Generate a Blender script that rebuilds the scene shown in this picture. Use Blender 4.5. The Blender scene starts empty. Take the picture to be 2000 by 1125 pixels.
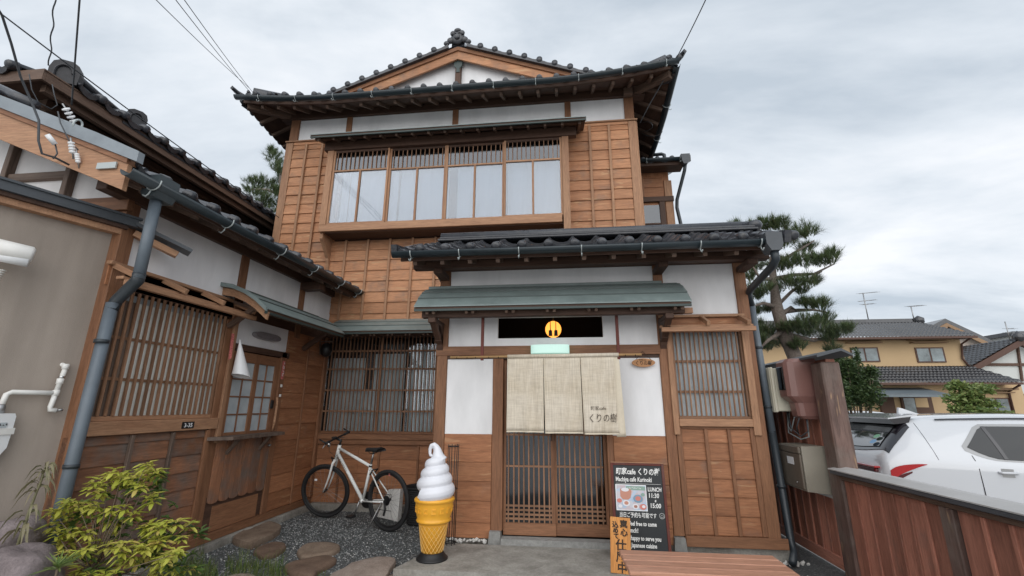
import bpy, bmesh, math, random
import numpy as np
from mathutils import Vector, Matrix, Euler, noise as mnoise
random.seed(7)
R = math.radians
D = bpy.data
scene = bpy.context.scene
COL = scene.collection

# ------------------------------------------------------------------ camera
FPX, PITCH, YAW, ROLL = 865.0, R(14.93), R(6.49), R(0.22)
CAM = Vector((0, 0, 1.4))
cf = Vector((-math.sin(YAW)*math.cos(PITCH), math.cos(YAW)*math.cos(PITCH), math.sin(PITCH)))
cr = Vector((math.cos(YAW), math.sin(YAW), 0))
cu = cr.cross(cf)
cr2 = math.cos(ROLL)*cr + math.sin(ROLL)*cu
cu2 = cr2.cross(cf)
cam = D.cameras.new('camera')
cam.sensor_width = 36
cam.lens = FPX/2000*36
cam.clip_start = 0.05
cam.clip_end = 2000
camo = D.objects.new('camera', cam)
COL.objects.link(camo)
m = Matrix((cr2, cu2, -cf)).transposed().to_4x4()
m.translation = CAM
camo.matrix_world = m
scene.camera = camo

def at(px, py, X=None, Y=None, Z=None):
    """the point of the place seen at a pixel of the photograph, on a plane of known X, Y or Z (survey helper)"""
    d = cf + (px-1000)/FPX*cr2 - (py-562.5)/FPX*cu2
    i = 0 if X is not None else 1 if Y is not None else 2
    v = (X, Y, Z)[i]
    return CAM + d*((v-CAM[i])/d[i])

# ------------------------------------------------------------------ world, sun, exposure
SUN_EL, SUN_AZ = R(24), R(172)      # azimuth from +Y clockwise: behind the camera; a broad bright part of the overcast
world = D.worlds.new('World')
scene.world = world
world.use_nodes = True
nt = world.node_tree
nt.nodes.clear()
def N(nt, t, **kw):
    n = nt.nodes.new(t)
    for k, v in kw.items():
        if k.startswith('i_'):
            n.inputs[k[2:].replace('_', ' ')].default_value = v
        else:
            setattr(n, k, v)
    return n
def LK(nt, a, b): nt.links.new(a, b)
out = N(nt, 'ShaderNodeOutputWorld')
bg = N(nt, 'ShaderNodeBackground')
bg.inputs['Strength'].default_value = 0.1
sky = N(nt, 'ShaderNodeTexSky')
sky.sky_type = 'NISHITA'
sky.sun_disc = False
sky.sun_elevation = SUN_EL
sky.sun_rotation = SUN_AZ
sky.air_density = 1.0; sky.dust_density = 2.0
tc = N(nt, 'ShaderNodeTexCoord')
# overcast deck: direction divided by its height gives a flat cloud layer seen in perspective
sep = N(nt, 'ShaderNodeSeparateXYZ'); LK(nt, tc.outputs['Generated'], sep.inputs[0])
zz = N(nt, 'ShaderNodeMath', operation='MAXIMUM'); LK(nt, sep.outputs['Z'], zz.inputs[0]); zz.inputs[1].default_value = 0.0
za = N(nt, 'ShaderNodeMath', operation='ADD'); LK(nt, zz.outputs[0], za.inputs[0]); za.inputs[1].default_value = 0.22
div = N(nt, 'ShaderNodeVectorMath', operation='DIVIDE'); LK(nt, tc.outputs['Generated'], div.inputs[0])
cmb = N(nt, 'ShaderNodeCombineXYZ')
for i in range(3): LK(nt, za.outputs[0], cmb.inputs[i])
LK(nt, cmb.outputs[0], div.inputs[1])
mp = N(nt, 'ShaderNodeMapping'); LK(nt, div.outputs[0], mp.inputs[0])
mp.inputs['Scale'].default_value = (0.85, 1.35, 0.5); mp.inputs['Location'].default_value = (3.1, 0.7, 0); mp.inputs['Rotation'].default_value = (0, 0, R(-24))
n1 = N(nt, 'ShaderNodeTexNoise'); LK(nt, mp.outputs[0], n1.inputs['Vector'])
n1.inputs['Scale'].default_value = 1.25; n1.inputs['Detail'].default_value = 7; n1.inputs['Roughness'].default_value = 0.57; n1.inputs['Distortion'].default_value = 0.25
r1 = N(nt, 'ShaderNodeValToRGB'); LK(nt, n1.outputs['Fac'], r1.inputs[0])
r1.color_ramp.elements[0].position = 0.34; r1.color_ramp.elements[0].color = (3.4, 3.85, 4.35, 1)
r1.color_ramp.elements[1].position = 0.64; r1.color_ramp.elements[1].color = (6.0, 6.15, 6.4, 1)
e = r1.color_ramp.elements.new(0.5); e.color = (4.85, 5.2, 5.6, 1)
mixs = N(nt, 'ShaderNodeMix', data_type='RGBA'); mixs.inputs['Factor'].default_value = 0.96
LK(nt, sky.outputs[0], mixs.inputs['A']); LK(nt, r1.outputs[0], mixs.inputs['B'])
LK(nt, mixs.outputs['Result'], bg.inputs['Color'])
LK(nt, bg.outputs[0], out.inputs[0])

sl = D.lights.new('sun', 'SUN')
sl.energy = 1.2
sl.angle = R(95)
sl.color = (1.0, 0.975, 0.94)
so = D.objects.new('sun', sl)
COL.objects.link(so)
sd = Vector((math.sin(SUN_AZ)*math.cos(SUN_EL), math.cos(SUN_AZ)*math.cos(SUN_EL), math.sin(SUN_EL)))
so.rotation_euler = sd.to_track_quat('Z', 'Y').to_euler()
scene.view_settings.view_transform = 'Standard'
scene.view_settings.look = 'None'
scene.view_settings.gamma = 1
scene.view_settings.use_curve_mapping = False
scene.view_settings.exposure = 0.74

# ------------------------------------------------------------------ materials
def newmat(name):
    m = D.materials.new(name); m.use_nodes = True
    nt = m.node_tree; nt.nodes.clear()
    o = N(nt, 'ShaderNodeOutputMaterial'); b = N(nt, 'ShaderNodeBsdfPrincipled')
    LK(nt, b.outputs[0], o.inputs[0])
    return m, nt, b
def objvec(nt, scale=(1, 1, 1), rnd=True):
    tc = N(nt, 'ShaderNodeTexCoord')
    mp = N(nt, 'ShaderNodeMapping'); mp.inputs['Scale'].default_value = scale
    if rnd:
        oi = N(nt, 'ShaderNodeObjectInfo')
        mu = N(nt, 'ShaderNodeMath', operation='MULTIPLY'); mu.inputs[1].default_value = 37.0
        LK(nt, oi.outputs['Random'], mu.inputs[0])
        ad = N(nt, 'ShaderNodeVectorMath', operation='ADD')
        LK(nt, tc.outputs['Object'], ad.inputs[0]); LK(nt, mu.outputs[0], ad.inputs[1])
        LK(nt, ad.outputs[0], mp.inputs[0])
    else:
        LK(nt, tc.outputs['Object'], mp.inputs[0])
    return mp.outputs[0]
def noise(nt, vec, scale=5, detail=4, rough=0.6, dist=0.0):
    n = N(nt, 'ShaderNodeTexNoise'); LK(nt, vec, n.inputs['Vector'])
    n.inputs['Scale'].default_value = scale; n.inputs['Detail'].default_value = detail
    n.inputs['Roughness'].default_value = rough; n.inputs['Distortion'].default_value = dist
    return n.outputs['Fac']
def ramp(nt, fac, stops):
    r = N(nt, 'ShaderNodeValToRGB'); LK(nt, fac, r.inputs[0])
    el = r.color_ramp.elements
    while len(el) < len(stops): el.new(0.5)
    for e, (p, c) in zip(el, stops):
        e.position = p; e.color = (*c, 1) if len(c) == 3 else c
    return r.outputs[0]
def mixc(nt, fac, a, b, mode='MIX'):
    mx = N(nt, 'ShaderNodeMix', data_type='RGBA', blend_type=mode)
    if isinstance(fac, (int, float)): mx.inputs['Factor'].default_value = fac
    else: LK(nt, fac, mx.inputs['Factor'])
    for k, v in (('A', a), ('B', b)):
        if isinstance(v, tuple): mx.inputs[k].default_value = (*v, 1) if len(v) == 3 else v
        else: LK(nt, v, mx.inputs[k])
    return mx.outputs['Result']
def bump(nt, b, h, strength=0.3, dist=0.01):
    bp = N(nt, 'ShaderNodeBump'); bp.inputs['Strength'].default_value = strength; bp.inputs['Distance'].default_value = dist
    LK(nt, h, bp.inputs['Height']); LK(nt, bp.outputs[0], b.inputs['Normal'])

def wood(name, light, dark, axis, rough=0.62, vary=0.5, fade=0.0, peel=0.0, grain=1.0):
    """light/dark: colour pair of the grain; fade: share of grey weathering; peel: pale worn flecks along the grain"""
    m, nt, b = newmat(name)
    long = {'x': (0.09, 1, 1), 'y': (1, 0.09, 1), 'z': (1, 1, 0.09)}[axis]
    v = objvec(nt, tuple(c*grain for c in long))
    broad = noise(nt, v, 9, 3, 0.5, 1.2)
    fine = noise(nt, v, 85, 4, 0.7, 0.3)
    c = ramp(nt, broad, [(0.25, dark), (0.5, tuple((a+b_)/2 for a, b_ in zip(light, dark))), (0.75, light)])
    fr = ramp(nt, fine, [(0.3, (0.62,)*3), (0.62, (1.12,)*3)])
    c = mixc(nt, 0.8, c, fr, 'MULTIPLY')
    oi = N(nt, 'ShaderNodeObjectInfo')
    vr = ramp(nt, oi.outputs['Random'], [(0, (1-0.42*vary, 1-0.45*vary, 1-0.48*vary)), (1, (1+0.30*vary, 1+0.24*vary, 1+0.2*vary))])
    c = mixc(nt, 1.0, c, vr, 'MULTIPLY')
    if peel:
        pv = objvec(nt, {'x': (0.14, 1, 1), 'y': (1, 0.14, 1), 'z': (1, 1, 0.14)}[axis])
        p1 = noise(nt, pv, 26, 2, 0.5, 0.6)
        p2 = noise(nt, objvec(nt), 3.2, 2, 0.5)
        ml = N(nt, 'ShaderNodeMath', operation='MULTIPLY'); LK(nt, ramp(nt, p1, [(0.60, (0,)*3), (0.67, (1,)*3)]), ml.inputs[0]); LK(nt, ramp(nt, p2, [(0.46, (0,)*3), (0.62, (1,)*3)]), ml.inputs[1])
        m2 = N(nt, 'ShaderNodeMath', operation='MULTIPLY'); LK(nt, ml.outputs[0], m2.inputs[0]); m2.inputs[1].default_value = peel
        c = mixc(nt, m2.outputs[0], c, (0.56, 0.36, 0.20))
    if fade:
        f1 = noise(nt, objvec(nt, (1, 1, 1)), 2.6, 5, 0.65)
        lo = 0.62-0.3*fade
        ff = ramp(nt, f1, [(lo, (0,)*3), (lo+0.22, (min(1, 0.4+fade),)*3)])
        c = mixc(nt, ff, c, mixc(nt, 0.7, (0.17, 0.135, 0.115), fr, 'MULTIPLY'))
    LK(nt, c, b.inputs['Base Color'])
    b.inputs['Roughness'].default_value = rough
    b.inputs['Specular IOR Level'].default_value = 0.35
    bump(nt, b, fine, 0.35, 0.004)
    return m
def simple(name, col, rough=0.6, metal=0.0, nscale=0, namp=0.15, bumpd=0, spec=0.5, coat=0):
    m, nt, b = newmat(name)
    if nscale:
        f = noise(nt, objvec(nt), nscale, 6, 0.65)
        c = ramp(nt, f, [(0.25, tuple(x*(1-namp) for x in col)), (0.75, tuple(min(1, x*(1+namp)) for x in col))])
        LK(nt, c, b.inputs['Base Color'])
        if bumpd: bump(nt, b, f, 0.5, bumpd)
    else:
        b.inputs['Base Color'].default_value = (*col, 1)
    b.inputs['Roughness'].default_value = rough; b.inputs['Metallic'].default_value = metal
    b.inputs['Specular IOR Level'].default_value = spec
    if coat: b.inputs['Coat Weight'].default_value = coat; b.inputs['Coat Roughness'].default_value = 0.04
    return m
def emis(name, col, s, base=(0.8, 0.8, 0.8)):
    m, nt, b = newmat(name)
    b.inputs['Base Color'].default_value = (*base, 1); b.inputs['Roughness'].default_value = 0.4
    b.inputs['Emission Color'].default_value = (*col, 1); b.inputs['Emission Strength'].default_value = s
    return m
M = {}
def woodset(key, *a, **k):
    for ax in 'xyz': M[key+'_'+ax] = wood(key+'_'+ax, *a, axis=ax, **k)
woodset('post', (0.30, 0.150, 0.080), (0.195, 0.090, 0.048), vary=0.35)
woodset('beam', (0.110, 0.060, 0.040), (0.058, 0.032, 0.023), vary=0.4)
woodset('trim', (0.44, 0.255, 0.150), (0.32, 0.170, 0.098), vary=0.3)
woodset('plank_up', (0.57, 0.295, 0.160), (0.38, 0.178, 0.090), vary=0.34, peel=0.8, fade=0.28)
woodset('plank', (0.43, 0.200, 0.100), (0.285, 0.122, 0.060), vary=0.45, fade=0.16, peel=0.35)
woodset('plank_old', (0.37, 0.180, 0.100), (0.19, 0.092, 0.055), vary=0.8, fade=0.6)
woodset('post_old', (0.22, 0.140, 0.118), (0.09, 0.056, 0.047), vary=0.3, fade=0.5, peel=0.4)
woodset('grey_wood', (0.235, 0.175, 0.14), (0.10, 0.07, 0.055), vary=0.5, fade=0.3)
woodset('fence', (0.46, 0.205, 0.145), (0.30, 0.125, 0.088), vary=0.8, fade=0.15)
woodset('slat', (0.31, 0.175, 0.105), (0.20, 0.108, 0.064), vary=0.5)
woodset('rafter', (0.185, 0.120, 0.088), (0.105, 0.068, 0.050), vary=0.4)
woodset('bench', (0.52, 0.28, 0.19), (0.40, 0.20, 0.13), vary=0.25, rough=0.5)
woodset('sign', (0.72, 0.34, 0.10), (0.58, 0.235, 0.06), vary=0.1)
woodset('redwood', (0.165, 0.042, 0.03), (0.08, 0.02, 0.016), vary=0.2, fade=0.2)

def plaster_mat(name, col, dirt=0.1):
    m, nt, b = newmat(name)
    f = noise(nt, objvec(nt, (1, 1, 0.35)), 2.2, 6, 0.62)
    c = ramp(nt, f, [(0.3, tuple(x*(1-dirt) for x in col)), (0.62, col)])
    LK(nt, c, b.inputs['Base Color']); b.inputs['Roughness'].default_value = 0.9
    bump(nt, b, noise(nt, objvec(nt), 130, 3, 0.6), 0.12, 0.003)
    return m
M['plaster'] = plaster_mat('plaster', (0.84, 0.84, 0.85), 0.2)
def stucco():
    m, nt, b = newmat('grey_stucco')
    f = noise(nt, objvec(nt, (1, 1, 0.5), False), 1.6, 6, 0.65)
    s = noise(nt, objvec(nt, (4, 4, 0.25), False), 1.4, 4, 0.6)
    c = ramp(nt, f, [(0.3, (0.29, 0.245, 0.208)), (0.7, (0.365, 0.312, 0.268))])
    c = mixc(nt, 0.45, c, ramp(nt, s, [(0.35, (0.74,)*3), (0.6, (1.05,)*3)]), 'MULTIPLY')
    LK(nt, c, b.inputs['Base Color']); b.inputs['Roughness'].default_value = 0.95
    bump(nt, b, noise(nt, objvec(nt, rnd=False), 160, 4, 0.7), 0.5, 0.004)
    return m
M['stucco'] = stucco()
def tile_mat():
    m, nt, b = newmat('glazed_tile')
    oi = N(nt, 'ShaderNodeObjectInfo')
    c = ramp(nt, oi.outputs['Random'], [(0, (0.022, 0.024, 0.030)), (1, (0.055, 0.058, 0.068))])
    f = noise(nt, objvec(nt), 14, 5, 0.7)
    c = mixc(nt, ramp(nt, f, [(0.5, (0,)*3), (0.75, (0.55,)*3)]), c, (0.11, 0.105, 0.10))
    LK(nt, c, b.inputs['Base Color'])
    LK(nt, ramp(nt, f, [(0.3, (0.22,)*3), (0.7, (0.42,)*3)]), b.inputs['Roughness'])
    b.inputs['Specular IOR Level'].default_value = 0.6
    bump(nt, b, f, 0.2, 0.004)
    return m
M['tile'] = tile_mat()
M['tile_dark'] = simple('tile_dark', (0.018, 0.018, 0.022), 0.55, 0, 20, 0.4)
M['tile_far'] = simple('tile_far', (0.04, 0.041, 0.046), 0.22, 0, 3, 0.5, spec=0.8)
M['green_metal'] = simple('green_metal', (0.19, 0.235, 0.23), 0.42, 0.0, 5, 0.22, spec=0.5)
M['dark_green'] = simple('dark_green', (0.035, 0.055, 0.052), 0.5)
M['gutter'] = simple('gutter', (0.022, 0.032, 0.038), 0.32, 0, 7, 0.25)
M['pipe_grey'] = simple('pipe_grey', (0.115, 0.14, 0.165), 0.42, 0, 6, 0.15)
M['pipe_dark'] = simple('pipe_dark', (0.03, 0.038, 0.045), 0.4, 0, 6, 0.15)
M['hook'] = simple('hook', (0.42, 0.46, 0.46), 0.5, 0.3)
M['grey_sheet'] = simple('grey_sheet', (0.21, 0.24, 0.265), 0.4, 0, 3, 0.3)
M['cap_metal'] = simple('cap_metal', (0.42, 0.41, 0.40), 0.5, 0, 3, 0.15)
M['dark_sheet'] = simple('dark_sheet', (0.06, 0.068, 0.078), 0.45, 0, 3, 0.2)
M['black'] = simple('black', (0.012, 0.012, 0.013), 0.5)
M['rubber'] = simple('rubber', (0.016, 0.016, 0.017), 0.75, 0, 60, 0.3)
M['interior'] = simple('interior', (0.02, 0.017, 0.016), 0.9)
M['white_gloss'] = simple('white_gloss', (0.80, 0.81, 0.82), 0.3)
M['white_plastic'] = simple('white_plastic', (0.76, 0.75, 0.72), 0.45, 0, 9, 0.06)
M['chrome'] = simple('chrome', (0.6, 0.6, 0.6), 0.22, 1.0)
M['steel'] = simple('steel', (0.35, 0.35, 0.35), 0.4, 0.9)
M['curtain'] = simple('curtain', (0.30, 0.32, 0.345), 0.9, 0, 3, 0.08)
M['cloth_pale'] = simple('cloth_pale', (0.66, 0.66, 0.62), 0.95, 0, 2, 0.12)
M['ink'] = simple('ink', (0.045, 0.030, 0.022), 0.9)
M['chalk'] = emis('chalk_tmp', (0, 0, 0), 0, (0.82, 0.82, 0.80))
def glass(name, tint, refl, rough=0.02):
    m = D.materials.new(name); m.use_nodes = True; nt = m.node_tree; nt.nodes.clear()
    o = N(nt, 'ShaderNodeOutputMaterial'); mx = N(nt, 'ShaderNodeMixShader')
    t = N(nt, 'ShaderNodeBsdfTransparent'); t.inputs[0].default_value = (*tint, 1)
    g = N(nt, 'ShaderNodeBsdfGlossy'); g.inputs['Roughness'].default_value = rough
    g.inputs['Color'].default_value = (0.92, 0.95, 1, 1)
    fr = N(nt, 'ShaderNodeFresnel'); fr.inputs['IOR'].default_value = 1.5
    ad = N(nt, 'ShaderNodeMath', operation='ADD', use_clamp=True); LK(nt, fr.outputs[0], ad.inputs[0]); ad.inputs[1].default_value = refl
    # old drawn glass: slightly wavy
    bp = N(nt, 'ShaderNodeBump'); bp.inputs['Strength'].default_value = 0.12; bp.inputs['Distance'].default_value = 0.01
    LK(nt, noise(nt, objvec(nt), 4, 1, 0.4), bp.inputs['Height']); LK(nt, bp.outputs[0], g.inputs['Normal'])
    LK(nt, ad.outputs[0], mx.inputs[0]); LK(nt, t.outputs[0], mx.inputs[1]); LK(nt, g.outputs[0], mx.inputs[2])
    LK(nt, mx.outputs[0], o.inputs[0])
    return m
M['glass'] = glass('window_glass', (0.86, 0.90, 0.94), 0.09)
M['glass_dark'] = glass('dark_glass', (0.22, 0.26, 0.30), 0.07, 0.08)
M['glass_clear'] = glass('clear_glass', (0.85, 0.88, 0.9), 0.03)
def frosted():
    m, nt, b = newmat('frosted_glass')
    f = noise(nt, objvec(nt), 4, 4, 0.6)
    LK(nt, ramp(nt, f, [(0.3, (0.32, 0.37, 0.40)), (0.7, (0.52, 0.57, 0.59))]), b.inputs['Base Color'])
    b.inputs['Roughness'].default_value = 0.28
    return m
M['frosted'] = frosted()

# ------------------------------------------------------------------ object helpers (everything is given in world metres)
WM = {}
FR = [Matrix.Identity(4)]
def thing(name, label, cat, loc=(0, 0, 0), group=None, kind=None):
    o = D.objects.new(name, None); COL.objects.link(o)
    o.empty_display_size = 0.2
    w = FR[-1] @ Matrix.Translation(loc)
    o.matrix_world = w; WM[o.name] = w
    o['label'] = label; o['category'] = cat
    if group: o['group'] = group
    return o
def tag(o, label=None, cat=None, group=None, kind=None):
    for k, v in (('label', label), ('category', cat), ('group', group), ('kind', kind)):
        if v: o[k] = v
    return o
def link(name, me, parent=None, w=None, mat=None, smooth=None):
    if mat is not None and not me.materials: me.materials.append((M[mat] if mat in M else M[mat+'_x']) if isinstance(mat, str) else mat)
    o = D.objects.new(name, me); COL.objects.link(o)
    w = FR[-1] @ (w or Matrix.Identity(4))
    if parent is not None:
        o.parent = parent
        o.matrix_parent_inverse = WM[parent.name].inverted()
    o.matrix_basis = w if parent is not None else w
    WM[o.name] = w
    return o
def mk(verts, faces, smooth=False, name='shape'):
    me = D.meshes.new(name); me.from_pydata([tuple(v) for v in verts], [], faces); me.update()
    if smooth:
        me.polygons.foreach_set('use_smooth', [True]*len(me.polygons))
    return me
def centred(verts):
    c = sum((Vector(v) for v in verts), Vector())/len(verts)
    return [Vector(v)-c for v in verts], c
CACHE = {}
def boxmesh(sx, sy, sz, bev, mk_key):
    k = (round(sx, 4), round(sy, 4), round(sz, 4), bev, mk_key)
    if k in CACHE: return CACHE[k]
    hx, hy, hz = sx/2, sy/2, sz/2
    bm = bmesh.new(); bmesh.ops.create_cube(bm, size=1)
    for v in bm.verts: v.co = (v.co.x*sx, v.co.y*sy, v.co.z*sz)
    b = min(bev, min(sx, sy, sz)*0.3)
    if b > 0: bmesh.ops.bevel(bm, geom=list(bm.edges), offset=b, segments=1, affect='EDGES')
    me = D.meshes.new('shape'); bm.to_mesh(me); bm.free()
    CACHE[k] = me
    return me
def matfor(key, sx, sy, sz):
    if key+'_x' in M:
        return M[key+'_'+('x' if sx >= sy and sx >= sz else 'y' if sy >= sz else 'z')]
    return M[key]
def box(name, mat, parent, x0, x1, y0, y1, z0, z1, bev=0.0, rot=None):
    sx, sy, sz = abs(x1-x0), abs(y1-y0), abs(z1-z0)
    mt = matfor(mat, sx, sy, sz)
    me = boxmesh(sx, sy, sz, bev, mt.name)
    w = Matrix.Translation(((x0+x1)/2, (y0+y1)/2, (z0+z1)/2))
    if rot is not None: w = w @ rot
    return link(name, me, parent, w, mt)
def bar(name, mat, parent, a, b, wd, ht, bev=0.0, up=(0, 0, 1)):
    """rectangular bar from a to b"""
    a, b = Vector(a), Vector(b); d = b-a; L = d.length; d.normalize()
    u = Vector(up)
    if abs(d.dot(u)) > 0.99: u = Vector((0, 1, 0))
    s = d.cross(u).normalized(); u = s.cross(d)
    key = M[mat+'_x'] if mat+'_x' in M else M[mat]
    me = boxmesh(L, wd, ht, bev, key.name)
    w = Matrix((d, -s, u)).transposed().to_4x4(); w.translation = (a+b)/2
    return link(name, me, parent, w, key)
def prism(name, mat, parent, pts, axis, a, b, smooth=False):
    """polygon pts extruded along axis from a to b; pts are the two other coordinates in order"""
    n = len(pts); vs = []
    for t in (a, b):
        for p, q in pts:
            vs.append({'x': (t, p, q), 'y': (p, t, q), 'z': (p, q, t)}[axis])
    fs = [list(range(n))[::-1], list(range(n, 2*n))]+[[i, (i+1) % n, n+(i+1) % n, n+i] for i in range(n)]
    vs, c = centred(vs)
    me = mk(vs, fs)
    bm = bmesh.new(); bm.from_mesh(me); bmesh.ops.recalc_face_normals(bm, faces=bm.faces); bm.to_mesh(me); bm.free()
    key = M[mat] if mat in M else M[mat+'_'+axis]
    return link(name, me, parent, Matrix.Translation(c), key)
def meshobj(name, mat, parent, verts, faces, smooth=False):
    vs, c = centred(verts)
    return link(name, mk(vs, faces, smooth), parent, Matrix.Translation(c), mat)
def tubegeo(pts, rad, segs=8, closed=False):
    pts = [Vector(p) for p in pts]; n = len(pts)
    rad = rad if isinstance(rad, (list, tuple)) else [rad]*n
    vs, fs = [], []
    pu = None
    for i, p in enumerate(pts):
        if closed: t = pts[(i+1) % n]-pts[i-1]
        else: t = (pts[min(i+1, n-1)]-pts[max(i-1, 0)])
        t.normalize()
        if pu is None:
            u = t.orthogonal().normalized()
        else:
            u = (pu - t*pu.dot(t)).normalized()
        pu = u; v = t.cross(u)
        for k in range(segs):
            a = 2*math.pi*k/segs
            vs.append(p+rad[i]*(math.cos(a)*u+math.sin(a)*v))
    rng = n if closed else n-1
    for i in range(rng):
        j = (i+1) % n
        for k in range(segs):
            fs.append([i*segs+k, i*segs+(k+1) % segs, j*segs+(k+1) % segs, j*segs+k])
    if not closed:
        fs.append(list(range(segs))[::-1]); fs.append([(n-1)*segs+k for k in range(segs)])
    return vs, fs
def tube(name, mat, parent, pts, rad, segs=8, closed=False):
    vs, fs = tubegeo(pts, rad, segs, closed)
    return meshobj(name, mat, parent, vs, fs, True)
def merge(parts):
    V, Fc = [], []
    for vs, fs in parts:
        o = len(V); V += [tuple(v) for v in vs]; Fc += [[i+o for i in f] for f in fs]
    return V, Fc
def lathegeo(prof, segs=32, c=(0, 0, 0)):
    vs, fs = [], []
    for r, z in prof:
        for k in range(segs):
            a = 2*math.pi*k/segs; vs.append((c[0]+r*math.cos(a), c[1]+r*math.sin(a), c[2]+z))
    for i in range(len(prof)-1):
        for k in range(segs):
            fs.append([i*segs+k, i*segs+(k+1) % segs, (i+1)*segs+(k+1) % segs, (i+1)*segs+k])
    fs.append(list(range(segs))[::-1]); fs.append([(len(prof)-1)*segs+k for k in range(segs)])
    return vs, fs
def lathe(name, mat, parent, prof, c, segs=32):
    vs, fs = lathegeo(prof, segs, c)
    return meshobj(name, mat, parent, vs, fs, True)
def sweep(name, mat, parent, path, prof, smooth=True, cap=True, side=None):
    """prof: (s, z) offsets, s sideways (to the right of travel), z up"""
    path = [Vector(p) for p in path]; n = len(path); k = len(prof); vs, fs = [], []
    for i, p in enumerate(path):
        t = path[min(i+1, n-1)]-path[max(i-1, 0)]; t.z = 0; t.normalize()
        s = Vector((t.y, -t.x, 0))
        for a, z in prof: vs.append(p+s*a+Vector((0, 0, z)))
    for i in range(n-1):
        for j in range(k):
            fs.append([i*k+j, i*k+(j+1) % k, (i+1)*k+(j+1) % k, (i+1)*k+j])
    if cap: fs.append(list(range(k))[::-1]); fs.append([(n-1)*k+j for j in range(k)])
    vs, c = centred(vs); me = mk(vs, fs, smooth)
    bm = bmesh.new(); bm.from_mesh(me); bmesh.ops.recalc_face_normals(bm, faces=bm.faces); bm.to_mesh(me); bm.free()
    return link(name, me, parent, Matrix.Translation(c), mat)
def text(name, s, size, mat, parent, w, align='LEFT', offs=0.0, shear=0.0, jitter=0.0, sx=1.0, depth=0.001, warp=None, gap=1.0, vspace=1.0):
    cu = D.curves.new('lettering', 'FONT'); cu.body = s; cu.size = size; cu.align_x = align
    cu.offset = offs; cu.shear = shear; cu.extrude = depth/2; cu.resolution_u = 2; cu.space_character = gap; cu.space_line = vspace
    o = D.objects.new('tmp', cu); COL.objects.link(o)
    dg = bpy.context.evaluated_depsgraph_get()
    me = D.meshes.new_from_object(o.evaluated_get(dg))
    D.objects.remove(o); D.curves.remove(cu)
    me.materials.clear()
    for v in me.vertices:
        x, y = v.co.x*sx, v.co.y
        if jitter:
            q = mnoise.noise_vector(Vector((x/size*0.9, y/size*0.9, len(s)*1.7)))
            x += q.x*jitter*size; y += q.y*jitter*size
        v.co.x, v.co.y = x, y
    if warp:
        for v in me.vertices: v.co = warp(w @ v.co)
        w = Matrix.Identity(4)
    return link(name, me, parent, w, mat)
def strokes(name, n, size, mat, parent, w, sx=1.0):
    """a row of brush-like marks where the photograph's lettering is too small to read"""
    rr = random.Random(n*7+int(size*1000)); V, Fq = [], []
    for i in range(n):
        for k in range(3):
            x0 = (i+0.12)*size*0.62*sx+rr.uniform(0, 0.25)*size*sx; y0 = size*rr.uniform(0.05, 0.6); a = rr.choice((0.1, 1.5, 1.2, 0.3)); L = size*rr.uniform(0.3, 0.5)*min(1, sx); t = size*0.06
            d = Vector((math.cos(a), math.sin(a), 0))*L; s = Vector((-math.sin(a), math.cos(a), 0))*t; p = Vector((x0, y0, 0)); o = len(V)
            V += [p-s, p+d-s, p+d+s, p+s]; Fq.append([o, o+1, o+2, o+3])
    return tag(link(name, mk(V, Fq), parent, w, mat), kind='stuff')
XZ = Matrix.Rotation(R(90), 4, 'X')     # text upright facing -Y
def facing(px, py, pz, yaw=0.0, tilt=0.0):
    return Matrix.Translation((px, py, pz)) @ Matrix.Rotation(yaw, 4, 'Z') @ Matrix.Rotation(R(90)+tilt, 4, 'X')

# ------------------------------------------------------------------ building helpers
LAP = {}
def plankmesh(L, h, th, key):
    k = (round(L, 3), round(h, 3), th, key)
    if k not in LAP:
        # clapboard: thicker at the lower edge, tiny chamfer there; long axis x, outward -y
        pr = [(0, -h/2), (-th, -h/2), (-th-0.002, -h/2+0.006), (-th*0.45, h/2), (0, h/2)]
        vs = [(x, y, z) for x in (-L/2, L/2) for y, z in pr]
        n = 5
        fs = [list(range(n)), list(range(2*n-1, n-1, -1))]+[[i, n+i, n+(i+1) % n, (i+1) % n] for i in range(n)]
        LAP[k] = mk(vs, fs)
    return LAP[k]
def planks(parent, mat, wall, a0, a1, z0, z1, h, splits=(), face=0.0, th=0.020, hj=0.006):
    """horizontal clapboards on a wall. wall='y' -> plane Y=face looking -Y, a=x; wall='x' -> plane X=face looking +X, a=y"""
    cuts = [a0]+[s for s in splits if a0+0.03 < s < a1-0.03]+[a1]
    z = z0; i = 0
    while z < z1-0.01:
        hh = min(h, z1-z)
        for c0, c1 in zip(cuts, cuts[1:]):
            L = c1-c0-0.002
            me = plankmesh(L, hh-0.001, th, mat)
            jit = random.uniform(-hj, hj)*0.25
            w = Matrix.Translation(((c0+c1)/2, face+jit, z+hh/2)) if wall == 'y' else Matrix.Translation((face-jit, (c0+c1)/2, z+hh/2)) @ Matrix.Rotation(R(90), 4, 'Z')
            link('plank', me, parent, w, M[mat+'_x'])
        z += hh; i += 1
def wbox(name, mat, parent, wall, face, a0, a1, p0, p1, z0, z1, bev=0.003):
    """box on a wall; p = distance out from the wall face"""
    if wall == 'y': return box(name, mat, parent, a0, a1, face-p1, face-p0, z0, z1, bev)
    return box(name, mat, parent, face+p0, face+p1, a0, a1, z0, z1, bev)

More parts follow.
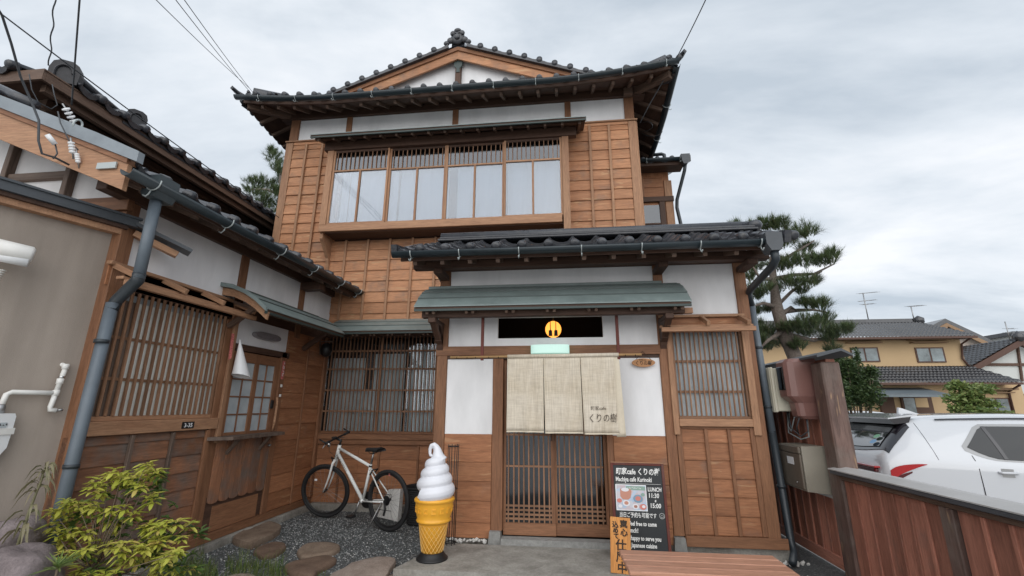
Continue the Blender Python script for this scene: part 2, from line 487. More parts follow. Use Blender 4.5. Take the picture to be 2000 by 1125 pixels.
def tile_geo(w=0.265, L=0.26, eave=False):
    """Japanese pan tile: shallow trough and a roll on the right side, thickness at the lower edge. x across, y up the slope, z normal"""
    prof = [(-0.5, 0.022), (-0.44, 0.012), (-0.25, -0.012), (-0.02, -0.018), (0.2, -0.006), (0.29, 0.022), (0.37, 0.046), (0.45, 0.046), (0.52, 0.022)]
    t = 0.018
    vs, fs = [], []
    n = len(prof)
    for y, dz in ((0, 0.022), (L+0.03, 0.0)):
        for x, z in prof: vs.append((x*w, y, z+dz))
        for x, z in prof: vs.append((x*w, y, z+dz-t))
    for i in range(n-1):
        fs.append([i, i+1, 2*n+i+1, 2*n+i])
        fs.append([n+i+1, n+i, 3*n+i, 3*n+i+1])
        fs.append([i+1, i, n+i, n+i+1])
    fs.append([0, 2*n, 3*n, n]); fs.append([n-1, 2*n-1, 4*n-1, 3*n-1])
    if eave:
        # curved apron under the trough and a round disc over the roll
        o = len(vs)
        ap = [(-0.46, 0.010), (-0.25, -0.020), (0.0, -0.026), (0.2, -0.010), (0.27, 0.008)]
        dn = [0.030, 0.042, 0.048, 0.040, 0.030]
        for yy in (-0.004, 0.016):
            for x, z in ap: vs.append((x*w, yy, z+0.032))
            for (x, z), d in zip(ap, dn): vs.append((x*w, yy, z-d+0.022))
        k = 5
        for i in range(k-1):
            fs.append([o+i, o+k+i, o+k+i+1, o+i+1])
            fs.append([o+2*k+i+1, o+3*k+i+1, o+3*k+i, o+2*k+i])
            fs.append([o+k+i, o+3*k+i, o+3*k+i+1, o+k+i+1])
        cx, cz, r = 0.41*w, 0.026, 0.047
        o = len(vs); S = 12
        rings = [(-0.034, 0.0), (-0.034, 0.45), (-0.028, 0.80), (-0.012, 1.0), (0.06, 1.0)]
        for yy, q in rings:
            for j in range(S):
                a = 2*math.pi*j/S; vs.append((cx+r*q*math.cos(a), yy, cz+r*q*math.sin(a)))
        for i in range(len(rings)-1):
            for j in range(S): fs.append([o+i*S+j, o+i*S+(j+1) % S, o+(i+1)*S+(j+1) % S, o+(i+1)*S+j])
        fs.append([o+j for j in range(S)][::-1])
    return vs, fs
TG = {}
def tilemesh(eave):
    if eave not in TG:
        vs, fs = tile_geo(eave=eave)
        me = mk(vs, fs, True)
        bm = bmesh.new(); bm.from_mesh(me); bmesh.ops.recalc_face_normals(bm, faces=bm.faces)
        bm.to_mesh(me); bm.free()
        try: me.set_sharp_from_angle(angle=R(50))
        except Exception: pass
        TG[eave] = me
    return TG[eave]
def tiled_slope(parent, o, u, v, nc, nr, zfun=None, course=0.235, w=0.265, skip=None, eave=True, stuff_from=99):
    """tiles as parts: o = lower left corner, u = unit vector to the right along the eave (seen from outside), v = unit vector up the slope"""
    o, u, v = Vector(o), Vector(u).normalized(), Vector(v).normalized()
    n = u.cross(v).normalized()
    rest = []
    for r in range(nr):
        for c in range(nc):
            if skip and skip(r, c): continue
            p = o+u*(w*(c+0.5))+v*(course*r)
            if zfun: p = p+Vector((0, 0, zfun(p, r)))
            p = p+n*random.uniform(-0.003, 0.003)
            rm = Matrix((u, v, n)).transposed().to_4x4() @ Matrix.Rotation(random.uniform(-0.012, 0.012), 4, 'Z')
            rm.translation = p
            if r < stuff_from:
                link('roof_tile', tilemesh(eave and r == 0), parent, rm, 'tile')
            else:
                me = tilemesh(False); rest.append(([rm @ x.co for x in me.vertices], [list(f.vertices) for f in me.polygons]))
    if rest:
        V, Fc = merge(rest)
        tag(meshobj('roof_tiles', 'tile', parent, V, Fc, True), kind='stuff')
def gutter_run(parent, path, r=0.052, hooks=(), drop=0.0, hook_r=None, outward=-1):
    prof = []
    for k in range(11):
        a = math.pi*k/10; prof.append((r*math.cos(a), -r*math.sin(a)))
    for k in range(10, -1, -1):
        a = math.pi*k/10; prof.append(((r-0.006)*math.cos(a), -(r-0.006)*math.sin(a)))
    prof = [(s, z+0.0) for s, z in prof]
    g = sweep('gutter', 'gutter', parent, path, prof)
    P = [Vector(p) for p in path]
    lens = [0]
    for a, b in zip(P, P[1:]): lens.append(lens[-1]+(b-a).length)
    for h in hooks:
        i = max(j for j in range(len(lens)-1) if lens[j] <= h+1e-6)
        p = P[i].lerp(P[i+1], (h-lens[i])/(lens[i+1]-lens[i])); t = (P[i+1]-P[i]); t.z = 0; t.normalize()
        s = Vector((t.y, -t.x, 0))*outward*-1
        rr = r+0.007
        pts = [p+s*rr*math.cos(a)+Vector((0, 0, -rr*math.sin(a))) for a in [R(x) for x in range(0, 181, 20)]]
        pts = [p+s*rr+Vector((0, 0, 0.012))]+pts
        # tail of the hook: drops and curls below
        q = p-s*rr*0.2+Vector((0, 0, -rr))
        pts2 = [q, q+Vector((0, 0, -0.03))-s*0.012, q+Vector((0, 0, -0.05))-s*0.035, q+Vector((0, 0, -0.035))-s*0.06]
        V, Fc = merge([tubegeo(pts, 0.0055, 6), tubegeo(pts2, 0.0055, 6)])
        meshobj('gutter_hook', 'hook', g, V, Fc, True)
    return g
def canopy(parent, wall, face, a0, a1, prof, mat='green_metal', pairs=0, inset=0.10):
    """sheet-metal pent roof; prof: list of (out, z) from the wall to the eave; each course is a part with a raised lip"""
    cv = parent
    for (p0, z0), (p1, z1) in zip(prof, prof[1:]):
        def q(p, z): return (face-p, z) if wall == 'y' else (face+p, z)
        A, B = q(p0, z0), q(p1+0.012, z1)
        pts = [A, B, (B[0], B[1]-0.011), (A[0], A[1]-0.008)]
        if wall == 'y': prism('roof_panel', mat, cv, [(y, z) for y, z in pts], 'x', a0, a1)
        else: prism('roof_panel', mat, cv, [(x, z) for x, z in pts], 'y', a0, a1)
    for (p1, z1) in prof[1:-1]:
        wbox('seam', 'dark_green', cv, wall, face, a0+0.004, a1-0.004, p1+0.0125, p1+0.019, z1-0.016, z1-0.001, 0)  # dark strip standing in for the shadow under each sheet lip
    pe, ze = prof[-1]
    wbox('fascia', 'dark_green', cv, wall, face, a0, a1, pe-0.03, pe-0.002, ze-0.052, ze-0.0115, 0)
    # boarding under the sheet
    for (p0, z0), (p1, z1) in zip(prof, prof[1:]):
        def q(p, z): return (face-p, z) if wall == 'y' else (face+p, z)
        pts = [q(p0, z0-0.010), q(p1, z1-0.013), q(p1, z1-0.030), q(p0, z0-0.030)]
        prism('soffit_board', 'beam', cv, pts, 'x' if wall == 'y' else 'y', a0+0.01, a1-0.01)
def lattice(parent, wall, face, a0, a1, z0, z1, n, rails, sw=0.016, sd=0.022, mat='slat', proud=0.03, rmat=None):
    for i in range(n):
        a = a0+(a1-a0)*(i+0.5)/n
        wbox('slat', mat, parent, wall, face, a-sw/2, a+sw/2, proud, proud+sd, z0, z1, 0)
    for z in rails:
        wbox('rail', mat, parent, wall, face, a0, a1, proud-0.012, proud-0.001, z-0.012, z+0.012, 0)
def hood(parent, wall, face, a0, a1, ztop, out, drop, nbr, mat='trim'):
    """open timber hood above a window: top rail, slanting brackets, two boards at the outer edge"""
    wbox('hood_rail', mat, parent, wall, face, a0, a1, 0.0, 0.05, ztop-0.03, ztop, 0.003)
    wbox('hood_board', mat, parent, wall, face, a0-0.02, a1+0.02, out-0.045, out, ztop-drop-0.045, ztop-drop, 0.003)
    wbox('hood_board', mat, parent, wall, face, a0-0.02, a1+0.02, out-0.12, out-0.055, ztop-drop+0.005, ztop-drop+0.03, 0.003)
    wbox('hood_back', 'plank', parent, wall, face, a0+0.02, a1-0.02, 0.0, 0.012, ztop-drop-0.02, ztop-0.032, 0)
    for i in range(nbr):
        a = a0+0.05+(a1-a0-0.1)*i/(nbr-1)
        if wall == 'y': A, B = (a, face-0.03, ztop-0.03), (a, face-out-0.02, ztop-drop+0.03)
        else: A, B = (face+0.03, a, ztop-0.03), (face+out+0.02, a, ztop-drop+0.03)
        bar('hood_bracket', mat, parent, A, B, 0.035, 0.045, 0.003)
def onigawara(parent, c, s=1.0, yaw=0.0, name='ridge_ornament'):
    """ridge-end tile: round boss, scrolls and a domed back; faces -Y before yaw"""
    parts = []
    def sph(x, y, z, rx, ry, rz, k=10):
        pr = [(math.sin(math.pi*i/k)*1.0+1e-4, -math.cos(math.pi*i/k)) for i in range(k+1)]
        vs, fs = lathegeo(pr, 12)
        return [(x+vx*rx, y+vy*ry, z+vz*rz) for vx, vy, vz in vs], fs
    parts.append(sph(0, 0, 0.10, 0.13, 0.06, 0.14))
    parts.append(sph(0, -0.065, 0.07, 0.055, 0.03, 0.055))
    for sx in (-1, 1):
        parts.append(sph(sx*0.13, -0.01, 0.04, 0.065, 0.045, 0.06))
        parts.append(sph(sx*0.20, -0.01, -0.015, 0.055, 0.04, 0.045))
        parts.append(sph(sx*0.08, -0.03, 0.17, 0.055, 0.04, 0.055))
        pts = [(sx*(0.05+0.05*math.cos(a)), -0.055, 0.12+0.05*math.sin(a)) for a in [x*0.5 for x in range(9)]]
        parts.append(tubegeo(pts, 0.016, 6))
    parts.append(sph(0, -0.02, 0.235, 0.07, 0.05, 0.045))
    V, Fc = merge(parts)
    w = Matrix.Translation(c) @ Matrix.Rotation(yaw, 4, 'Z') @ Matrix.Scale(s, 4)
    return link(name, mk(V, Fc, True), parent, w, 'tile')

# ------------------------------------------------------------------ ground
def grid_ground():
    m, nt, b = newmat('gravel_ground')
    v = objvec(nt, rnd=False)
    vo = N(nt, 'ShaderNodeTexVoronoi'); LK(nt, v, vo.inputs['Vector']); vo.inputs['Scale'].default_value = 95
    c = mixc(nt, 0.85, ramp(nt, vo.outputs['Color'], [(0.0, (0.045, 0.05, 0.052)), (0.75, (0.12, 0.125, 0.125)), (1, (0.26, 0.27, 0.26))]), ramp(nt, noise(nt, v, 1.7, 4), [(0.3, (0.72,)*3), (0.7, (1.1,)*3)]), 'MULTIPLY')
    LK(nt, c, b.inputs['Base Color']); b.inputs['Roughness'].default_value = 0.85
    bump(nt, b, vo.outputs['Distance'], 0.8, 0.008)
    M['gravel_ground'] = m
    V = [(-60, -46, 0), (2.42, -46, 0), (2.42, 60, 0), (-60, 60, 0)]
    o = meshobj('ground', 'gravel_ground', None, V, [[0, 1, 2, 3]]); tag(o, kind='structure')
    m = simple('lot_concrete', (0.26, 0.255, 0.245), 0.9, 0, 60, 0.3, 0.003); M['lot_concrete'] = m
    o = meshobj('parking_lot', 'lot_concrete', None, [(2.42, -46, -0.2), (120, -46, -0.2), (120, 260, -0.2), (2.42, 260, -0.2)], [[0, 1, 2, 3]]); tag(o, kind='structure')
    o = meshobj('terrain', 'lot_concrete', None, [(-400, -200, -0.25), (400, -200, -0.25), (400, 600, -0.25), (-400, 600, -0.25)], [[0, 1, 2, 3]]); tag(o, kind='structure')
grid_ground()
M['bounce_ground'] = simple('bounce_ground', (0.55, 0.54, 0.52), 0.9, 0, 2.5, 0.2, 0.004)  # pale tone, meant to throw light back up
tag(meshobj('bounce_ground', 'bounce_ground', None, [(-40, -45, 0.004), (2.28, -45, 0.004), (2.28, 1.9, 0.004), (-40, 1.9, 0.004)], [[0, 1, 2, 3]]), kind='structure')  # unseen pale ground added behind the view to bounce light under the eaves

def pebbles():
    rng = np.random.default_rng(5)
    base = np.array([(1, 0, 0), (0, 1, 0), (-1, 0, 0), (0, -1, 0), (0, 0, 0.7), (0, 0, -0.5)])
    tri = np.array([(0, 1, 4), (1, 2, 4), (2, 3, 4), (3, 0, 4), (1, 0, 5), (2, 1, 5), (3, 2, 5), (0, 3, 5)])
    P = []
    while len(P) < 15000:
        x, y = rng.uniform(-3.62, -1.2), rng.uniform(3.2, 6.4)
        if x > -1.45 and y < 5: continue
        P.append((x, y))
    P = np.array(P); n = len(P)
    s = rng.uniform(0.004, 0.010, (n, 1, 1))*rng.uniform(0.7, 1.3, (n, 1, 3))
    ang = rng.uniform(0, 6.28, n); c, sn = np.cos(ang), np.sin(ang)
    v = base[None]*s*(1+rng.uniform(-0.25, 0.25, (n, 6, 3)))
    x = v[..., 0]*c[:, None]-v[..., 1]*sn[:, None]; y = v[..., 0]*sn[:, None]+v[..., 1]*c[:, None]
    V = np.stack([x+P[:, 0:1], y+P[:, 1:2], v[..., 2]+0.002], -1).reshape(-1, 3)
    F = (tri[None]+np.arange(n)[:, None, None]*6).reshape(-1, 3)
    m, nt, b = newmat('gravel')
    g = N(nt, 'ShaderNodeNewGeometry')
    LK(nt, ramp(nt, g.outputs['Random Per Island'], [(0, (0.08, 0.09, 0.095)), (0.55, (0.19, 0.2, 0.2)), (0.85, (0.32, 0.325, 0.32)), (1, (0.58, 0.58, 0.56))]), b.inputs['Base Color'])
    b.inputs['Roughness'].default_value = 0.8
    M['gravel'] = m
    o = link('gravel', mk(V.tolist(), F.tolist()), None, None, 'gravel'); tag(o, kind='stuff', label='grey gravel covering the yard in front of the bicycle', cat='gravel')
pebbles()

def stone_mat(name, a, b_, sc=6):
    m, nt, b = newmat(name)
    f = noise(nt, objvec(nt), sc, 8, 0.68); g = noise(nt, objvec(nt), sc*12, 4, 0.7)
    c = mixc(nt, 0.6, ramp(nt, f, [(0.3, a), (0.7, b_)]), ramp(nt, g, [(0.3, (0.6,)*3), (0.7, (1.15,)*3)]), 'MULTIPLY')
    LK(nt, c, b.inputs['Base Color']); b.inputs['Roughness'].default_value = 0.85
    mx = N(nt, 'ShaderNodeMath', operation='ADD'); LK(nt, f, mx.inputs[0]); LK(nt, g, mx.inputs[1])
    bump(nt, b, mx.outputs[0], 0.7, 0.012)
    M[name] = m
stone_mat('stone_tan', (0.17, 0.115, 0.080), (0.33, 0.25, 0.185))
stone_mat('stone_brown', (0.12, 0.075, 0.052), (0.25, 0.165, 0.115))
stone_mat('stone_pale', (0.26, 0.20, 0.165), (0.46, 0.38, 0.32))
stone_mat('stone_purple', (0.15, 0.12, 0.12), (0.30, 0.25, 0.25))
stone_mat('granite', (0.26, 0.26, 0.25), (0.40, 0.40, 0.385), 20)
stone_mat('concrete', (0.20, 0.185, 0.16), (0.46, 0.44, 0.40), 4)
def slab(name, mat, pts, z0, z1, seed, label, group=None, cat='stone'):
    """flat stepping stone with broken edge and uneven top"""
    n = 26; C = sum((Vector((x, y)) for x, y in pts), Vector((0, 0)))/len(pts)
    P = [Vector(p) for p in pts]; per = []
    m_ = len(P)
    for i in range(n*1):
        t = i/n*m_; k = int(t); f = t-k
        p0, p1, p2, p3 = P[(k-1) % m_], P[k % m_], P[(k+1) % m_], P[(k+2) % m_]
        q = 0.5*((2*p1)+(-p0+p2)*f+(2*p0-5*p1+4*p2-p3)*f*f+(-p0+3*p1-3*p2+p3)*f**3)
        q = q+(q-C)*0.10*mnoise.noise(Vector((q.x*7, q.y*7, seed)))
        per.append(q)
    vs, fs = [], []
    rings = [(1.0, z0-0.02), (1.03, z0+(z1-z0)*0.45), (1.0, z1-0.008), (0.94, z1), (0.7, z1+0.006), (0.35, z1+0.004)]
    for s, z in rings:
        for q in per:
            w = C+(q-C)*s
            zz = z+(0.010*mnoise.noise(Vector((w.x*6, w.y*6, seed+3))) if z > z0 else 0)
            w = w+(w-C)*0.03*mnoise.noise(Vector((w.x*14, w.y*14, z*30+seed)))
            vs.append((w.x, w.y, zz))
    for r in range(len(rings)-1):
        for i in range(n): fs.append([r*n+i, r*n+(i+1) % n, (r+1)*n+(i+1) % n, (r+1)*n+i])
    fs.append([(len(rings)-1)*n+i for i in range(n)])
    o = meshobj(name, mat, None, vs, fs, True)
    try: o.data.set_sharp_from_angle(angle=R(38))
    except Exception: pass
    tag(o, label, cat, group); return o
def G(*pp): return [tuple(at(px, py, Z=0.05)[:2]) for px, py in pp]
SG = 'natural stepping stones in the gravel'
slab('stepping_stone', 'stone_tan', G((455, 1052), (478, 1030), (510, 1022), (545, 1024), (543, 1038), (520, 1050), (490, 1062)), 0, 0.07, 1, 'thick tan boulder slab nearest the wooden side door', SG)
slab('stepping_stone', 'stone_brown', G((498, 1072), (520, 1060), (545, 1056), (558, 1062), (545, 1076), (515, 1082)), 0, 0.045, 2, 'small dark brown stepping stone just below the tan boulder slab', SG)
slab('stepping_stone', 'stone_tan', G((582, 1070), (600, 1060), (635, 1056), (662, 1062), (655, 1074), (620, 1082), (590, 1082)), 0, 0.045, 3, 'oval tan stepping stone right of the small dark one', SG)
slab('stepping_stone', 'stone_brown', G((556, 1102), (590, 1090), (640, 1083), (655, 1092), (622, 1110), (610, 1120), (575, 1115)), 0, 0.045, 4, 'angular brown stepping stone just in front of the oval tan one', SG)
slab('stepping_stone', 'stone_pale', G((640, 1128), (690, 1098), (745, 1086), (772, 1090), (762, 1112), (735, 1135), (690, 1150), (640, 1145)), 0, 0.055, 5, 'large pale cracked stepping stone beside the concrete step', SG)
slab('stepping_stone', 'stone_pale', G((430, 1128), (470, 1117), (500, 1122), (500, 1140), (450, 1142)), 0, 0.045, 8, 'pale stepping stone half hidden in the grass at the lower edge', SG)
slab('stepping_stone', 'stone_tan', G((745, 1128), (775, 1116), (800, 1118), (800, 1140), (750, 1145)), 0, 0.04, 9, 'small stone tucked against the front edge of the concrete step', SG)
def boulder(c, r, seed, label, mat='stone_purple'):
    bm = bmesh.new(); bmesh.ops.create_icosphere(bm, subdivisions=4, radius=1)
    for v in bm.verts:
        d = v.co.normalized(); k = 1+0.30*mnoise.noise(d*1.3+Vector((seed, 0, 0)))+0.12*mnoise.noise(d*3.1+Vector((0, seed, 0)))+0.06*mnoise.noise(d*9)+0.03*mnoise.noise(d*23)
        v.co = Vector((d.x*r[0], d.y*r[1], d.z*r[2]))*k
    me = D.meshes.new('shape'); bm.to_mesh(me); bm.free()
    me.polygons.foreach_set('use_smooth', [True]*len(me.polygons))
    o = link('rock', me, None, Matrix.Translation(c), mat); tag(o, label, 'rock', 'garden rocks at the foot of the grey wall')
a = at(15, 1062, Y=2.75); boulder(a, (0.17, 0.2, 0.14), 3.3, 'upper pinkish rounded rock at the left edge of the photo')
a = at(30, 1125, Y=2.45); boulder(a, (0.17, 0.2, 0.15), 9.1, 'lower dark grey rock under the pinkish one by the shrub')
# concrete step in front of the door
st = thing('concrete_step', 'low worn concrete step in front of the sliding doors', 'step', (-0.3, 4.4, 0))
prism('step_slab', 'concrete', st, [(-1.43, 3.99), (1.30, 3.99), (1.30, 4.74), (-1.20, 4.74)], 'z', -0.05, 0.10)
prism('door_sill', 'granite', st, [(-0.64, 4.742), (0.47, 4.742), (0.47, 4.86), (-0.64, 4.86)], 'z', 0.0, 0.152)
fk = thing('kerb_strip', 'pale concrete strip along the foot of the recessed wooden walls', 'kerb', (-2.5, 6.3, 0)); fk['kind'] = 'structure'
for k_ in ('category', 'label'): del fk[k_]
box('kerb', 'concrete', fk, -3.52, -1.40, 6.34, 6.44, -0.02, 0.09, 0.006)
box('kerb', 'concrete', fk, -3.60, -3.50, 3.2, 6.44, -0.02, 0.075, 0.006)
box('kerb', 'concrete', fk, -1.22, 2.1, 4.862, 4.95, -0.02, 0.125, 0.006)
# white stones along the wall foot
mW = simple('white_stone', (0.66, 0.65, 0.62), 0.8, 0, 20, 0.12, 0.01); M['white_stone'] = mW
def wstones(line, n, group, lab):
    for i in range(n):
        p = Vector(line[0]).lerp(Vector(line[1]), (i+0.5+random.uniform(-0.3, 0.3))/n)
        bm = bmesh.new(); bmesh.ops.create_icosphere(bm, subdivisions=1, radius=1)
        for v in bm.verts: v.co = v.co*random.uniform(0.75, 1.15)
        me = D.meshes.new('shape'); bm.to_mesh(me); bm.free()
        s = random.uniform(0.016, 0.026)
        w = Matrix.Translation((p.x, p.y+random.uniform(-0.03, 0.03), p.z+s*0.6)) @ Euler((random.random()*3, random.random()*3, 0)).to_matrix().to_4x4() @ Matrix.Diagonal((s*1.2, s, s*0.8, 1))
        tag(link('white_pebble', me, None, w, 'white_stone'), lab, 'pebble', group)
wstones([(-1.20, 4.80, 0.10), (-0.80, 4.80, 0.10)], 14, 'white pebbles left of the doors', 'white pebble in the row at the foot of the wall left of the doors')
wstones([(1.25, 4.80, 0.0), (2.2, 4.84, 0.0)], 34, 'white pebbles behind the bench', 'white pebble on the ground behind the bench')
wstones([(1.65, 4.55, 0.0), (2.3, 4.3, 0.0)], 40, 'white pebbles by the fence', 'white pebble heaped beside the fence foot')

M['chalk'] = simple('chalk', (0.80, 0.80, 0.78), 0.9)
# ================================================================== MAIN HOUSE
H = thing('townhouse', 'two storey timber townhouse with white plaster bands, black tiled roof and lattice doors', 'house', (-1.7, 6.45, 0))
WY = 6.45      # recessed front wall, also the upper storey
# solid cores
box('core_wall', 'interior', H, -4.66, 1.20, 6.49, 12.0, 2.4, 6.44)
box('core_wall', 'interior', H, -3.62, -1.40, 6.62, 9.0, 0.0, 2.4)
# ---- upper storey cladding
UP = thing_part = None
clad = link('cladding', boxmesh(5.92, 0.03, 3.6, 0, 'b'), H, Matrix.Translation((-1.74, WY+0.02, 4.2)), 'beam_x')
LB = [-4.36, -4.06]; RB = [0.53, 0.84]
low = [-3.44+0.372*i for i in range(13)]
planks(clad, 'plank_up', 'y', -4.62, -3.66, 3.99, 5.83, 0.1745, (), face=WY, th=0.026)
planks(clad, 'plank_up', 'y', 0.06, 1.15, 3.99, 5.83, 0.1745, (), face=WY, th=0.026)
planks(clad, 'plank_up', 'y', -4.62, 1.15, 2.60, 3.99, 0.1745, [-3.62]+low[4::4], face=WY, th=0.026)
for x in LB+RB: wbox('batten', 'trim', clad, 'y', WY, x-0.02, x+0.02, 0.024, 0.058, 2.6 if x < 0 else 3.3, 5.83)
for x in low:
    if x < 1.1: wbox('batten', 'trim', clad, 'y', WY, x-0.018, x+0.018, 0.024, 0.052, 2.6, 3.995)
wbox('corner_board', 'trim', H, 'y', WY, -4.755, -4.622, -0.02, 0.035, 2.6, 5.875, 0.004)
wbox('corner_board', 'trim', H, 'y', WY, 1.152, 1.275, -0.02, 0.035, 3.0, 5.875, 0.004)
box('corner_board', 'trim', H, 1.277, 1.30, 6.44, 6.56, 3.0, 5.875, 0.003)
wbox('head_board', 'plank_up', H, 'y', WY, -4.62, 1.15, 0.0, 0.024, 5.832, 5.885)
wbox('ledge', 'trim', H, 'y', WY, -4.77, 1.30, 0.0, 0.05, 5.886, 5.912)
# ---- white plaster band under the eaves
for a, b in ((-4.56, -3.68), (-3.58, -1.77), (-1.67, 0.14), (0.24, 1.11)):
    wbox('plaster_panel', 'plaster', H, 'y', WY, a, b, -0.05, 0.0, 5.913, 6.335, 0)
for x in (-3.63, -1.72, 0.19): wbox('post', 'post', H, 'y', WY, x-0.05, x+0.05, -0.05, 0.022, 5.913, 6.335)
for x0, x1 in ((-4.72, -4.56), (1.11, 1.26)): wbox('post', 'post', H, 'y', WY, x0, x1, -0.12, 0.03, 5.913, 6.50, 0.005)
wbox('eave_beam', 'beam', H, 'y', WY, -4.90, 1.45, -0.10, 0.06, 6.336, 6.52, 0.004)
wbox('beam_end', 'rafter', H, 'y', WY, 1.10, 1.24, 0.06, 0.16, 6.30, 6.42, 0.004)
# ---- projecting window bay
bay = thing_part
BY = 6.10
bx = link('window_bay', boxmesh(3.78, 0.33, 0.012, 0, 'b2'), H, Matrix.Translation((-1.77, 6.28, 4.012)), 'beam_x')
wbox('sill_beam', 'trim', bx, 'y', BY, -3.74, 0.05, -0.34, 0.03, 4.02, 4.135, 0.004)
for x0, x1 in ((-3.74, -3.635), (0.07, 0.175)):
    wbox('bay_post', 'trim', bx, 'y', BY, x0, x1, -0.1, 0.035, 3.84 if x0 > 0 else 4.13, 5.44, 0.004)
prism('bay_bracket', 'trim', bx, [(6.13, 4.02), (6.44, 4.02), (6.44, 3.50), (6.41, 3.50), (6.36, 3.68), (6.2, 3.86), (6.13, 3.93)], 'x', -3.74, -3.69)
box('bay_side', 'plank_up', bx, 0.13, 0.172, 6.21, 6.44, 3.84, 5.44)
box('bay_side', 'plank_up', bx, -3.735, -3.70, 6.21, 6.44, 4.14, 5.44)
wbox('head_beam', 'beam', bx, 'y', BY, -3.80, 0.30, -0.05, 0.05, 5.44, 5.60, 0.005)
#wbox('soffit', 'beam', bx, 'y', BY, -3.82, 0.30, -0.34, 0.30, 5.655, 5.67, 0)
# sashes: each a window with stiles, rails, bars and panes
cuts = [-3.632, -2.69, -1.755, -0.825, 0.068]
for i, (a, b) in enumerate(zip(cuts, cuts[1:])):
    d = 0.0 if i in (0, 3) else -0.03
    w_ = wbox('window', 'trim', H, 'y', BY, a, b, -0.02+d, 0.015+d, 4.136, 4.165, 0.002)
    def wb(n, x0, x1, z0, z1, mt='trim', p0=-0.02, p1=0.015): return wbox(n, mt, w_, 'y', BY, x0, x1, p0+d, p1+d, z0, z1, 0.0015)
    e = 0.03
    wb('stile', a, a+e, 4.166, 5.438); wb('stile', b-e, b, 4.166, 5.438)
    mid = (a+b)/2
    wb('stile', mid-0.015, mid+0.015, 4.166, 5.055)
    wb('rail', a+e, b-e, 5.056, 5.082); wb('rail', a+e, b-e, 5.40, 5.438, 'beam')
    for p, q in ((a+e, mid-0.015), (mid+0.015, b-e)):
        wbox('pane', 'glass', w_, 'y', BY, p, q, -0.008+d, -0.004+d, 4.166, 5.055, 0)
    wbox('pane', 'glass_dark', w_, 'y', BY, a+e, b-e, -0.008+d, -0.004+d, 5.083, 5.40, 0)
    for k in range(12):
        x = a+e+(b-a-2*e)*(k+0.5)/12
        wbox('slat', 'slat', w_, 'y', BY, x-0.006, x+0.006, 0.0+d, 0.010+d, 5.083, 5.40, 0)
# curtains hang behind the panes (white cloth with soft folds)
def curtain(name, mat, parent, x0, x1, y, z0, z1, amp, waves, label=None):
    n = int(24*(x1-x0)/0.5)+8; vs, fs = [], []
    for j, z in enumerate((z0, (z0+z1)/2, z1)):
        for i in range(n+1):
            t = i/n; x = x0+(x1-x0)*t
            vs.append((x, y+amp*math.sin(t*waves*6.283+0.4*math.sin(t*17+j)), z))
    for j in range(2):
        for i in range(n): fs.append([j*(n+1)+i, j*(n+1)+i+1, (j+1)*(n+1)+i+1, (j+1)*(n+1)+i])
    return meshobj(name, mat, parent, vs, fs, True)
for x0, x1, y in ((-3.55, -3.42, 6.30), (-3.36, -2.55, 6.22), (-2.52, -1.72, 6.23), (-1.58, -0.80, 6.22), (-0.78, 0.03, 6.24)):
    curtain('curtain', 'curtain', H, x0, x1, y, 4.14, 5.16, 0.012, 3 if x1-x0 > 0.3 else 1)
# small metal roof over the bay
canopy(H, 'y', WY, -3.90, 0.44, [(0.0, 5.80), (0.33, 5.68), (0.66, 5.565)])
for i in range(17):
    x = -3.80+i*0.259
    bar('rafter', 'rafter', H, (x, WY-0.02, 5.735), (x, WY-0.60, 5.512), 0.038, 0.042, 0.003)
wbox('eave_batten', 'beam', H, 'y', WY, -3.88, 0.42, 0.50, 0.56, 5.545, 5.560, 0)
# ---- main roof: hip-and-gable
XL, XR, YE, ZE, SL = -5.30, 1.82, 5.90, 6.33, 0.375
XC = (XL+XR)/2
def lift(x): 
    t = max(0, (abs(x-XC)-1.7)/1.9); return 0.15*t*t + (0.035 if x > 0 else 0)*t
roof = link('roof', mk([(XL, YE, ZE-0.12), (XR, YE, ZE-0.12), (XR, 12, ZE-0.12), (XL, 12, ZE-0.12)], [[0, 1, 2, 3]]), None)
D.objects.remove(roof)
def roofsheet():
    V, Fc = [], []
    n = 36
    # front skirt: eave edge follows the lift, rises to the gable line
    for i in range(n+1):
        x = XL+(XR-XL)*i/n; l = lift(x)
        k = min(1, (min(x-XL, XR-x))/0.9)
        V.append((x, YE, ZE+l-0.03)); V.append((x, YE+0.9*k+0.001, ZE+SL*0.9*k+l*(1-k)-0.02))
    for i in range(n): Fc.append([2*i, 2*i+2, 2*i+3, 2*i+1])
    return V, Fc
V, Fc = roofsheet()
roof = meshobj('roof', 'tile', H, V, Fc)
# side slopes
for sx, xe in ((-1, XL), (1, XR)):
    rows = []
    for j in range(13):
        y = YE+j*0.5; s = max(0, (y-YE-0.0)); l = 0.15*max(0, 1-s/1.8)**2 + (0.035 if sx > 0 else 0)*max(0, 1-s/1.8)
        ztop = ZE+SL*min(3.56, max(0.0, (y-YE)))if y < YE+0.6 else ZE+SL*3.56
        xt = xe-sx*min(3.56, (y-YE)) if y < YE+0.6 else XC
        rows.append(((xe, y, ZE+l-0.03 - (0.05 if sx>0 else 0)*min(1,s)), (xt, y, ztop-0.03)))
    V = [p for r_ in rows for p in r_]; Fc = [[2*i, 2*i+2, 2*i+3, 2*i+1] for i in range(12)]
    meshobj('roof_slope', 'tile', roof, V, Fc)
    n = 12
# eave tiles along the front, three courses
vv = Vector((0, 1, SL)).normalized()
tiled_slope(H, (XL+0.04, YE-0.06, ZE-0.01), (1, 0, 0), vv, 27, 3, zfun=lambda p, r: lift(p.x)*(1-r*0.25), skip=lambda r, c: r > 0 and (c < r or c > 26-r))
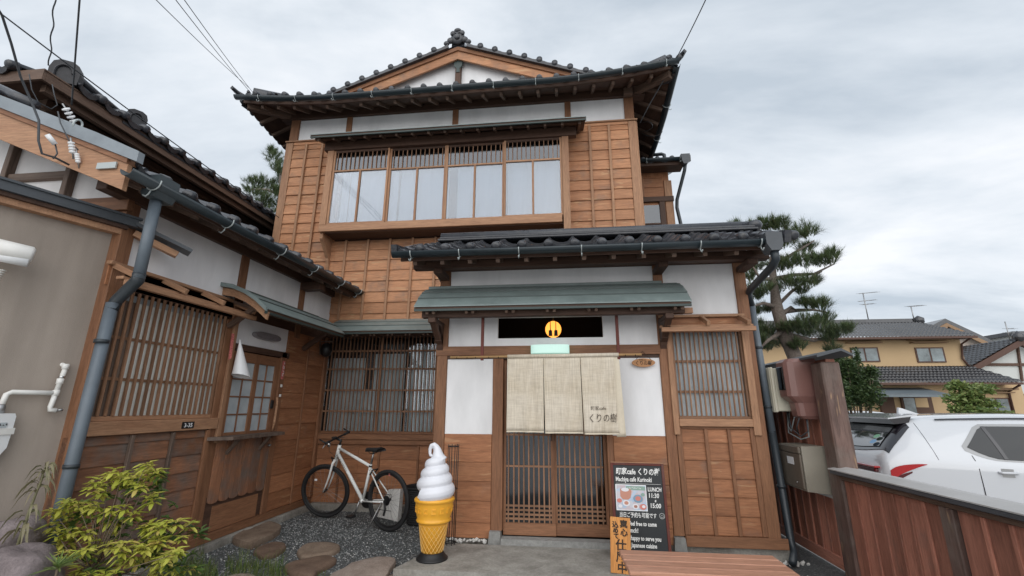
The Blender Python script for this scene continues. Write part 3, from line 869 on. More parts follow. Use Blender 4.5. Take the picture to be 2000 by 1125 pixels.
# soffit boards, rafters, fascia
def eave_path(y, dz, n=24): return [(XL+0.02+(XR-XL-0.04)*i/n, y, ZE+lift(XL+(XR-XL)*i/n)+dz) for i in range(n+1)]
a_, b_ = eave_path(YE+0.03, -0.105), [(XL+0.02+(XR-XL-0.04)*i/24, WY+0.1, 6.545) for i in range(25)]
meshobj('soffit', 'beam_x', H, [Vector(p) for pr in zip(a_, b_) for p in pr], [[2*i, 2*i+1, 2*i+3, 2*i+2] for i in range(24)])
sweep('fascia', 'beam_x', H, eave_path(YE+0.02, -0.075), [(-0.012, -0.035), (0.012, -0.035), (0.012, 0.035), (-0.012, 0.035)], False)
for i in range(23):
    x = XL+0.35+i*(XR-XL-0.7)/22
    bar('rafter', 'rafter', H, (x, YE+0.05, ZE+lift(x)-0.135), (x, WY+0.05, 6.505), 0.048, 0.055, 0.003)
for sx, xe in ((-1, XL), (1, XR)):
    # side eaves: soffit, fascia, rafters
    def sp(s, dz): 
        q = max(0, 1-s/1.8); return ZE+0.15*q*q+(0.035*q if sx > 0 else 0)-(0.05*min(1, s) if sx > 0 else 0)+dz
    path = [(xe-sx*0.02, YE+0.02+s*0.25, sp(s*0.25, -0.075)) for s in range(25)]
    sweep('fascia', 'beam_y', H, path, [(-0.012, -0.035), (0.012, -0.035), (0.012, 0.035), (-0.012, 0.035)], False)
    xw = -4.72 if sx < 0 else 1.25
    V = []
    for s in range(25):
        y = YE+0.03+s*0.25; V += [(xe-sx*0.03, y, sp(s*0.25, -0.105)), (xw, y, 6.53)]
    meshobj('soffit', 'beam_y', H, V, [[2*i, 2*i+1, 2*i+3, 2*i+2] for i in range(24)])
    for i in range(14):
        y = 6.35+i*0.33; bar('rafter', 'rafter', H, (xe-sx*0.05, y, sp(y-YE, -0.135)), (xw, y, 6.49), 0.048, 0.055, 0.003)
    bar('hip_rafter', 'rafter', H, (xe-sx*0.06, YE+0.06, ZE+0.0), (xw-sx*0.1, WY+0.1, 6.44), 0.09, 0.11, 0.004)
    p = [(xe+sx*0.02, YE-0.02+s*0.25, sp(s*0.25, -0.075)) for s in range(25)]
    if sx > 0: gutter_run(H, p, 0.058, hooks=[0.75, 1.6, 2.45, 3.3], outward=1)
    # side eave tiles
    u = Vector((0, 1, 0)) if sx > 0 else Vector((0, -1, 0))
    o = (xe+sx*0.05, YE+0.05, ZE-0.03) if sx > 0 else (xe+sx*0.05, YE+0.05+14*0.265, ZE-0.03)
    tiled_slope(H, o, u, Vector((-sx, 0, SL)), 14, 1, zfun=lambda q, r: sp(q.y-YE, 0)-ZE)
    # hip ridge with end ornament and the upturned corner tile
    hp = [(xe+sx*0.03-sx*t, YE-0.03+t, ZE+0.20+SL*t+0.05*max(0, 1-t)) for t in (0.12, 0.3, 0.5, 0.7)]
    sweep('hip_ridge', 'tile', H, hp, [(-0.09, -0.10), (0.09, -0.10), (0.08, 0.0), (0.065, 0.06), (0.03, 0.09), (-0.03, 0.09), (-0.065, 0.06), (-0.08, 0.0)])
    onigawara(H, (xe-sx*0.06, YE+0.04, ZE+0.155), 0.62 if sx > 0 else 0.5, R(35*sx))
    ct = []
    V = []
    for k, (t, zz_) in enumerate(((0.22, 0.13), (0.08, 0.145), (-0.02, 0.18), (-0.09, 0.235))):
        px_, py_ = xe-sx*t+sx*0.03, YE+t-0.04
        ww = [0.10, 0.085, 0.06, 0.035][k]
        V += [(px_-ww, py_-ww*sx*0.6*0+0, ZE+zz_), (px_, py_-0.0, ZE+zz_+0.045), (px_+ww, py_, ZE+zz_), (px_, py_, ZE+zz_-0.03)]
    Fq = []
    for k in range(3):
        for j in range(4): Fq.append([4*k+j, 4*k+(j+1) % 4, 4*k+4+(j+1) % 4, 4*k+4+j])
    Fq += [[0, 1, 2, 3], [15, 14, 13, 12]]
    meshobj('corner_tile', 'tile', H, V, Fq, True)
gp = [(x, YE-0.115, z-0.065) for x, y, z in eave_path(YE, -0.01, 30)]
gp[0] = (XL-0.03, gp[0][1], gp[0][2]); gp[-1] = (XR+0.03, gp[-1][1], gp[-1][2])
gutter_run(H, gp, 0.058, hooks=[0.45+0.655*i for i in range(11)], outward=1)
# ---- gable
GY = 6.50; GZ = 7.72
def gl(x, off=0): return GZ+off-SL*abs(x-XC)
for sx in (-1, 1):
    xb = XC+sx*2.55
    # bargeboard, moulding above it, verge tiles and the slope strip behind
    prism('bargeboard', 'plank_up_x', H, [(XC, gl(XC, -0.10)), (xb, gl(xb, -0.10)), (xb, gl(xb, -0.27)), (XC, gl(XC, -0.27))], 'y', GY, GY+0.035)
    prism('barge_moulding', 'post_x', H, [(XC, gl(XC, -0.03)), (xb, gl(xb, -0.03)), (xb, gl(xb, -0.105)), (XC, gl(XC, -0.105))], 'y', GY-0.03, GY+0.06)
    prism('soffit', 'beam', H, [(XC, gl(XC, -0.10)), (xb, gl(xb, -0.10)), (xb, gl(xb, -0.12)), (XC, gl(XC, -0.12))], 'y', GY+0.06, 7.0)
    V = [(XC, GY-0.04, gl(XC)), (xb, GY-0.04, gl(xb)), (xb, 12, gl(xb)), (XC, 12, gl(XC))]
    meshobj('roof_slope', 'tile', H, V, [[0, 1, 2, 3]])
    # edge tiles: scalloped verge
    n = 9
    for k in range(n):
        t = 0.30+k*0.262; x = XC+sx*t
        V, Fq = [], []
        pr = []
        for q in range(7):
            f = q/6; pr.append((x+sx*(f*0.262-0.131), gl(x+sx*(f*0.262-0.131))+0.035+0.05*math.cos(f*math.pi*2)**3*(1 if f > 0.5 else 0.2)))
        low_ = [(p, gl(p)-0.03) for p, z in pr][::-1]
        prism('verge_tile', 'tile', H, pr+low_, 'y', GY-0.09, GY+0.16)
        V, Fq = tubegeo([(x+sx*0.125, GY-0.10, gl(x+sx*0.125)+0.05), (x+sx*0.125, GY+0.2, gl(x+sx*0.125)+0.05)], 0.052, 12)
        meshobj('verge_roll', 'tile', H, V, Fq, True)
prism('gable_wall', 'plaster', H, [(XC-2.6, 6.6), (XC+2.6, 6.6), (XC, 7.585)], 'y', 6.64, 6.7)
bar('gable_strut', 'beam', H, (XC-0.0, 6.60, 6.7), (XC, 6.60, 7.42), 0.10, 0.10, 0.004)
box('gable_tie', 'beam', H, XC-2.2, XC+2.2, 6.60, 6.64, 6.62, 6.72)
prism('gable_pendant', 'dark_green', H, [(XC-0.09, 7.50), (XC+0.09, 7.50), (XC+0.07, 7.34), (XC+0.03, 7.28), (XC+0.035, 7.20), (XC-0.035, 7.20), (XC-0.03, 7.28), (XC-0.07, 7.34)], 'y', GY+0.04, GY+0.08)
sweep('ridge', 'tile', H, [(XC, GY-0.02, GZ+0.02), (XC, 12, GZ+0.02)], [(-0.12, -0.06), (0.12, -0.06), (0.11, 0.12), (0.07, 0.20), (0, 0.23), (-0.07, 0.20), (-0.11, 0.12)], False)
onigawara(H, (XC, GY-0.06, GZ+0.03), 1.0)

# ================================================================== entrance block of the house
EY = 4.85
box('core_wall', 'interior', H, 1.14, 1.965, EY+0.06, 6.44, 0.0, 2.9)
box('core_wall', 'interior', H, -1.37, -1.30, EY+0.06, 6.44, 0.0, 2.9)
box('inner_wall', 'interior', H, -1.30, 1.14, 5.9, 5.95, 0.0, 2.9)
box('inner_wall', 'interior', H, -1.29, 1.13, EY+0.07, 5.9, 2.9, 2.93)
box('inner_floor', 'interior', H, -1.29, 1.13, EY+0.07, 5.9, 0.0, 0.12)
for x0, x1, z0 in ((-1.385, -1.268, 0.12), (-0.755, -0.640, 0.20), (0.425, 0.490, 0.12), (1.015, 1.115, 0.21), (1.865, 1.98, 0.13)):
    zt = 1.90 if x0 in (-0.755, 0.425) else 2.95
    wbox('post', 'post', H, 'y', EY, x0, x1, -0.10, 0.025, z0, zt, 0.005)
wbox('eave_beam', 'beam', H, 'y', EY, -1.39, 2.02, -0.06, 0.04, 2.915, 3.08, 0.004)
for a, b, z0, z1 in ((-1.266, 1.014, 2.66, 2.914), (1.116, 1.864, 2.335, 2.914)):
    wbox('plaster_panel', 'plaster', H, 'y', EY, a, b, -0.04, 0.0, z0, z1, 0)
wbox('beam', 'beam', H, 'y', EY, -1.266, 1.014, -0.04, 0.015, 2.43, 2.659)
# plaster with the transom opening
for a, b, z0, z1 in ((-1.266, -0.71, 2.04, 2.429), (0.445, 1.014, 2.04, 2.429), (-0.71, 0.445, 2.04, 2.125), (-0.71, 0.445, 2.362, 2.429)):
    wbox('plaster_panel', 'plaster', H, 'y', EY, a, b, -0.06, 0.0, z0, z1, 0)
#box('transom_glass', 'glass_clear', H, -0.71, 0.445, EY+0.03, EY+0.034, 2.125, 2.362)
wbox('lintel', 'post', H, 'y', EY, -1.40, 1.03, -0.05, 0.03, 1.935, 2.038, 0.004)
wbox('lintel', 'beam', H, 'y', EY, -1.38, 1.014, -0.05, 0.012, 1.90, 1.934, 0.002)
for a, b in ((-1.266, -0.757), (0.492, 1.013)):
    wbox('plaster_panel', 'plaster', H, 'y', EY, a, b, -0.04, 0.004, 1.113, 1.899, 0)
    pl = wbox('cladding', 'plank', H, 'y', EY, a, b, -0.04, 0.002, 0.125, 1.112, 0)
    z = 0.128
    for hh in (0.14, 0.20, 0.185, 0.185, 0.27):
        wbox('plank', 'plank', pl, 'y', EY, a+0.002, b-0.002, 0.0025, 0.014+random.uniform(0, 0.003), z, z+hh-0.003, 0.002); z += hh
for x0, x1 in ((-0.78, -0.635), (0.99, 1.125)):
    prism('foundation_stone', 'granite', H, [(x0, 0.0), (x1, 0.0), (x1-0.02, 0.205), (x0+0.02, 0.205)], 'y', EY-0.075, EY+0.05)
# sliding doors
for a, b, d in ((-0.638, -0.105, 0.03), (-0.128, 0.424, 0.055)):
    dr = wbox('sliding_door', 'post', H, 'y', EY, a, b, -d-0.03, -d, 0.155, 0.268, 0.003)
    def db(n, x0, x1, z0, z1, mt='post', p=0.0): return wbox(n, mt, dr, 'y', EY, x0, x1, -d-0.028+p, -d-0.002+p, z0, z1, 0.002)
    s0 = 0.028 if a < -0.3 else 0.042
    db('stile', a, a+s0, 0.269, 1.90); db('stile', b-(0.042 if a < -0.3 else 0.03), b, 0.269, 1.90)
    db('top_rail', a+0.04, b-0.04, 1.84, 1.90)
    A, B = a+s0, b-0.04
    n = 9
    for i in range(n):
        x = A+(B-A)*(i+0.5)/n+ (0.004 if i else 0)
        wbox('slat', 'slat', dr, 'y', EY, x-0.007, x+0.007, -d-0.012, -d+0.004, 0.269, 1.84, 0)
    for z in (0.305, 0.345, 0.385, 0.425, 0.80, 1.11, 1.42, 1.70):
        wbox('rail', 'slat', dr, 'y', EY, A, B, -d-0.014, -d-0.001, z-0.009, z+0.009, 0)
    wbox('pane', 'glass_dark', dr, 'y', EY, A, B, -d-0.022, -d-0.018, 0.27, 1.84, 0)
    hx = b-0.03 if a < -0.3 else a+0.02
    wbox('handle', 'beam', dr, 'y', EY, hx-0.008, hx+0.008, -d, -d+0.003, 1.05, 1.13, 0.001)
# left reveal beside the doors is dark glass with a slim jamb
# lantern inside, hanging behind the transom
lw = thing('lantern', 'round glowing amber lantern hanging inside behind the dark transom', 'lantern', (-0.10, 5.25, 2.30))
M['amber'] = emis('amber', (1.0, 0.36, 0.055), 1.15, (0.8, 0.5, 0.2))
pr = [(0.095*math.sin(math.pi*i/12)+1e-4, -0.10*math.cos(math.pi*i/12)) for i in range(13)]
lathe('lamp_shade', 'amber', lw, pr, (-0.10, 5.25, 2.285), 24)
tube('cord', 'black', lw, [(-0.10, 5.25, 2.38), (-0.10, 5.25, 2.89)], 0.005, 6)
for dx in (-0.032, 0.032):
    prism('lamp_frame', 'black', lw, [(dx-0.10-0.004, 2.37), (dx-0.10+0.004, 2.37), (dx-0.10+0.005, 2.26), (dx-0.10+0.019, 2.255), (dx-0.10+0.022, 2.19), (dx-0.10-0.022, 2.19), (dx-0.10-0.019, 2.255), (dx-0.10-0.005, 2.26)], 'y', 5.135, 5.15)
# lit white-green wall lamp over the curtain
fl = thing('wall_lamp', 'lit pale green bow fronted lamp above the door curtain', 'lamp', (-0.13, EY, 1.99))
M['lamp_glass'] = emis('lamp_glass', (0.52, 0.88, 0.74), 0.34, (0.45, 0.55, 0.53))
pts = [(-0.335, EY-0.031), (-0.335, EY-0.10)]+[(-0.13-0.20*math.cos(R(a)), EY-0.10-0.045*math.sin(R(a))) for a in range(10, 171, 10)]+[(0.075, EY-0.10), (0.075, EY-0.031)]
prism('diffuser', 'lamp_glass', fl, pts[::-1], 'z', 1.945, 2.035)
box('base_plate', 'white_plastic', fl, -0.31, 0.05, EY-0.0305, EY-0.02, 1.955, 2.028)
# green metal canopy over the door, convex
DP = [(0.0, 2.715), (0.02, 2.705), (0.14, 2.665), (0.26, 2.60), (0.375, 2.515), (0.49, 2.400)]
ext = [0.05, 0.0]
cx0, cx1 = -1.52, 1.26
canopy(H, 'y', EY, cx0, cx1, DP)
for z0, p in ((2.716, 0.02),): wbox('ridge_cap', 'green_metal', H, 'y', EY, cx0, 1.10, 0.0, 0.035, 2.70, 2.735, 0.004)
k = 0
for g in range(7):
    for s in (-0.035, 0.035):
        x = -1.36+g*0.418+s
        bar('rafter', 'rafter', H, (x, EY-0.02, 2.56), (x, EY-0.45, 2.335), 0.03, 0.034, 0.003)
wbox('eave_beam', 'beam', H, 'y', EY, -1.47, 1.22, 0.30, 0.38, 2.30, 2.37, 0.004)
wbox('beam_end', 'trim', H, 'y', EY, 1.22, 1.30, 0.31, 0.37, 2.30, 2.355, 0.003)
for x in (-1.355, 1.065):
    bar('canopy_bracket', 'beam', H, (x, EY-0.02, 2.09), (x, EY-0.36, 2.31), 0.07, 0.10, 0.008)
    box('canopy_bracket', 'beam', H, x-0.04, x+0.04, EY-0.40, EY-0.026, 2.245, 2.30, 0.006)
    prism('bracket_block', 'beam', H, [(EY-0.027, 2.25), (EY-0.24, 2.25), (EY-0.22, 2.19), (EY-0.14, 2.16), (EY-0.12, 2.09), (EY-0.06, 2.06), (EY-0.027, 1.99)], 'x', x-0.035, x+0.035)
# hanging rods that carry the bamboo pole
for x in (-0.835, 0.565):
    box('hanger', 'redwood', H, x-0.015, x+0.015, 4.585, 4.612, 1.86, 2.32, 0.002)
# right-hand lattice window, hood, panel
box('window_back', 'frosted', H, 1.16, 1.85, EY+0.035, EY+0.04, 1.29, 2.16)
rw = wbox('lattice_window', 'slat', H, 'y', EY, 1.15, 1.86, -0.05, 0.02, 1.285, 1.31, 0.002)
wbox('stile', 'slat', rw, 'y', EY, 1.15, 1.17, -0.05, 0.02, 1.311, 2.18); wbox('stile', 'slat', rw, 'y', EY, 1.835, 1.86, -0.05, 0.02, 1.311, 2.18)
wbox('pane', 'frosted', rw, 'y', EY, 1.17, 1.835, -0.03, -0.025, 1.311, 2.18, 0)
lattice(rw, 'y', EY, 1.175, 1.83, 1.311, 2.18, 14, (1.55, 1.86), 0.013, 0.018, proud=0.0)
wbox('head_board', 'beam', H, 'y', EY, 1.12, 1.864, -0.03, 0.015, 2.18, 2.334)
wbox('side_board', 'trim', H, 'y', EY, 1.095, 1.15, 0.026, 0.048, 1.13, 2.20)
wbox('side_board', 'trim', H, 'y', EY, 1.855, 1.925, 0.026, 0.048, 1.13, 2.20)
wbox('sill_beam', 'trim', H, 'y', EY, 1.151, 1.854, -0.02, 0.055, 1.21, 1.284, 0.004)
hood(H, 'y', EY-0.02, 1.03, 1.90, 2.345, 0.24, 0.165, 3)
cl = wbox('cladding', 'plank', H, 'y', EY, 1.116, 1.864, -0.04, 0.0, 0.13, 1.209, 0)
planks(cl, 'plank', 'y', 1.17, 1.82, 0.225, 1.185, 0.166, (1.40, 1.62), face=EY-0.001, th=0.014)
for x in (1.40, 1.62): wbox('batten', 'post', cl, 'y', EY, x-0.016, x+0.016, 0.016, 0.034, 0.225, 1.185)
wbox('frame_board', 'post', cl, 'y', EY, 1.118, 1.17, 0.001, 0.03, 0.225, 1.205); wbox('frame_board', 'post', cl, 'y', EY, 1.82, 1.863, 0.001, 0.03, 0.225, 1.205)
wbox('base_board', 'post', cl, 'y', EY, 1.118, 2.03, 0.03, 0.045, 0.128, 0.222)
wbox('frame_board', 'post', cl, 'y', EY, 1.17, 1.82, 0.001, 0.028, 1.186, 1.208)
# ---- lean-to roof over the entrance
LX0, LX1, LY, LZ, LS = -1.70, 2.13, 4.19, 2.945, 0.43
lv = Vector((0, 1, LS)).normalized()
meshobj('roof_slope', 'tile', H, [(LX0+.02, LY+0.03, LZ-0.02), (LX1-.02, LY+0.03, LZ-0.02), (LX1-.02, 4.97, LZ+LS*0.78-0.02), (LX0+.02, 4.97, LZ+LS*0.78-0.02)], [[0, 1, 2, 3]])
meshobj('roof_slope', 'tile', H, [(LX0+.02, 4.97, LZ+LS*0.78-0.02), (LX1-.02, 4.97, LZ+LS*0.78-0.02), (LX1-.02, 6.44, 2.96), (LX0+.02, 6.44, 2.96)], [[0, 1, 2, 3]])
tiled_slope(H, (LX0+0.02, LY, LZ), (1, 0, 0), lv, 14, 4)
tiled_slope(H, (LX0+0.02+14*0.265, LY, LZ), (1, 0, 0), lv, 1, 4, w=0.11)
bar('ridge_course', 'tile', H, (LX0+0.25, 4.95, LZ+LS*0.78+0.035), (LX1+0.06, 4.95, LZ+LS*0.78+0.035), 0.24, 0.03, 0.008)
bar('ridge_course', 'tile', H, (LX0+0.27, 4.95, LZ+LS*0.78+0.066), (LX1+0.04, 4.95, LZ+LS*0.78+0.066), 0.20, 0.028, 0.008)
tube('ridge_roll', 'tile', H, [(LX0+0.27, 4.95, LZ+LS*0.78+0.10), (LX1+0.06, 4.95, LZ+LS*0.78+0.10)], 0.06, 12)
lathe('ridge_boss', 'tile', H, [(0.0001, -0.03), (0.07, -0.02), (0.085, 0.02), (0.07, 0.06), (0.0001, 0.07)], (LX1+0.06, 4.93, LZ+LS*0.78+0.08), 14)
for x in (LX0, LX1):
    V = []
    s_ = -1 if x < 0 else 1
    prism('verge_tile', 'tile', H, [(LY-0.02, LZ-0.05), (4.97, LZ+LS*0.78-0.05), (4.97, LZ+LS*0.78+0.05), (LY+0.2, LZ+0.12), (LY-0.06, LZ+0.06)], 'x', x-0.03, x+0.03)
# gutter, soffit and rafters
gutter_run(H, [(LX0+0.0, LY-0.060, LZ-0.035), (1.90, LY-0.060, LZ-0.04)], 0.052, hooks=[0.20, 0.70, 1.30, 1.91, 2.48, 3.02, 3.56], outward=1)
V = [(LX0+0.1, LY+0.03, LZ-0.075), (LX1-0.05, LY+0.03, LZ-0.075), (LX1-0.05, EY, 3.07), (LX0+0.1, EY, 3.07)]
meshobj('soffit', 'beam_x', H, V, [[0, 1, 2, 3]])
box('fascia', 'beam', H, LX0+0.06, LX1-0.04, LY+0.012, LY+0.03, LZ-0.10, LZ-0.025)
for i in range(13):
    x = LX0+0.2+i*0.29; bar('rafter', 'rafter', H, (x, LY+0.05, LZ-0.11), (x, EY, 3.03), 0.042, 0.05, 0.003)
wbox('purlin', 'beam', H, 'y', EY, -1.62, 2.12, 0.22, 0.32, 2.86, 2.95, 0.006)
for x in (-1.33, 1.06, 1.94): box('arm_beam', 'beam', H, x-0.05, x+0.05, EY-0.34, EY-0.03, 2.80, 2.86, 0.005)
# gutter box and downpipe at the right corner
dp = thing('downpipe', 'grey downpipe with hopper box at the right corner of the entrance roof', 'downpipe', (1.95, 4.6, 0))
prism('hopper', 'dark_sheet', dp, [(1.895, 2.965), (2.04, 2.965), (2.04, 2.85), (2.01, 2.79), (1.93, 2.79), (1.895, 2.86)], 'y', LY-0.12, LY+0.03)
P0 = [(1.975, 4.12, 2.80), (1.985, 4.14, 2.72), (1.98, 4.2, 2.68), (1.985, 4.75, 2.60), (1.995, 4.86, 2.57), (2.03, 4.90, 2.45)]
tube('elbow', 'pipe_dark', dp, P0, 0.036, 12)
tube('pipe', 'pipe_grey', dp, [(2.03, 4.90, 2.47), (2.06, 4.90, 1.15)], 0.034, 12)
tube('pipe', 'pipe_dark', dp, [(2.06, 4.90, 1.17), (2.09, 4.90, 0.20), (2.08, 4.84, 0.10), (2.0, 4.72, 0.05)], 0.034, 12)
for z in (2.0, 1.4, 0.66): lathe('pipe_clamp', 'pipe_dark', dp, [(0.036, -0.012), (0.041, -0.012), (0.041, 0.012), (0.036, 0.012)], (2.042 if z > 1.8 else 2.054 if z > 1 else 2.076, 4.90, z), 12)
# ---- recessed wall behind the bicycle
box('window_back', 'interior', H, -3.95, -1.55, WY+0.16, WY+0.168, 0.9, 2.75)
bw = wbox('lattice_window', 'post', H, 'y', WY, -3.60, -1.84, -0.10, 0.0, 1.005, 1.04, 0.003)
curtain('curtain', 'cloth_pale', H, -3.50, -2.98, WY+0.065, 1.04, 2.10, 0.008, 4)
curtain('curtain', 'cloth_pale', H, -2.85, -2.35, WY+0.065, 1.04, 2.16, 0.008, 4)
curtain('curtain', 'cloth_pale', H, -2.28, -1.88, WY+0.065, 1.04, 2.28, 0.008, 3)
curtain('curtain', 'cloth_pale', H, -3.35, -2.4, WY+0.10, 1.04, 1.62, 0.006, 4)
wbox('pane', 'glass_clear', bw, 'y', WY, -3.57, -1.85, -0.05, -0.046, 1.04, 2.40, 0)
for x in (-3.58, -2.72, -1.86): wbox('stile', 'post', bw, 'y', WY, x-0.015, x+0.015, -0.04, -0.01, 1.04, 2.42)
lattice(bw, 'y', WY, -3.58, -1.86, 1.04, 2.42, 30, (1.32, 1.62, 1.93, 2.20), 0.0125, 0.02, proud=0.0)
wbox('sill_beam', 'post', H, 'y', WY, -3.60, -1.40, -0.08, 0.06, 0.93, 1.004, 0.004)
wbox('sill_board', 'post', H, 'y', WY, -3.60, -1.40, -0.08, 0.04, 0.86, 0.929, 0.004)
wbox('post', 'post', H, 'y', WY, -1.84, -1.70, -0.10, 0.02, 1.005, 2.42)
wbox('post', 'post', H, 'y', WY, -1.70, -1.39, -0.10, 0.0, 1.005, 2.42)
c2 = wbox('cladding', 'plank', H, 'y', WY, -3.60, -1.40, -0.08, 0.0, 0.07, 0.859, 0)
planks(c2, 'plank', 'y', -3.60, -1.40, 0.09, 0.855, 0.19, (-2.93, -2.05), face=WY-0.001, th=0.014)
for x in (-3.2, -2.62, -2.05, -1.6): wbox('batten', 'post', c2, 'y', WY, x-0.015, x+0.015, 0.016, 0.034, 0.09, 0.855)
wbox('eave_beam', 'beam', H, 'y', WY, -3.60, -1.39, -0.05, 0.03, 2.42, 2.60, 0.004)
canopy(H, 'y', WY, -3.42, -1.40, [(0.0, 2.69), (0.17, 2.615), (0.34, 2.53), (0.50, 2.435)])
for g in range(8):
    for s in (-0.03, 0.03):
        bar('rafter', 'rafter', H, (-3.2+g*0.26+s, WY-0.05, 2.55), (-3.2+g*0.26+s, WY-0.46, 2.37), 0.026, 0.03, 0.002)
# side wall of the entrance block facing the bicycle
box('side_wall', 'plank', H, -1.392, -1.371, EY+0.11, 6.44, 0.1, 2.42)

# ---- rear extension seen past the right corner
E_ = 8.0
box('rear_wall', 'plank', H, 1.30, 2.12, E_, 11, 2.9, 5.95)
wbox('post', 'trim', H, 'y', E_, 2.02, 2.16, -0.02, 0.03, 4.2, 5.60)
wbox('beam', 'beam', H, 'y', E_, 1.30, 2.17, 0.0, 0.06, 5.16, 5.26)
planks(H, 'plank', 'y', 1.32, 2.0, 5.27, 5.70, 0.2, (1.62,), face=E_-0.002)
wbox('batten', 'post', H, 'y', E_, 1.60, 1.64, 0.022, 0.05, 5.27, 5.7)
wd = wbox('window', 'beam', H, 'y', E_, 1.36, 1.98, 0.0, 0.05, 4.50, 4.55)
wbox('stile', 'beam', wd, 'y', E_, 1.42, 1.46, 0.0, 0.05, 4.55, 5.16); wbox('stile', 'beam', wd, 'y', E_, 1.90, 2.0, 0.0, 0.05, 4.55, 5.16)
wbox('pane', 'glass_dark', wd, 'y', E_, 1.46, 1.90, 0.02, 0.024, 4.55, 5.10, 0)
#wbox('window_back', 'frosted', wd, 'y', E_, 1.47, 1.90, 0.004, 0.008, 4.57, 5.0, 0)
wbox('rail', 'beam', wd, 'y', E_, 1.46, 1.90, 0.024, 0.04, 4.70, 4.73); wbox('sill', 'white_plastic', wd, 'y', E_, 1.34, 1.98, 0.0, 0.07, 4.465, 4.49)
tiled_slope(H, (1.35, E_-0.35, 5.86), (1, 0, 0), Vector((0, 1, 0.4)), 4, 2)
box('fascia', 'beam', H, 1.30, 2.36, E_-0.33, E_-0.30, 5.76, 5.86); box('soffit', 'beam', H, 1.30, 2.36, E_-0.3, E_+0.02, 5.79, 5.82)
prism('verge_tile', 'tile', H, [(E_-0.35, 5.80), (E_+1.5, 6.5), (E_+1.5, 6.6), (E_-0.36, 5.93)], 'x', 2.36, 2.46)
gutter_run(H, [(1.30, E_-0.38, 5.87), (2.30, E_-0.38, 5.86)], 0.05, hooks=[0.35, 0.95], outward=1)
d2 = thing('downpipe', 'thin dark downpipe of the small upper rear roof beside the sky', 'downpipe', (2.3, 7.7, 3))
prism('hopper', 'dark_sheet', d2, [(2.26, 5.90), (2.42, 5.90), (2.40, 5.76), (2.36, 5.70), (2.30, 5.70), (2.27, 5.77)], 'y', E_-0.46, E_-0.32)
tube('pipe', 'pipe_dark', d2, [(2.34, 7.62, 5.72), (2.33, 7.66, 5.62), (2.21, 7.90, 5.15), (2.20, 7.92, 5.0), (2.27, 7.92, 4.42), (2.30, 7.85, 4.33), (2.36, 7.7, 4.30)], 0.032, 10)
d3 = thing('downpipe', 'short bent pipe from the main gutter down to the rear roof', 'downpipe', (1.95, 7.9, 6))
tube('pipe', 'pipe_dark', d3, [(1.83, 8.0, 6.28), (1.84, 8.0, 6.18), (2.02, 7.95, 6.16), (2.06, 7.92, 6.12), (2.06, 7.9, 5.93)], 0.034, 10)

# ================================================================== LOW WING on the left
Wg = thing('side_wing', 'low timber wing with lattice window, wooden side door and green arched canopy', 'house', (-4.2, 4.6, 0))
WX = -3.60
box('core_wall', 'interior', Wg, -4.9, WX-0.05, 3.12, 6.44, 0, 3.1)
for a, b in ((3.02, 3.135), (4.405, 4.52), (5.58, 5.69)):
    wbox('post', 'post', Wg, 'x', WX, a, b, -0.1, 0.022, 2.28 if a > 4 else 0.05, 3.11, 0.004)
for a, b in ((3.136, 4.404), (4.521, 5.579), (5.691, 6.44)):
    wbox('plaster_panel', 'plaster', Wg, 'x', WX, a, b, -0.05, 0.0, 2.50, 3.05, 0)
wbox('eave_beam', 'beam', Wg, 'x', WX, 2.8, 6.44, -0.05, 0.05, 3.051, 3.17, 0.004)
wbox('beam_end', 'beam', Wg, 'x', WX, 5.56, 5.71, 0.022, 0.30, 2.95, 3.05, 0.004)
# lattice window towards the yard
box('window_back', 'interior', Wg, WX-0.048, WX-0.045, 3.14, 4.40, 1.27, 2.3)
lw2 = wbox('lattice_window', 'trim', Wg, 'x', WX, 3.14, 4.34, -0.04, 0.01, 1.272, 1.31, 0.003)
def blinds():
    # pale sliding shutters behind the slats
    n = 19
    for i in range(n):
        y = 3.16+1.16*(i+0.5)/n
        wbox('board', 'cloth_pale' if i > 2 else 'grey_wood', lw2, 'x', WX, y-0.029, y+0.0285, -0.022, -0.012, 1.311, 2.24, 0)
blinds()
wbox('pane', 'frosted', lw2, 'x', WX, 3.14, 4.34, -0.040, -0.036, 1.311, 2.30, 0)
lattice(lw2, 'x', WX, 3.15, 4.34, 1.311, 2.32, 19, (1.60, 1.93), 0.017, 0.02, proud=0.0)
wbox('post', 'post', Wg, 'x', WX, 4.34, 4.46, -0.05, 0.02, 0.10, 2.30, 0.004)
wbox('sill_beam', 'trim', Wg, 'x', WX, 3.08, 4.41, -0.03, 0.05, 1.165, 1.271, 0.004)
wbox('sill_end', 'trim', Wg, 'x', WX, 4.42, 4.475, 0.021, 0.05, 1.02, 2.28, 0.003)
wbox('head_board', 'beam', Wg, 'x', WX, 3.136, 4.40, -0.03, 0.012, 2.32, 2.499, 0)
hood(Wg, 'x', WX, 2.98, 4.44, 2.515, 0.26, 0.17, 4)
c3 = wbox('cladding', 'plank_old', Wg, 'x', WX, 3.02, 4.339, -0.04, 0.0, 0.10, 1.164, 0)
planks(c3, 'plank_old', 'x', 3.04, 4.33, 0.16, 1.155, 0.155, (3.50, 3.90), face=WX+0.001, th=0.016)
for y in (3.50, 3.90): wbox('batten', 'grey_wood', c3, 'x', WX, y-0.016, y+0.016, 0.018, 0.045, 0.16, 1.155)
wbox('frame_board', 'post', c3, 'x', WX, 4.29, 4.338, 0.018, 0.04, 0.12, 1.155)
wbox('base_board', 'post', Wg, 'x', WX, 3.02, 6.40, 0.0, 0.045, 0.078, 0.155, 0.004)
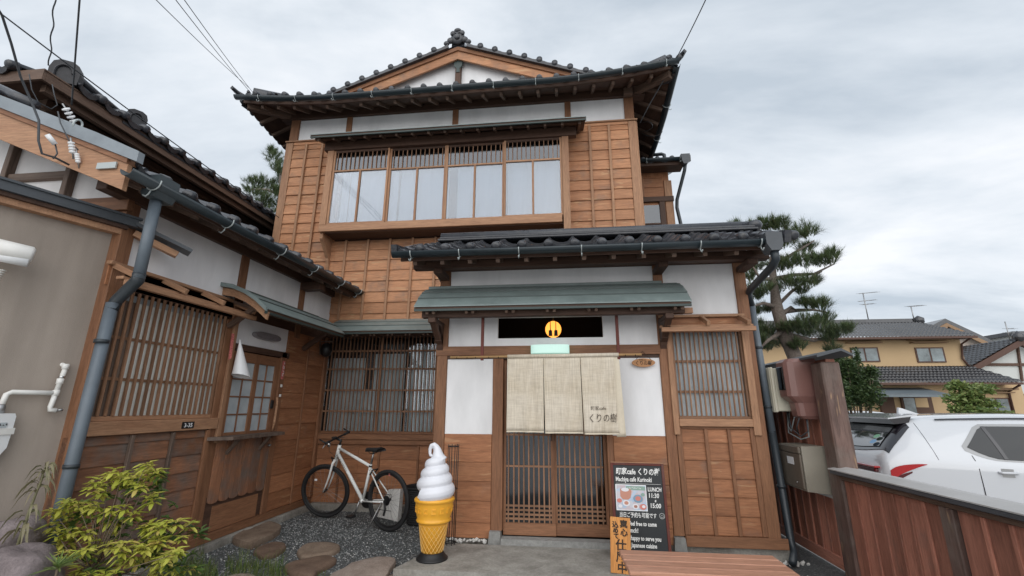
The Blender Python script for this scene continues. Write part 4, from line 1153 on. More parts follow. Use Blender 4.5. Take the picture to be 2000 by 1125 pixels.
# side door
wbox('door_post', 'post', Wg, 'x', WX, 5.35, 5.45, -0.05, 0.03, 0.156, 2.06, 0.004)
wbox('lintel', 'beam', Wg, 'x', WX, 4.46, 5.50, -0.05, 0.03, 1.99, 2.062, 0.003)
wbox('plaster_panel', 'plaster', Wg, 'x', WX, 4.521, 5.45, -0.04, 0.0, 2.063, 2.36, 0)
wbox('head_board', 'beam', Wg, 'x', WX, 4.45, 6.44, -0.05, 0.0, 2.361, 2.499, 0)
dr = wbox('side_door', 'post', Wg, 'x', WX, 4.462, 5.348, -0.04, -0.01, 0.16, 1.985, 0)
def dd(n, mt, y0, y1, z0, z1, p0=-0.01, p1=0.012, bev=0.002): return wbox(n, mt, dr, 'x', WX, y0, y1, p0, p1, z0, z1, bev)
for y0, y1 in ((4.463, 4.56), (4.895, 4.965), (5.27, 5.347)): dd('stile', 'post', y0, y1, 0.16, 1.98)
dd('rail', 'post', 4.56, 4.895, 1.87, 1.98); dd('rail', 'post', 4.965, 5.27, 1.87, 1.98)
dd('rail', 'post', 4.56, 4.895, 1.06, 1.115); dd('rail', 'post', 4.965, 5.27, 1.06, 1.115)
dd('rail', 'post', 4.56, 5.27, 0.16, 0.40, 0.012, 0.016)
for y0, y1 in ((4.56, 4.895), (4.965, 5.27)):
    dd('pane', 'frosted', y0, y1, 1.115, 1.87, -0.009, -0.004, 0)
    ym = (y0+y1)/2; dd('glazing_bar', 'post', ym-0.009, ym+0.009, 1.115, 1.87, -0.003, 0.008)
    for z in (1.30, 1.49, 1.68): dd('glazing_bar', 'post', y0, y1, z-0.008, z+0.008, -0.0035, 0.006)
# weathered boards with scalloped lower ends
for i in range(6):
    y0 = 4.47+i*0.144; y1 = y0+0.138
    pts = [(y0, 1.05), (y1, 1.05), (y1, 0.46)]+[((y0+y1)/2+0.069*math.cos(a), 0.46-0.03*math.sin(a)) for a in [R(q) for q in range(20, 180, 20)]]+[(y0, 0.46)]
    prism('board', 'plank_old_z', dr, pts, 'x', WX+0.0165, WX+0.03+0.004*(i % 2))
dd('kick_board', 'beam', 4.465, 5.345, 0.165, 0.50, 0.0, 0.014)
lg = prism('ledge', 'grey_wood', Wg, [(WX+0.031, 4.30), (WX+0.22, 4.44), (WX+0.20, 5.35), (WX+0.031, 5.46)], 'z', 1.052, 1.085)
for y in (4.62, 5.15): bar('ledge_bracket', 'grey_wood', Wg, (WX+0.03, y, 0.90), (WX+0.15, y, 1.05), 0.03, 0.03)
lathe('door_knob', 'steel', Wg, [(0.0001, -0.012), (0.018, -0.01), (0.02, 0), (0.018, 0.01), (0.0001, 0.012)], (WX+0.045, 5.31, 0.93), 12)
tube('door_handle', 'trim', Wg, [(WX+0.04, 5.335, 1.10), (WX+0.055, 5.33, 1.2), (WX+0.055, 5.335, 1.42), (WX+0.04, 5.34, 1.50)], 0.014, 8)
box('latch', 'black', Wg, WX+0.013, WX+0.03, 5.26, 5.31, 1.36, 1.46, 0.004)
# wall between the door and the corner
c4 = wbox('cladding', 'plank', Wg, 'x', WX, 5.451, 6.44, -0.04, 0.0, 0.156, 2.36, 0)
planks(c4, 'plank', 'x', 5.46, 6.43, 0.16, 2.35, 0.20, (5.94,), face=WX+0.001, th=0.014)
wbox('batten', 'post', c4, 'x', WX, 5.925, 5.955, 0.016, 0.034, 0.16, 2.35)
wbox('corner_post', 'post', Wg, 'x', WX, 6.36, 6.43, 0.016, 0.05, 0.16, 2.4, 0.003)
# green arched canopy over the door
CP = [(0.0, 2.655), (0.14, 2.63), (0.29, 2.57), (0.42, 2.49), (0.56, 2.375)]
canopy(Wg, 'x', WX, 4.20, 5.88, CP)
prism('canopy_end_board', 'trim', Wg, [(WX+p, z-0.035) for p, z in CP]+[(WX+p*0.98, z-0.115) for p, z in CP[::-1]], 'y', 4.215, 4.245)
prism('canopy_edge', 'green_metal', Wg, [(WX+p, z+0.012) for p, z in CP]+[(WX+p+0.002, z-0.032) for p, z in CP[::-1]], 'y', 4.17, 4.1985)
for i in range(10):
    y = 4.35+i*0.16; bar('rafter', 'rafter', Wg, (WX+0.02, y, 2.50), (WX+0.50, y, 2.335), 0.026, 0.03, 0.002)
bar('canopy_bracket', 'rafter', Wg, (WX+0.02, 4.36, 2.22), (WX+0.30, 4.36, 2.42), 0.05, 0.05, 0.004)
bar('canopy_bracket', 'beam', Wg, (WX+0.02, 5.8, 2.15), (WX+0.34, 5.8, 2.38), 0.05, 0.06, 0.004)
# roof: eave tiles, gutter, gable end with bargeboard
RX, RZ, RS = -3.17, 3.125, 0.42
GYE = 2.62
tiled_slope(Wg, (RX, GYE+0.05, RZ), (0, 1, 0), Vector((-1, 0, RS)), 14, 5)
meshobj('roof_slope', 'tile', Wg, [(RX-0.02, GYE, RZ-0.025), (RX-0.02, 6.44, RZ-0.025), (-5.4, 6.44, RZ+RS*2.2-0.025), (-5.4, GYE, RZ+RS*2.2-0.025)], [[0, 1, 2, 3]])
meshobj('soffit', 'beam_y', Wg, [(RX-0.03, GYE+0.05, RZ-0.07), (RX-0.03, 6.44, RZ-0.07), (WX, 6.44, RZ+RS*0.43-0.09), (WX, GYE+0.05, RZ+RS*0.43-0.09)], [[0, 1, 2, 3]])
for i in range(14): bar('rafter', 'rafter', Wg, (RX-0.05, 2.8+i*0.27, RZ-0.10), (WX, 2.8+i*0.27, RZ+RS*0.43-0.12), 0.04, 0.045, 0.003)
box('fascia', 'beam', Wg, RX-0.035, RX-0.015, GYE+0.04, 6.44, RZ-0.10, RZ-0.02)
gutter_run(Wg, [(RX+0.065, GYE-0.07, 3.055), (RX+0.065, 6.47, 3.12)], 0.055, hooks=[0.22, 1.0, 1.82, 2.5, 3.2, 3.75], outward=-1)
box('gutter_end', 'gutter', Wg, RX+0.0, RX+0.13, 6.47, 6.53, 3.05, 3.17)
def bz(x): return RZ+RS*(RX-x)
xa, xb = -3.19, -5.4
prism('bargeboard', 'trim_x', Wg, [(xa, bz(xa)+0.005), (xb, bz(xb)+0.005), (xb, bz(xb)-0.21), (xa, bz(xa)-0.205)], 'y', GYE, GYE+0.035)
prism('barge_moulding', 'post_x', Wg, [(xa, bz(xa)+0.045), (xb, bz(xb)+0.045), (xb, bz(xb)+0.006), (xa, bz(xa)+0.006)], 'y', GYE-0.015, GYE+0.06)
prism('barge_flashing', 'grey_sheet', Wg, [(xa+0.1, bz(xa+0.1)+0.13), (-3.5, bz(-3.5)+0.15), (xb, bz(xb)+0.15), (xb, bz(xb)+0.046), (xa+0.1, bz(xa+0.1)+0.046)], 'y', GYE-0.03, GYE+0.02)
prism('soffit', 'beam', Wg, [(xa, bz(xa)-0.02), (xb, bz(xb)-0.02), (xb, bz(xb)-0.035), (xa, bz(xa)-0.035)], 'y', GYE+0.036, 3.05)
for i in range(0):
    x = -3.35-i*0.29
    tube('verge_roll', 'tile', Wg, [(x, GYE-0.02, bz(x)+0.20), (x, GYE+0.45, bz(x)+0.20)], 0.055, 12)
for k in range(5):
    x0 = -4.30-k*0.40
    tube('verge_roll', 'tile', Wg, [(x0+0.02, GYE+0.06, bz(x0)+0.185), (x0-0.40, GYE+0.06, bz(x0-0.40)+0.225)], [0.045, 0.038], 12)
prism('gable_wall', 'plaster', Wg, [(-5.4, 2.7), (-3.62, 2.7), (-3.62, bz(-3.62)-0.1), (-5.4, bz(-5.4)-0.1)], 'y', 3.04, 3.08)
bar('gable_beam', 'post', Wg, (-5.3, 3.02, 3.02), (-3.55, 3.02, 3.02), 0.06, 0.12, 0.004)
bar('gable_beam', 'grey_wood', Wg, (-5.3, 3.025, 3.33), (-4.18, 3.025, 3.33), 0.05, 0.07, 0.004)
for x in (-4.85, -4.20): bar('gable_strut', 'grey_wood', Wg, (x, 3.02, 2.8), (x, 3.02, bz(x)-0.08), 0.055, 0.085, 0.004)
# fittings on the wing
np_ = thing('house_number_plate', 'small black number plate reading 3-35 on the window sill beam', 'plate', (WX+0.05, 4.02, 1.22))
box('plate', 'black', np_, WX+0.0505, WX+0.055, 3.955, 4.095, 1.185, 1.245)
text('number', '3-35', 0.052, 'white_gloss', np_, Matrix.Translation((WX+0.0565, 4.025, 1.196)) @ Matrix.Rotation(R(90), 4, 'Z') @ XZ, 'CENTER', offs=0.001, sx=1.05)
ol = thing('oval_lamp', 'unlit long oval lamp on the white panel over the side door', 'lamp', (WX, 5.0, 2.2))
M['lamp_off'] = simple('lamp_off', (0.22, 0.20, 0.21), 0.35, 0, 30, 0.25)
pts = []
for i in range(24):
    a = 2*math.pi*i/24; pts.append((5.0+0.235*math.copysign(1, math.cos(a))*(abs(math.cos(a))**0.5 if abs(math.cos(a)) > 0 else 0)+0.0, 2.205+0.042*math.sin(a)))
prism('shade', 'lamp_off', ol, pts, 'x', WX+0.001, WX+0.06)
pc = tag(meshobj('paper_cone', 'white_gloss', None, *(lambda: (
    [at(463+ (0 if j == 0 else 14*math.cos(a)) + (2*t), 655+82*t + (3*math.sin(a)) , X=-3.42) if False else Vector((-3.47+0.03*t+0.085*t*math.cos(a), 4.42+0.07*t+0.10*t*math.sin(a), 2.10-0.40*t-0.02*math.sin(a)*t)) for j, t in enumerate((0.03, 0.3, 0.62, 1.0)) for a in [2*math.pi*k/20 for k in range(20)]],
    [[r*20+k, r*20+(k+1) % 20, (r+1)*20+(k+1) % 20, (r+1)*20+k] for r in range(3) for k in range(20)]))(), True), 'white paper cone hanging by a red cord at the side door', 'paper cone')
rc = tag(meshobj('paper_streamer', 'streamer', None, [(-3.50, 4.30, 2.14), (-3.50, 4.36, 2.14), (-3.49, 4.36, 1.88), (-3.49, 4.30, 1.86), (-3.505, 4.30, 2.14), (-3.505, 4.36, 2.14), (-3.495, 4.36, 1.88), (-3.495, 4.30, 1.86)], [[0, 1, 2, 3], [7, 6, 5, 4], [0, 4, 5, 1], [2, 6, 7, 3]]) if 'streamer' in M else (M.__setitem__('streamer', simple('streamer', (0.55, 0.16, 0.14), 0.8, 0, 60, 0.6)), meshobj('paper_streamer', 'streamer', None, [(-3.50, 4.33, 2.14), (-3.50, 4.37, 2.14), (-3.49, 4.37, 1.88), (-3.49, 4.33, 1.86), (-3.505, 4.33, 2.14), (-3.505, 4.37, 2.14), (-3.495, 4.37, 1.88), (-3.495, 4.33, 1.86)], [[0, 1, 2, 3], [7, 6, 5, 4], [0, 4, 5, 1], [2, 6, 7, 3]]))[1], 'red and white printed streamer hanging left of the paper cone', 'streamer')
tl = thing('paper_talisman', 'narrow red and white lettered strip on the right door post', 'talisman', (WX+0.034, 5.42, 1.9))
box('strip', 'streamer', tl, WX+0.0305, WX+0.034, 5.375, 5.425, 1.72, 1.95)
strokes('lettering', 6, 0.05, 'white_gloss', tl, Matrix.Translation((WX+0.036, 5.378, 1.75)) @ Matrix.Rotation(R(90), 4, 'Z') @ XZ @ Matrix.Rotation(R(90), 4, 'Z') @ Matrix.Translation((0.0, -0.045, 0)))
bl = thing('door_bell', 'small white bell push and socket on the right door post', 'bell', (WX+0.03, 5.40, 1.6))
for z in (1.62, 1.50): box('button', 'white_plastic', bl, WX+0.0305, WX+0.045, 5.385, 5.415, z, z+0.035, 0.004)
cl_ = thing('corner_lantern', 'dark hanging lantern under the canopy in the inner corner', 'lantern', (-3.48, 6.2, 2.2))
lathe('body', 'black', cl_, [(0.02, -0.10), (0.07, -0.07), (0.085, 0.0), (0.07, 0.07), (0.03, 0.10)], (-3.46, 6.2, 2.19), 8)
tube('frame', 'grey_wood', cl_, [(-3.55, 6.2, 2.12), (-3.57, 6.2, 2.32), (-3.36, 6.2, 2.31)], 0.01, 6)

# downpipe of the wing
wp = thing('downpipe', 'thick grey downpipe running down beside the grey stucco wall', 'downpipe', (-3.45, 2.95, 0))
h0 = at(312, 372, X=-3.16)
prism('hopper', 'grey_dark', wp, [(h0.x-0.08, h0.z+0.09), (h0.x+0.08, h0.z+0.09), (h0.x+0.08, h0.z-0.03), (h0.x+0.045, h0.z-0.09), (h0.x-0.045, h0.z-0.09), (h0.x-0.08, h0.z-0.03)], 'y', h0.y-0.09, h0.y+0.09) if 'grey_dark' in M else (M.__setitem__('grey_dark', simple('grey_dark', (0.055, 0.072, 0.08), 0.35, 0, 5, 0.2)), prism('hopper', 'grey_dark', wp, [(h0.x-0.08, h0.z+0.09), (h0.x+0.08, h0.z+0.09), (h0.x+0.08, h0.z-0.03), (h0.x+0.045, h0.z-0.09), (h0.x-0.045, h0.z-0.09), (h0.x-0.08, h0.z-0.03)], 'y', h0.y-0.09, h0.y+0.09))
q = [at(302, 392, X=-3.18), at(273, 545, X=-3.18)]
for v in q: v.x = -3.18
q0 = Vector((q[0].x, q[0].y, q[0].z)); q1 = at(273, 545, X=-3.18); q1.y = q0.y = (q0.y+q1.y)/2
tube('pipe', 'pipe_grey', wp, [q0+Vector((0, 0, 0.02)), q1], 0.040, 14)
q2 = at(220, 592, X=-3.45)
tube('elbow', 'pipe_dark', wp, [q1+Vector((0, 0, 0.04)), q1+Vector((0, 0, -0.01)), q2+Vector((0.01, 0.02, 0.03)), q2+Vector((0, 0, -0.05))], 0.043, 14)
q3 = at(155, 830, X=-3.45); q4 = at(104, 1030, X=-3.45)
yy = (q2.y+q3.y)/2
tube('pipe', 'pipe_grey', wp, [(q2.x, q2.y, q2.z), (q2.x, yy, 1.0), (q2.x, yy, 0.0)], 0.041, 14)
for z in (1.86, 0.98): lathe('pipe_clamp', 'pipe_dark', wp, [(0.041, -0.014), (0.047, -0.014), (0.047, 0.014), (0.041, 0.014)], (q2.x, yy, z), 14)

# ================================================================== grey stucco annex at the far left
A = Vector((-3.655, 3.03, 0)); dn = Vector((math.sin(R(23)), math.cos(R(23)), 0))
B = A-dn*2.0; nrm = Vector((math.cos(R(23)), -math.sin(R(23)), 0))
AX = thing('stucco_annex', 'grey brown stucco annex wall with a flat sheet metal eave', 'building', tuple(A))
def onA(t, out=0.0, z=0.0): return A-dn*t+nrm*out+Vector((0, 0, z))
prism('wall', 'stucco', AX, [(A.x, A.y), (B.x, B.y), (-6.0, 1.0), (-6.0, 3.01)], 'z', 0.0, 2.85)
def slabA(name, mat, t0, t1, o0, o1, z0, z1):
    c = [onA(t0, o0), onA(t1, o0), onA(t1, o1), onA(t0, o1)]
    return prism(name, mat, AX, [(p.x, p.y) for p in c], 'z', z0, z1)
slabA('eave_board', 'trim_x', -0.03, 2.2, -0.1, 0.07, 2.755, 2.80)
slabA('fascia', 'dark_sheet', -0.10, 2.2, -0.1, 0.13, 2.83, 2.90)
slabA('fascia_lip', 'dark_sheet', -0.12, 2.2, 0.10, 0.145, 2.895, 2.912)
slabA('eave_board', 'beam_x', -0.05, 2.2, -0.1, 0.10, 2.801, 2.829)
# returned eave piece over the corner
bar('eave_return', 'dark_sheet', AX, onA(-0.10, 0.06, 2.86), (-3.30, 3.42, 2.72), 0.16, 0.03)
bar('eave_return_board', 'trim', AX, onA(-0.12, 0.03, 2.80), (-3.37, 3.36, 2.68), 0.07, 0.05)
#box('corner_post', 'post', AX, -3.66, -3.60, 3.0, 3.10, 0.0, 2.7)
# floodlight, conduit, gas pipes, gas meter
fd = thing('wall_light', 'cream cylindrical lamp on the grey stucco wall', 'lamp', tuple(onA(0.7, 0.05, 2.4)))
a = at(-30, 478, X=-3.80); b = at(66, 500, X=-3.66)
tube('housing', 'white_plastic', fd, [a, a.lerp(b, 0.94), b], [0.062, 0.062, 0.045], 16)
c_ = at(-30, 500, X=-3.80); e_ = at(55, 517, X=-3.66)
tube('lens', 'white_gloss', fd, [c_+Vector((0, 0, 0.02)), e_+Vector((0, 0, 0.02))], 0.038, 12)
cd = thing('flexible_conduit', 'ribbed white conduit end at the left edge under the lamp', 'conduit', tuple(at(0, 537, X=-3.75)))
V = []
for k in range(7):
    p = at(-14+k*3, 552-k*4, X=-3.74); V.append(lathegeo([(0.012, -0.004), (0.024, 0), (0.012, 0.004)], 12, tuple(p)))
V, Fq = merge(V); meshobj('coil', 'white_plastic', cd, V, Fq, True)
gpipe = thing('gas_pipe', 'white gas pipe with elbows and tee on the grey stucco wall', 'pipe', tuple(onA(0.6, 0.05, 1.5)))
GXp = -3.66
p1 = at(120, 712, X=GXp-0.05); p2 = at(128, 716, X=GXp); p3 = at(112, 800, X=GXp); 
p3.y = p2.y-0.03
tee = p2.lerp(p3, 0.62)
tube('riser', 'white_plastic', gpipe, [p1+Vector((-0.05, -0.02, 0)), p1+Vector((0.0, 0, 0.003)), p2, p2+Vector((0, 0, -0.03)), tee], 0.016, 12)
tube('lower_elbow', 'white_plastic', gpipe, [tee, p3+Vector((0, 0, 0.02)), p3, p3+Vector((0.02, 0.03, -0.005))], 0.016, 12)
for u_ in (0.0, 0.35, 0.62): 
    c = p2.lerp(p3, u_); lathe('fitting', 'white_plastic', gpipe, [(0.0165, -0.02), (0.021, -0.018), (0.021, 0.018), (0.0165, 0.02)], tuple(c), 12)
t2 = at(22, 772, X=GXp-0.08); t2.z = tee.z
tube('branch', 'white_plastic', gpipe, [tee, t2.lerp(tee, 0.3), t2, t2+Vector((-0.012, -0.02, -0.015)), t2+Vector((-0.015, -0.03, -0.10))], 0.0165, 12)
lathe('pipe_clip', 'chrome', gpipe, [(0.0165, -0.008), (0.019, -0.008), (0.019, 0.008), (0.0165, 0.008)], tuple(p2.lerp(p3, 0.25)), 12)
tube('valve', 'steel', gpipe, [p3+Vector((0.02, 0.03, -0.005)), p3+Vector((0.045, 0.05, 0.0))], 0.010, 8)
gm = thing('gas_meter', 'white gas meter at the left edge under the pipe', 'meter', tuple(at(0, 860, X=-3.6)))
g0 = t2+Vector((-0.015, -0.03, -0.10)); gx = g0.x
lathe('union', 'steel', gm, [(0.018, -0.02), (0.026, -0.015), (0.026, 0.03), (0.018, 0.04)], (gx, g0.y, g0.z-0.02), 10)
zt = g0.z-0.04
pr = [(g0.y-0.26, zt), (g0.y+0.05, zt), (g0.y+0.06, zt-0.02), (g0.y+0.06, zt-0.12), (g0.y+0.055, zt-0.22), (g0.y+0.0, zt-0.31), (g0.y-0.10, zt-0.34), (g0.y-0.26, zt-0.34)]
prism('body', 'white_gloss', gm, pr, 'x', gx-0.10, gx+0.06)
prism('front_plate', 'white_plastic', gm, [(g0.y-0.26, zt-0.095), (g0.y+0.066, zt-0.095), (g0.y+0.066, zt-0.135), (g0.y-0.26, zt-0.135)], 'x', gx-0.10, gx+0.07)
box('register', 'frosted', gm, gx+0.0605, gx+0.068, g0.y-0.20, g0.y+0.015, zt-0.09, zt-0.058)
strokes('digits', 5, 0.026, 'black', gm, Matrix.Translation((gx+0.0695, g0.y-0.06, zt-0.083)) @ Matrix.Rotation(R(90), 4, 'Z') @ XZ)

# ================================================================== neighbour's dark two storey house behind the wing
NB = thing('neighbour_house', 'dark roofed brown house behind the low wing, seen from below', 'house', (-6, 6, 0))
NX, NZ = -5.02, 4.60
M['brown_wall'] = simple('brown_wall', (0.10, 0.068, 0.05), 0.9, 0, 4, 0.2)
box('wall', 'brown_wall', NB, -9.5, -5.50, 3.55, 11, 3.0, 4.85)
prism('soffit', 'beam', NB, [(NX-0.03, NZ-0.06), (-5.5, NZ+0.02), (-5.5, NZ+0.04), (NX-0.03, NZ-0.04)], 'y', 3.2, 11)
prism('soffit', 'beam', NB, [(3.2, NZ-0.05), (3.55, NZ+0.02), (3.55, NZ+0.04), (3.2, NZ-0.03)], 'x', -9.5, -5.06)
box('fascia', 'rafter', NB, NX-0.04, NX-0.01, 3.17, 11, NZ-0.10, NZ+0.02)
box('fascia', 'rafter', NB, NX-0.16, NX-0.10, 3.25, 11, NZ-0.15, NZ-0.07)
box('fascia', 'rafter', NB, -9.5, NX-0.01, 3.14, 3.168, NZ-0.10, NZ+0.02)
box('wall_plate', 'rafter', NB, -5.5, -5.44, 3.5, 11, NZ-0.12, NZ-0.02)
prism('roof_slope', 'tile', NB, [(NX, NZ), (-7.2, NZ+0.9), (-7.2, NZ+0.86), (NX, NZ-0.03)], 'y', 3.95, 11)
meshobj('roof_slope', 'tile', NB, [(NX, 3.14, NZ), (NX, 3.96, NZ), (-7.2, 3.96, NZ+0.9), (-6.2, 3.14+0.9, NZ+0.4), (-9.5, 3.14, NZ)], [[0, 1, 2, 3], [0, 3, 4]])
tiled_slope(NB, (NX+0.03, 3.42, NZ+0.03), (0, 1, 0), Vector((-1, 0, 0.41)), 26, 2)
u_ = Vector((1, 0, 0)); tiled_slope(NB, (-6.4, 3.10, NZ+0.03), (1, 0, 0), Vector((0, 1, 0.41)), 4, 1)
def domeblock(c, w, h, d, yaw):
    pts = [(-w/2, 0), (-w/2*1.05, h*0.55), (-w/2*0.86, h*0.86), (-w*0.2, h), (w*0.2, h), (w/2*0.86, h*0.86), (w/2*1.05, h*0.55), (w/2, 0)]
    vs = [(x, y, z) for y in (-d/2, d/2) for x, z in pts]; n = 8
    fs = [list(range(n))[::-1], list(range(n, 2*n))]+[[i, (i+1) % n, n+(i+1) % n, n+i] for i in range(n)]
    wv = [(w/2*0.60*math.cos(R(a))*(1 if True else 0), -d/2-0.01, h*0.42+h*0.34*math.sin(R(a))) for a in range(0, 181, 15)]
    parts = [(vs, fs), tubegeo([(-w*0.3, -d/2-0.01, 0.02)]+wv[::-1], 0.012, 6)]
    V, Fc = merge(parts)
    me = mk(V, Fc)
    bm = bmesh.new(); bm.from_mesh(me); bmesh.ops.recalc_face_normals(bm, faces=bm.faces); bm.to_mesh(me); bm.free()
    link('ridge_ornament', me, NB, Matrix.Translation(c) @ Matrix.Rotation(yaw, 4, 'Z'), 'tile_dark')
domeblock(tuple(at(124, 166, X=NX-0.12)), 0.235, 0.26, 0.12, R(35))
domeblock(tuple(at(262, 247, X=NX-0.12)), 0.20, 0.20, 0.12, R(55))
for k in range(3):
    tube('ridge_roll', 'tile', NB, [(NX-0.14-0.03*k, 3.45, NZ+0.25-0.06*k), (NX-0.14-0.03*k, 3.7, NZ+0.20-0.05*k), (NX-0.16-0.03*k, 4.05, NZ+0.16-0.04*k)], 0.035, 10)

# ================================================================== overhead cables and insulators
def cable(px, r, lab, group=None, mat='black'):
    return tag(tube('cable', mat, None, px, r, 6), lab, 'cable', group)
M['cable'] = simple('cable', (0.05, 0.055, 0.062), 0.6)
def sag(a, b, s, n=14):
    a, b = Vector(a), Vector(b); return [a.lerp(b, i/n)-Vector((0, 0, s*4*(i/n)*(1-i/n))) for i in range(n+1)]
p_ = at(140, 205, X=-3.9)
cable(sag(at(160, -60, X=-3.2), p_, 0.0), 0.006, 'straight grey service cable dropping to the insulator on the low wing gable', mat='cable')
tw = sag(at(112, -60, X=-4.6), at(96, 128, X=-4.95), 0.0, 26)
cable([p+Vector((0.008*math.sin(i*0.9), 0.008*math.cos(i*0.9), 0)) for i, p in enumerate(tw)], 0.006, 'wavy twisted cable reaching the dark ridge ornament from above', mat='cable')
tk = [at(-12, 5, X=-3.6), at(4, 30, X=-3.65), at(22, 85, X=-3.7), at(40, 150, X=-3.8), at(62, 200, X=-3.8), at(76, 235, X=-3.75), at(75, 275, X=-3.72), at(82, 300, X=-3.7), at(108, 308, X=-3.68), at(135, 322, X=-3.66)]
cable(tk, 0.0075, 'thick dark cable hanging from the upper left corner over the bargeboard', mat='cable')
cable(sag(at(-20, 10, X=-4.4), at(545, 425, X=-4.4), 0.03, 20), 0.006, 'thin cable crossing in front of the dark roof ridge line', mat='cable')
for i, (x0, x1, y1, lab) in enumerate(((285, 487, 172, 'thin overhead wire meeting the roof corner, the leftmost of three'), (328, 494, 186, 'thin overhead wire meeting the roof corner, the middle of three'), (346, 500, 188, 'thin overhead wire meeting the roof corner, the rightmost of three'))):
    cable(sag(at(x0, -20, Y=2.5), at(x1, y1, Y=6.3), 0.02, 10), 0.0035, lab, 'thin wires over the roof corner', 'cable')
cable(sag(at(1392, -30, Y=4.6), at(1322, 112, Y=5.8), 0.02, 10)+[at(1300, 150, Y=6.0), at(1268, 205, Y=6.3), at(1250, 240, Y=6.4)], 0.007, 'service cable coming down to the right roof corner and wall', mat='cable')
lp = [at(1252+18*math.sin(a)+(a*3), 245+12*math.cos(a)+a*1.5, X=1.55) for a in [x*0.6 for x in range(14)]]
cable(lp, 0.006, 'loose coil of cable under the right eave', mat='cable')
def insulator(pxs, X, lab, r=0.022):
    t = thing('insulator', lab, 'insulator', tuple(at(*pxs[0], X=X)), 'insulators on the wing gable')
    a, b = at(*pxs[0], X=X), at(*pxs[1], X=X); n = 4
    d = (b-a).normalized(); rot = d.to_track_quat('Z', 'Y').to_matrix().to_4x4()
    for k in range(n):
        c = a.lerp(b, (k+0.5)/n); vs, fs = lathegeo([(0.006, -0.012), (r, -0.008), (r, 0.004), (0.006, 0.012)], 14)
        w = Matrix.Translation(c) @ rot; link('disc', mk(vs, fs, True), t, w, 'white_gloss')
    tube('pin', 'steel', t, [a-d*0.03, b+d*0.04], 0.006, 6)
insulator(((127, 210), (146, 240)), -3.85, 'slanting cream insulator string nearest the cable end', 0.026)
insulator(((139, 277), (142, 300)), -3.62, 'upright white insulator stack standing on the bargeboard', 0.02)
insulator(((150, 300), (153, 318)), -3.60, 'small lower insulator near the gutter end', 0.016)
ab = thing('cable_anchor', 'pale metal cable hook ring on the roof edge flashing', 'hook', tuple(at(152, 245, X=-3.7)))
tube('ring', 'hook', ab, [at(152+9*math.cos(a), 243+9*math.sin(a), X=-3.72) for a in [2*math.pi*i/12 for i in range(12)]], 0.008, 6, True)
tube('stem', 'hook', ab, [at(154, 252, X=-3.72), at(156, 275, X=-3.7), at(160, 300, X=-3.66)], 0.008, 6)
tb = thing('junction_tube', 'short white cable joint tube on the brown bargeboard', 'joint', tuple(at(100, 270, X=-3.66)))
tube('sleeve', 'white_gloss', tb, [at(92, 263, X=-3.68), at(108, 282, X=-3.66)], 0.017, 10)
tube('tail', 'cable', tb, [at(108, 282, X=-3.66), at(112, 300, X=-3.65), at(104, 310, X=-3.65)], 0.005, 6)
sb = thing('cable_bracket', 'zinc plate bracket fixed on the end of the bargeboard', 'bracket', tuple(at(200, 325, Y=2.6)))
a = at(190, 318, Y=2.60); box('plate', 'hook', sb, a.x, a.x+0.16, 2.60, 2.612, a.z-0.05, a.z)
cable([at(113, 218, X=-3.9), at(118, 240, X=-3.8), at(135, 275, X=-3.7), at(155, 295, X=-3.65), at(170, 303, X=-3.63), at(205, 309, X=-3.6)], 0.0045, 'dark loop of cable from the slanting insulator to the bargeboard end', mat='cable')
cable([at(57, 145, X=-4.5), at(62, 175, X=-4.5), at(75, 200, X=-4.45), at(100, 213, X=-4.4), at(112, 205, X=-4.4), at(106, 185, X=-4.4), at(102, 165, X=-4.5)], 0.004, 'grey loop of wire in front of the brown gable of the neighbour', mat='cable')

# ================================================================== right side: fence, meter boxes, mailbox
TF = thing('tall_fence', 'tall red brown board fence with a small roof beside the entrance corner', 'fence', (2.4, 5.2, 0))
FX = 2.43
def vboards(parent, y0, y1, z0, z1, pitch=0.135, mat='fence'):
    n = max(1, round((y1-y0)/pitch)); p = (y1-y0)/n
    for i in range(n):
        ya = y0+p*i
        # every board laps the next: slight yaw
        box('board', mat, parent, FX-0.004, FX+0.012, ya-0.006, ya+p+0.008, z0, z1, 0.003, rot=Matrix.Rotation(R(9)+random.uniform(-0.02, 0.02), 4, 'Z'))
        box('batten', mat, parent, FX-0.026, FX-0.013, ya-0.012, ya+0.014, z0, z1, 0.002)
vboards(TF, 4.55, 5.95, 0.06, 1.80, 0.14)
box('post', 'post_old', TF, 2.335, 2.495, 4.36, 4.55, 0.0, 1.80, 0.012)
box('post', 'fence', TF, FX+0.012, FX+0.08, 5.90, 6.0, 0.0, 1.78, 0.006)
box('rail', 'fence', TF, FX-0.03, FX+0.05, 4.40, 6.0, 1.79, 1.83, 0.004)
box('base_rail', 'fence', TF, FX-0.035, FX-0.012, 4.55, 5.95, 0.02, 0.12, 0.004)
prism('roof_board', 'dark_sheet', TF, [(FX-0.16, 1.835), (FX+0.05, 1.89), (FX+0.14, 1.845), (FX+0.14, 1.865), (FX+0.05, 1.915), (FX-0.16, 1.855)], 'y', 4.28, 6.05)
FX = 2.37
LF = thing('low_fence', 'low red brown board fence with a wide grey metal cap in front of the car', 'fence', (2.4, 3.0, 0))
vboards(LF, 3.345, 4.35, 0.0, 0.80, 0.145)
vboards(LF, 1.2, 3.22, 0.0, 0.80, 0.17)
box('post', 'post_old', LF, FX-0.045, FX+0.06, 3.23, 3.335, 0.0, 0.805, 0.006)
box('rail', 'rafter', LF, FX-0.05, FX+0.06, 1.0, 4.36, 0.806, 0.84, 0.004)
box('cap', 'dark_sheet', LF, FX-0.085, FX+0.17, 1.0, 4.42, 0.845, 0.875, 0.004)
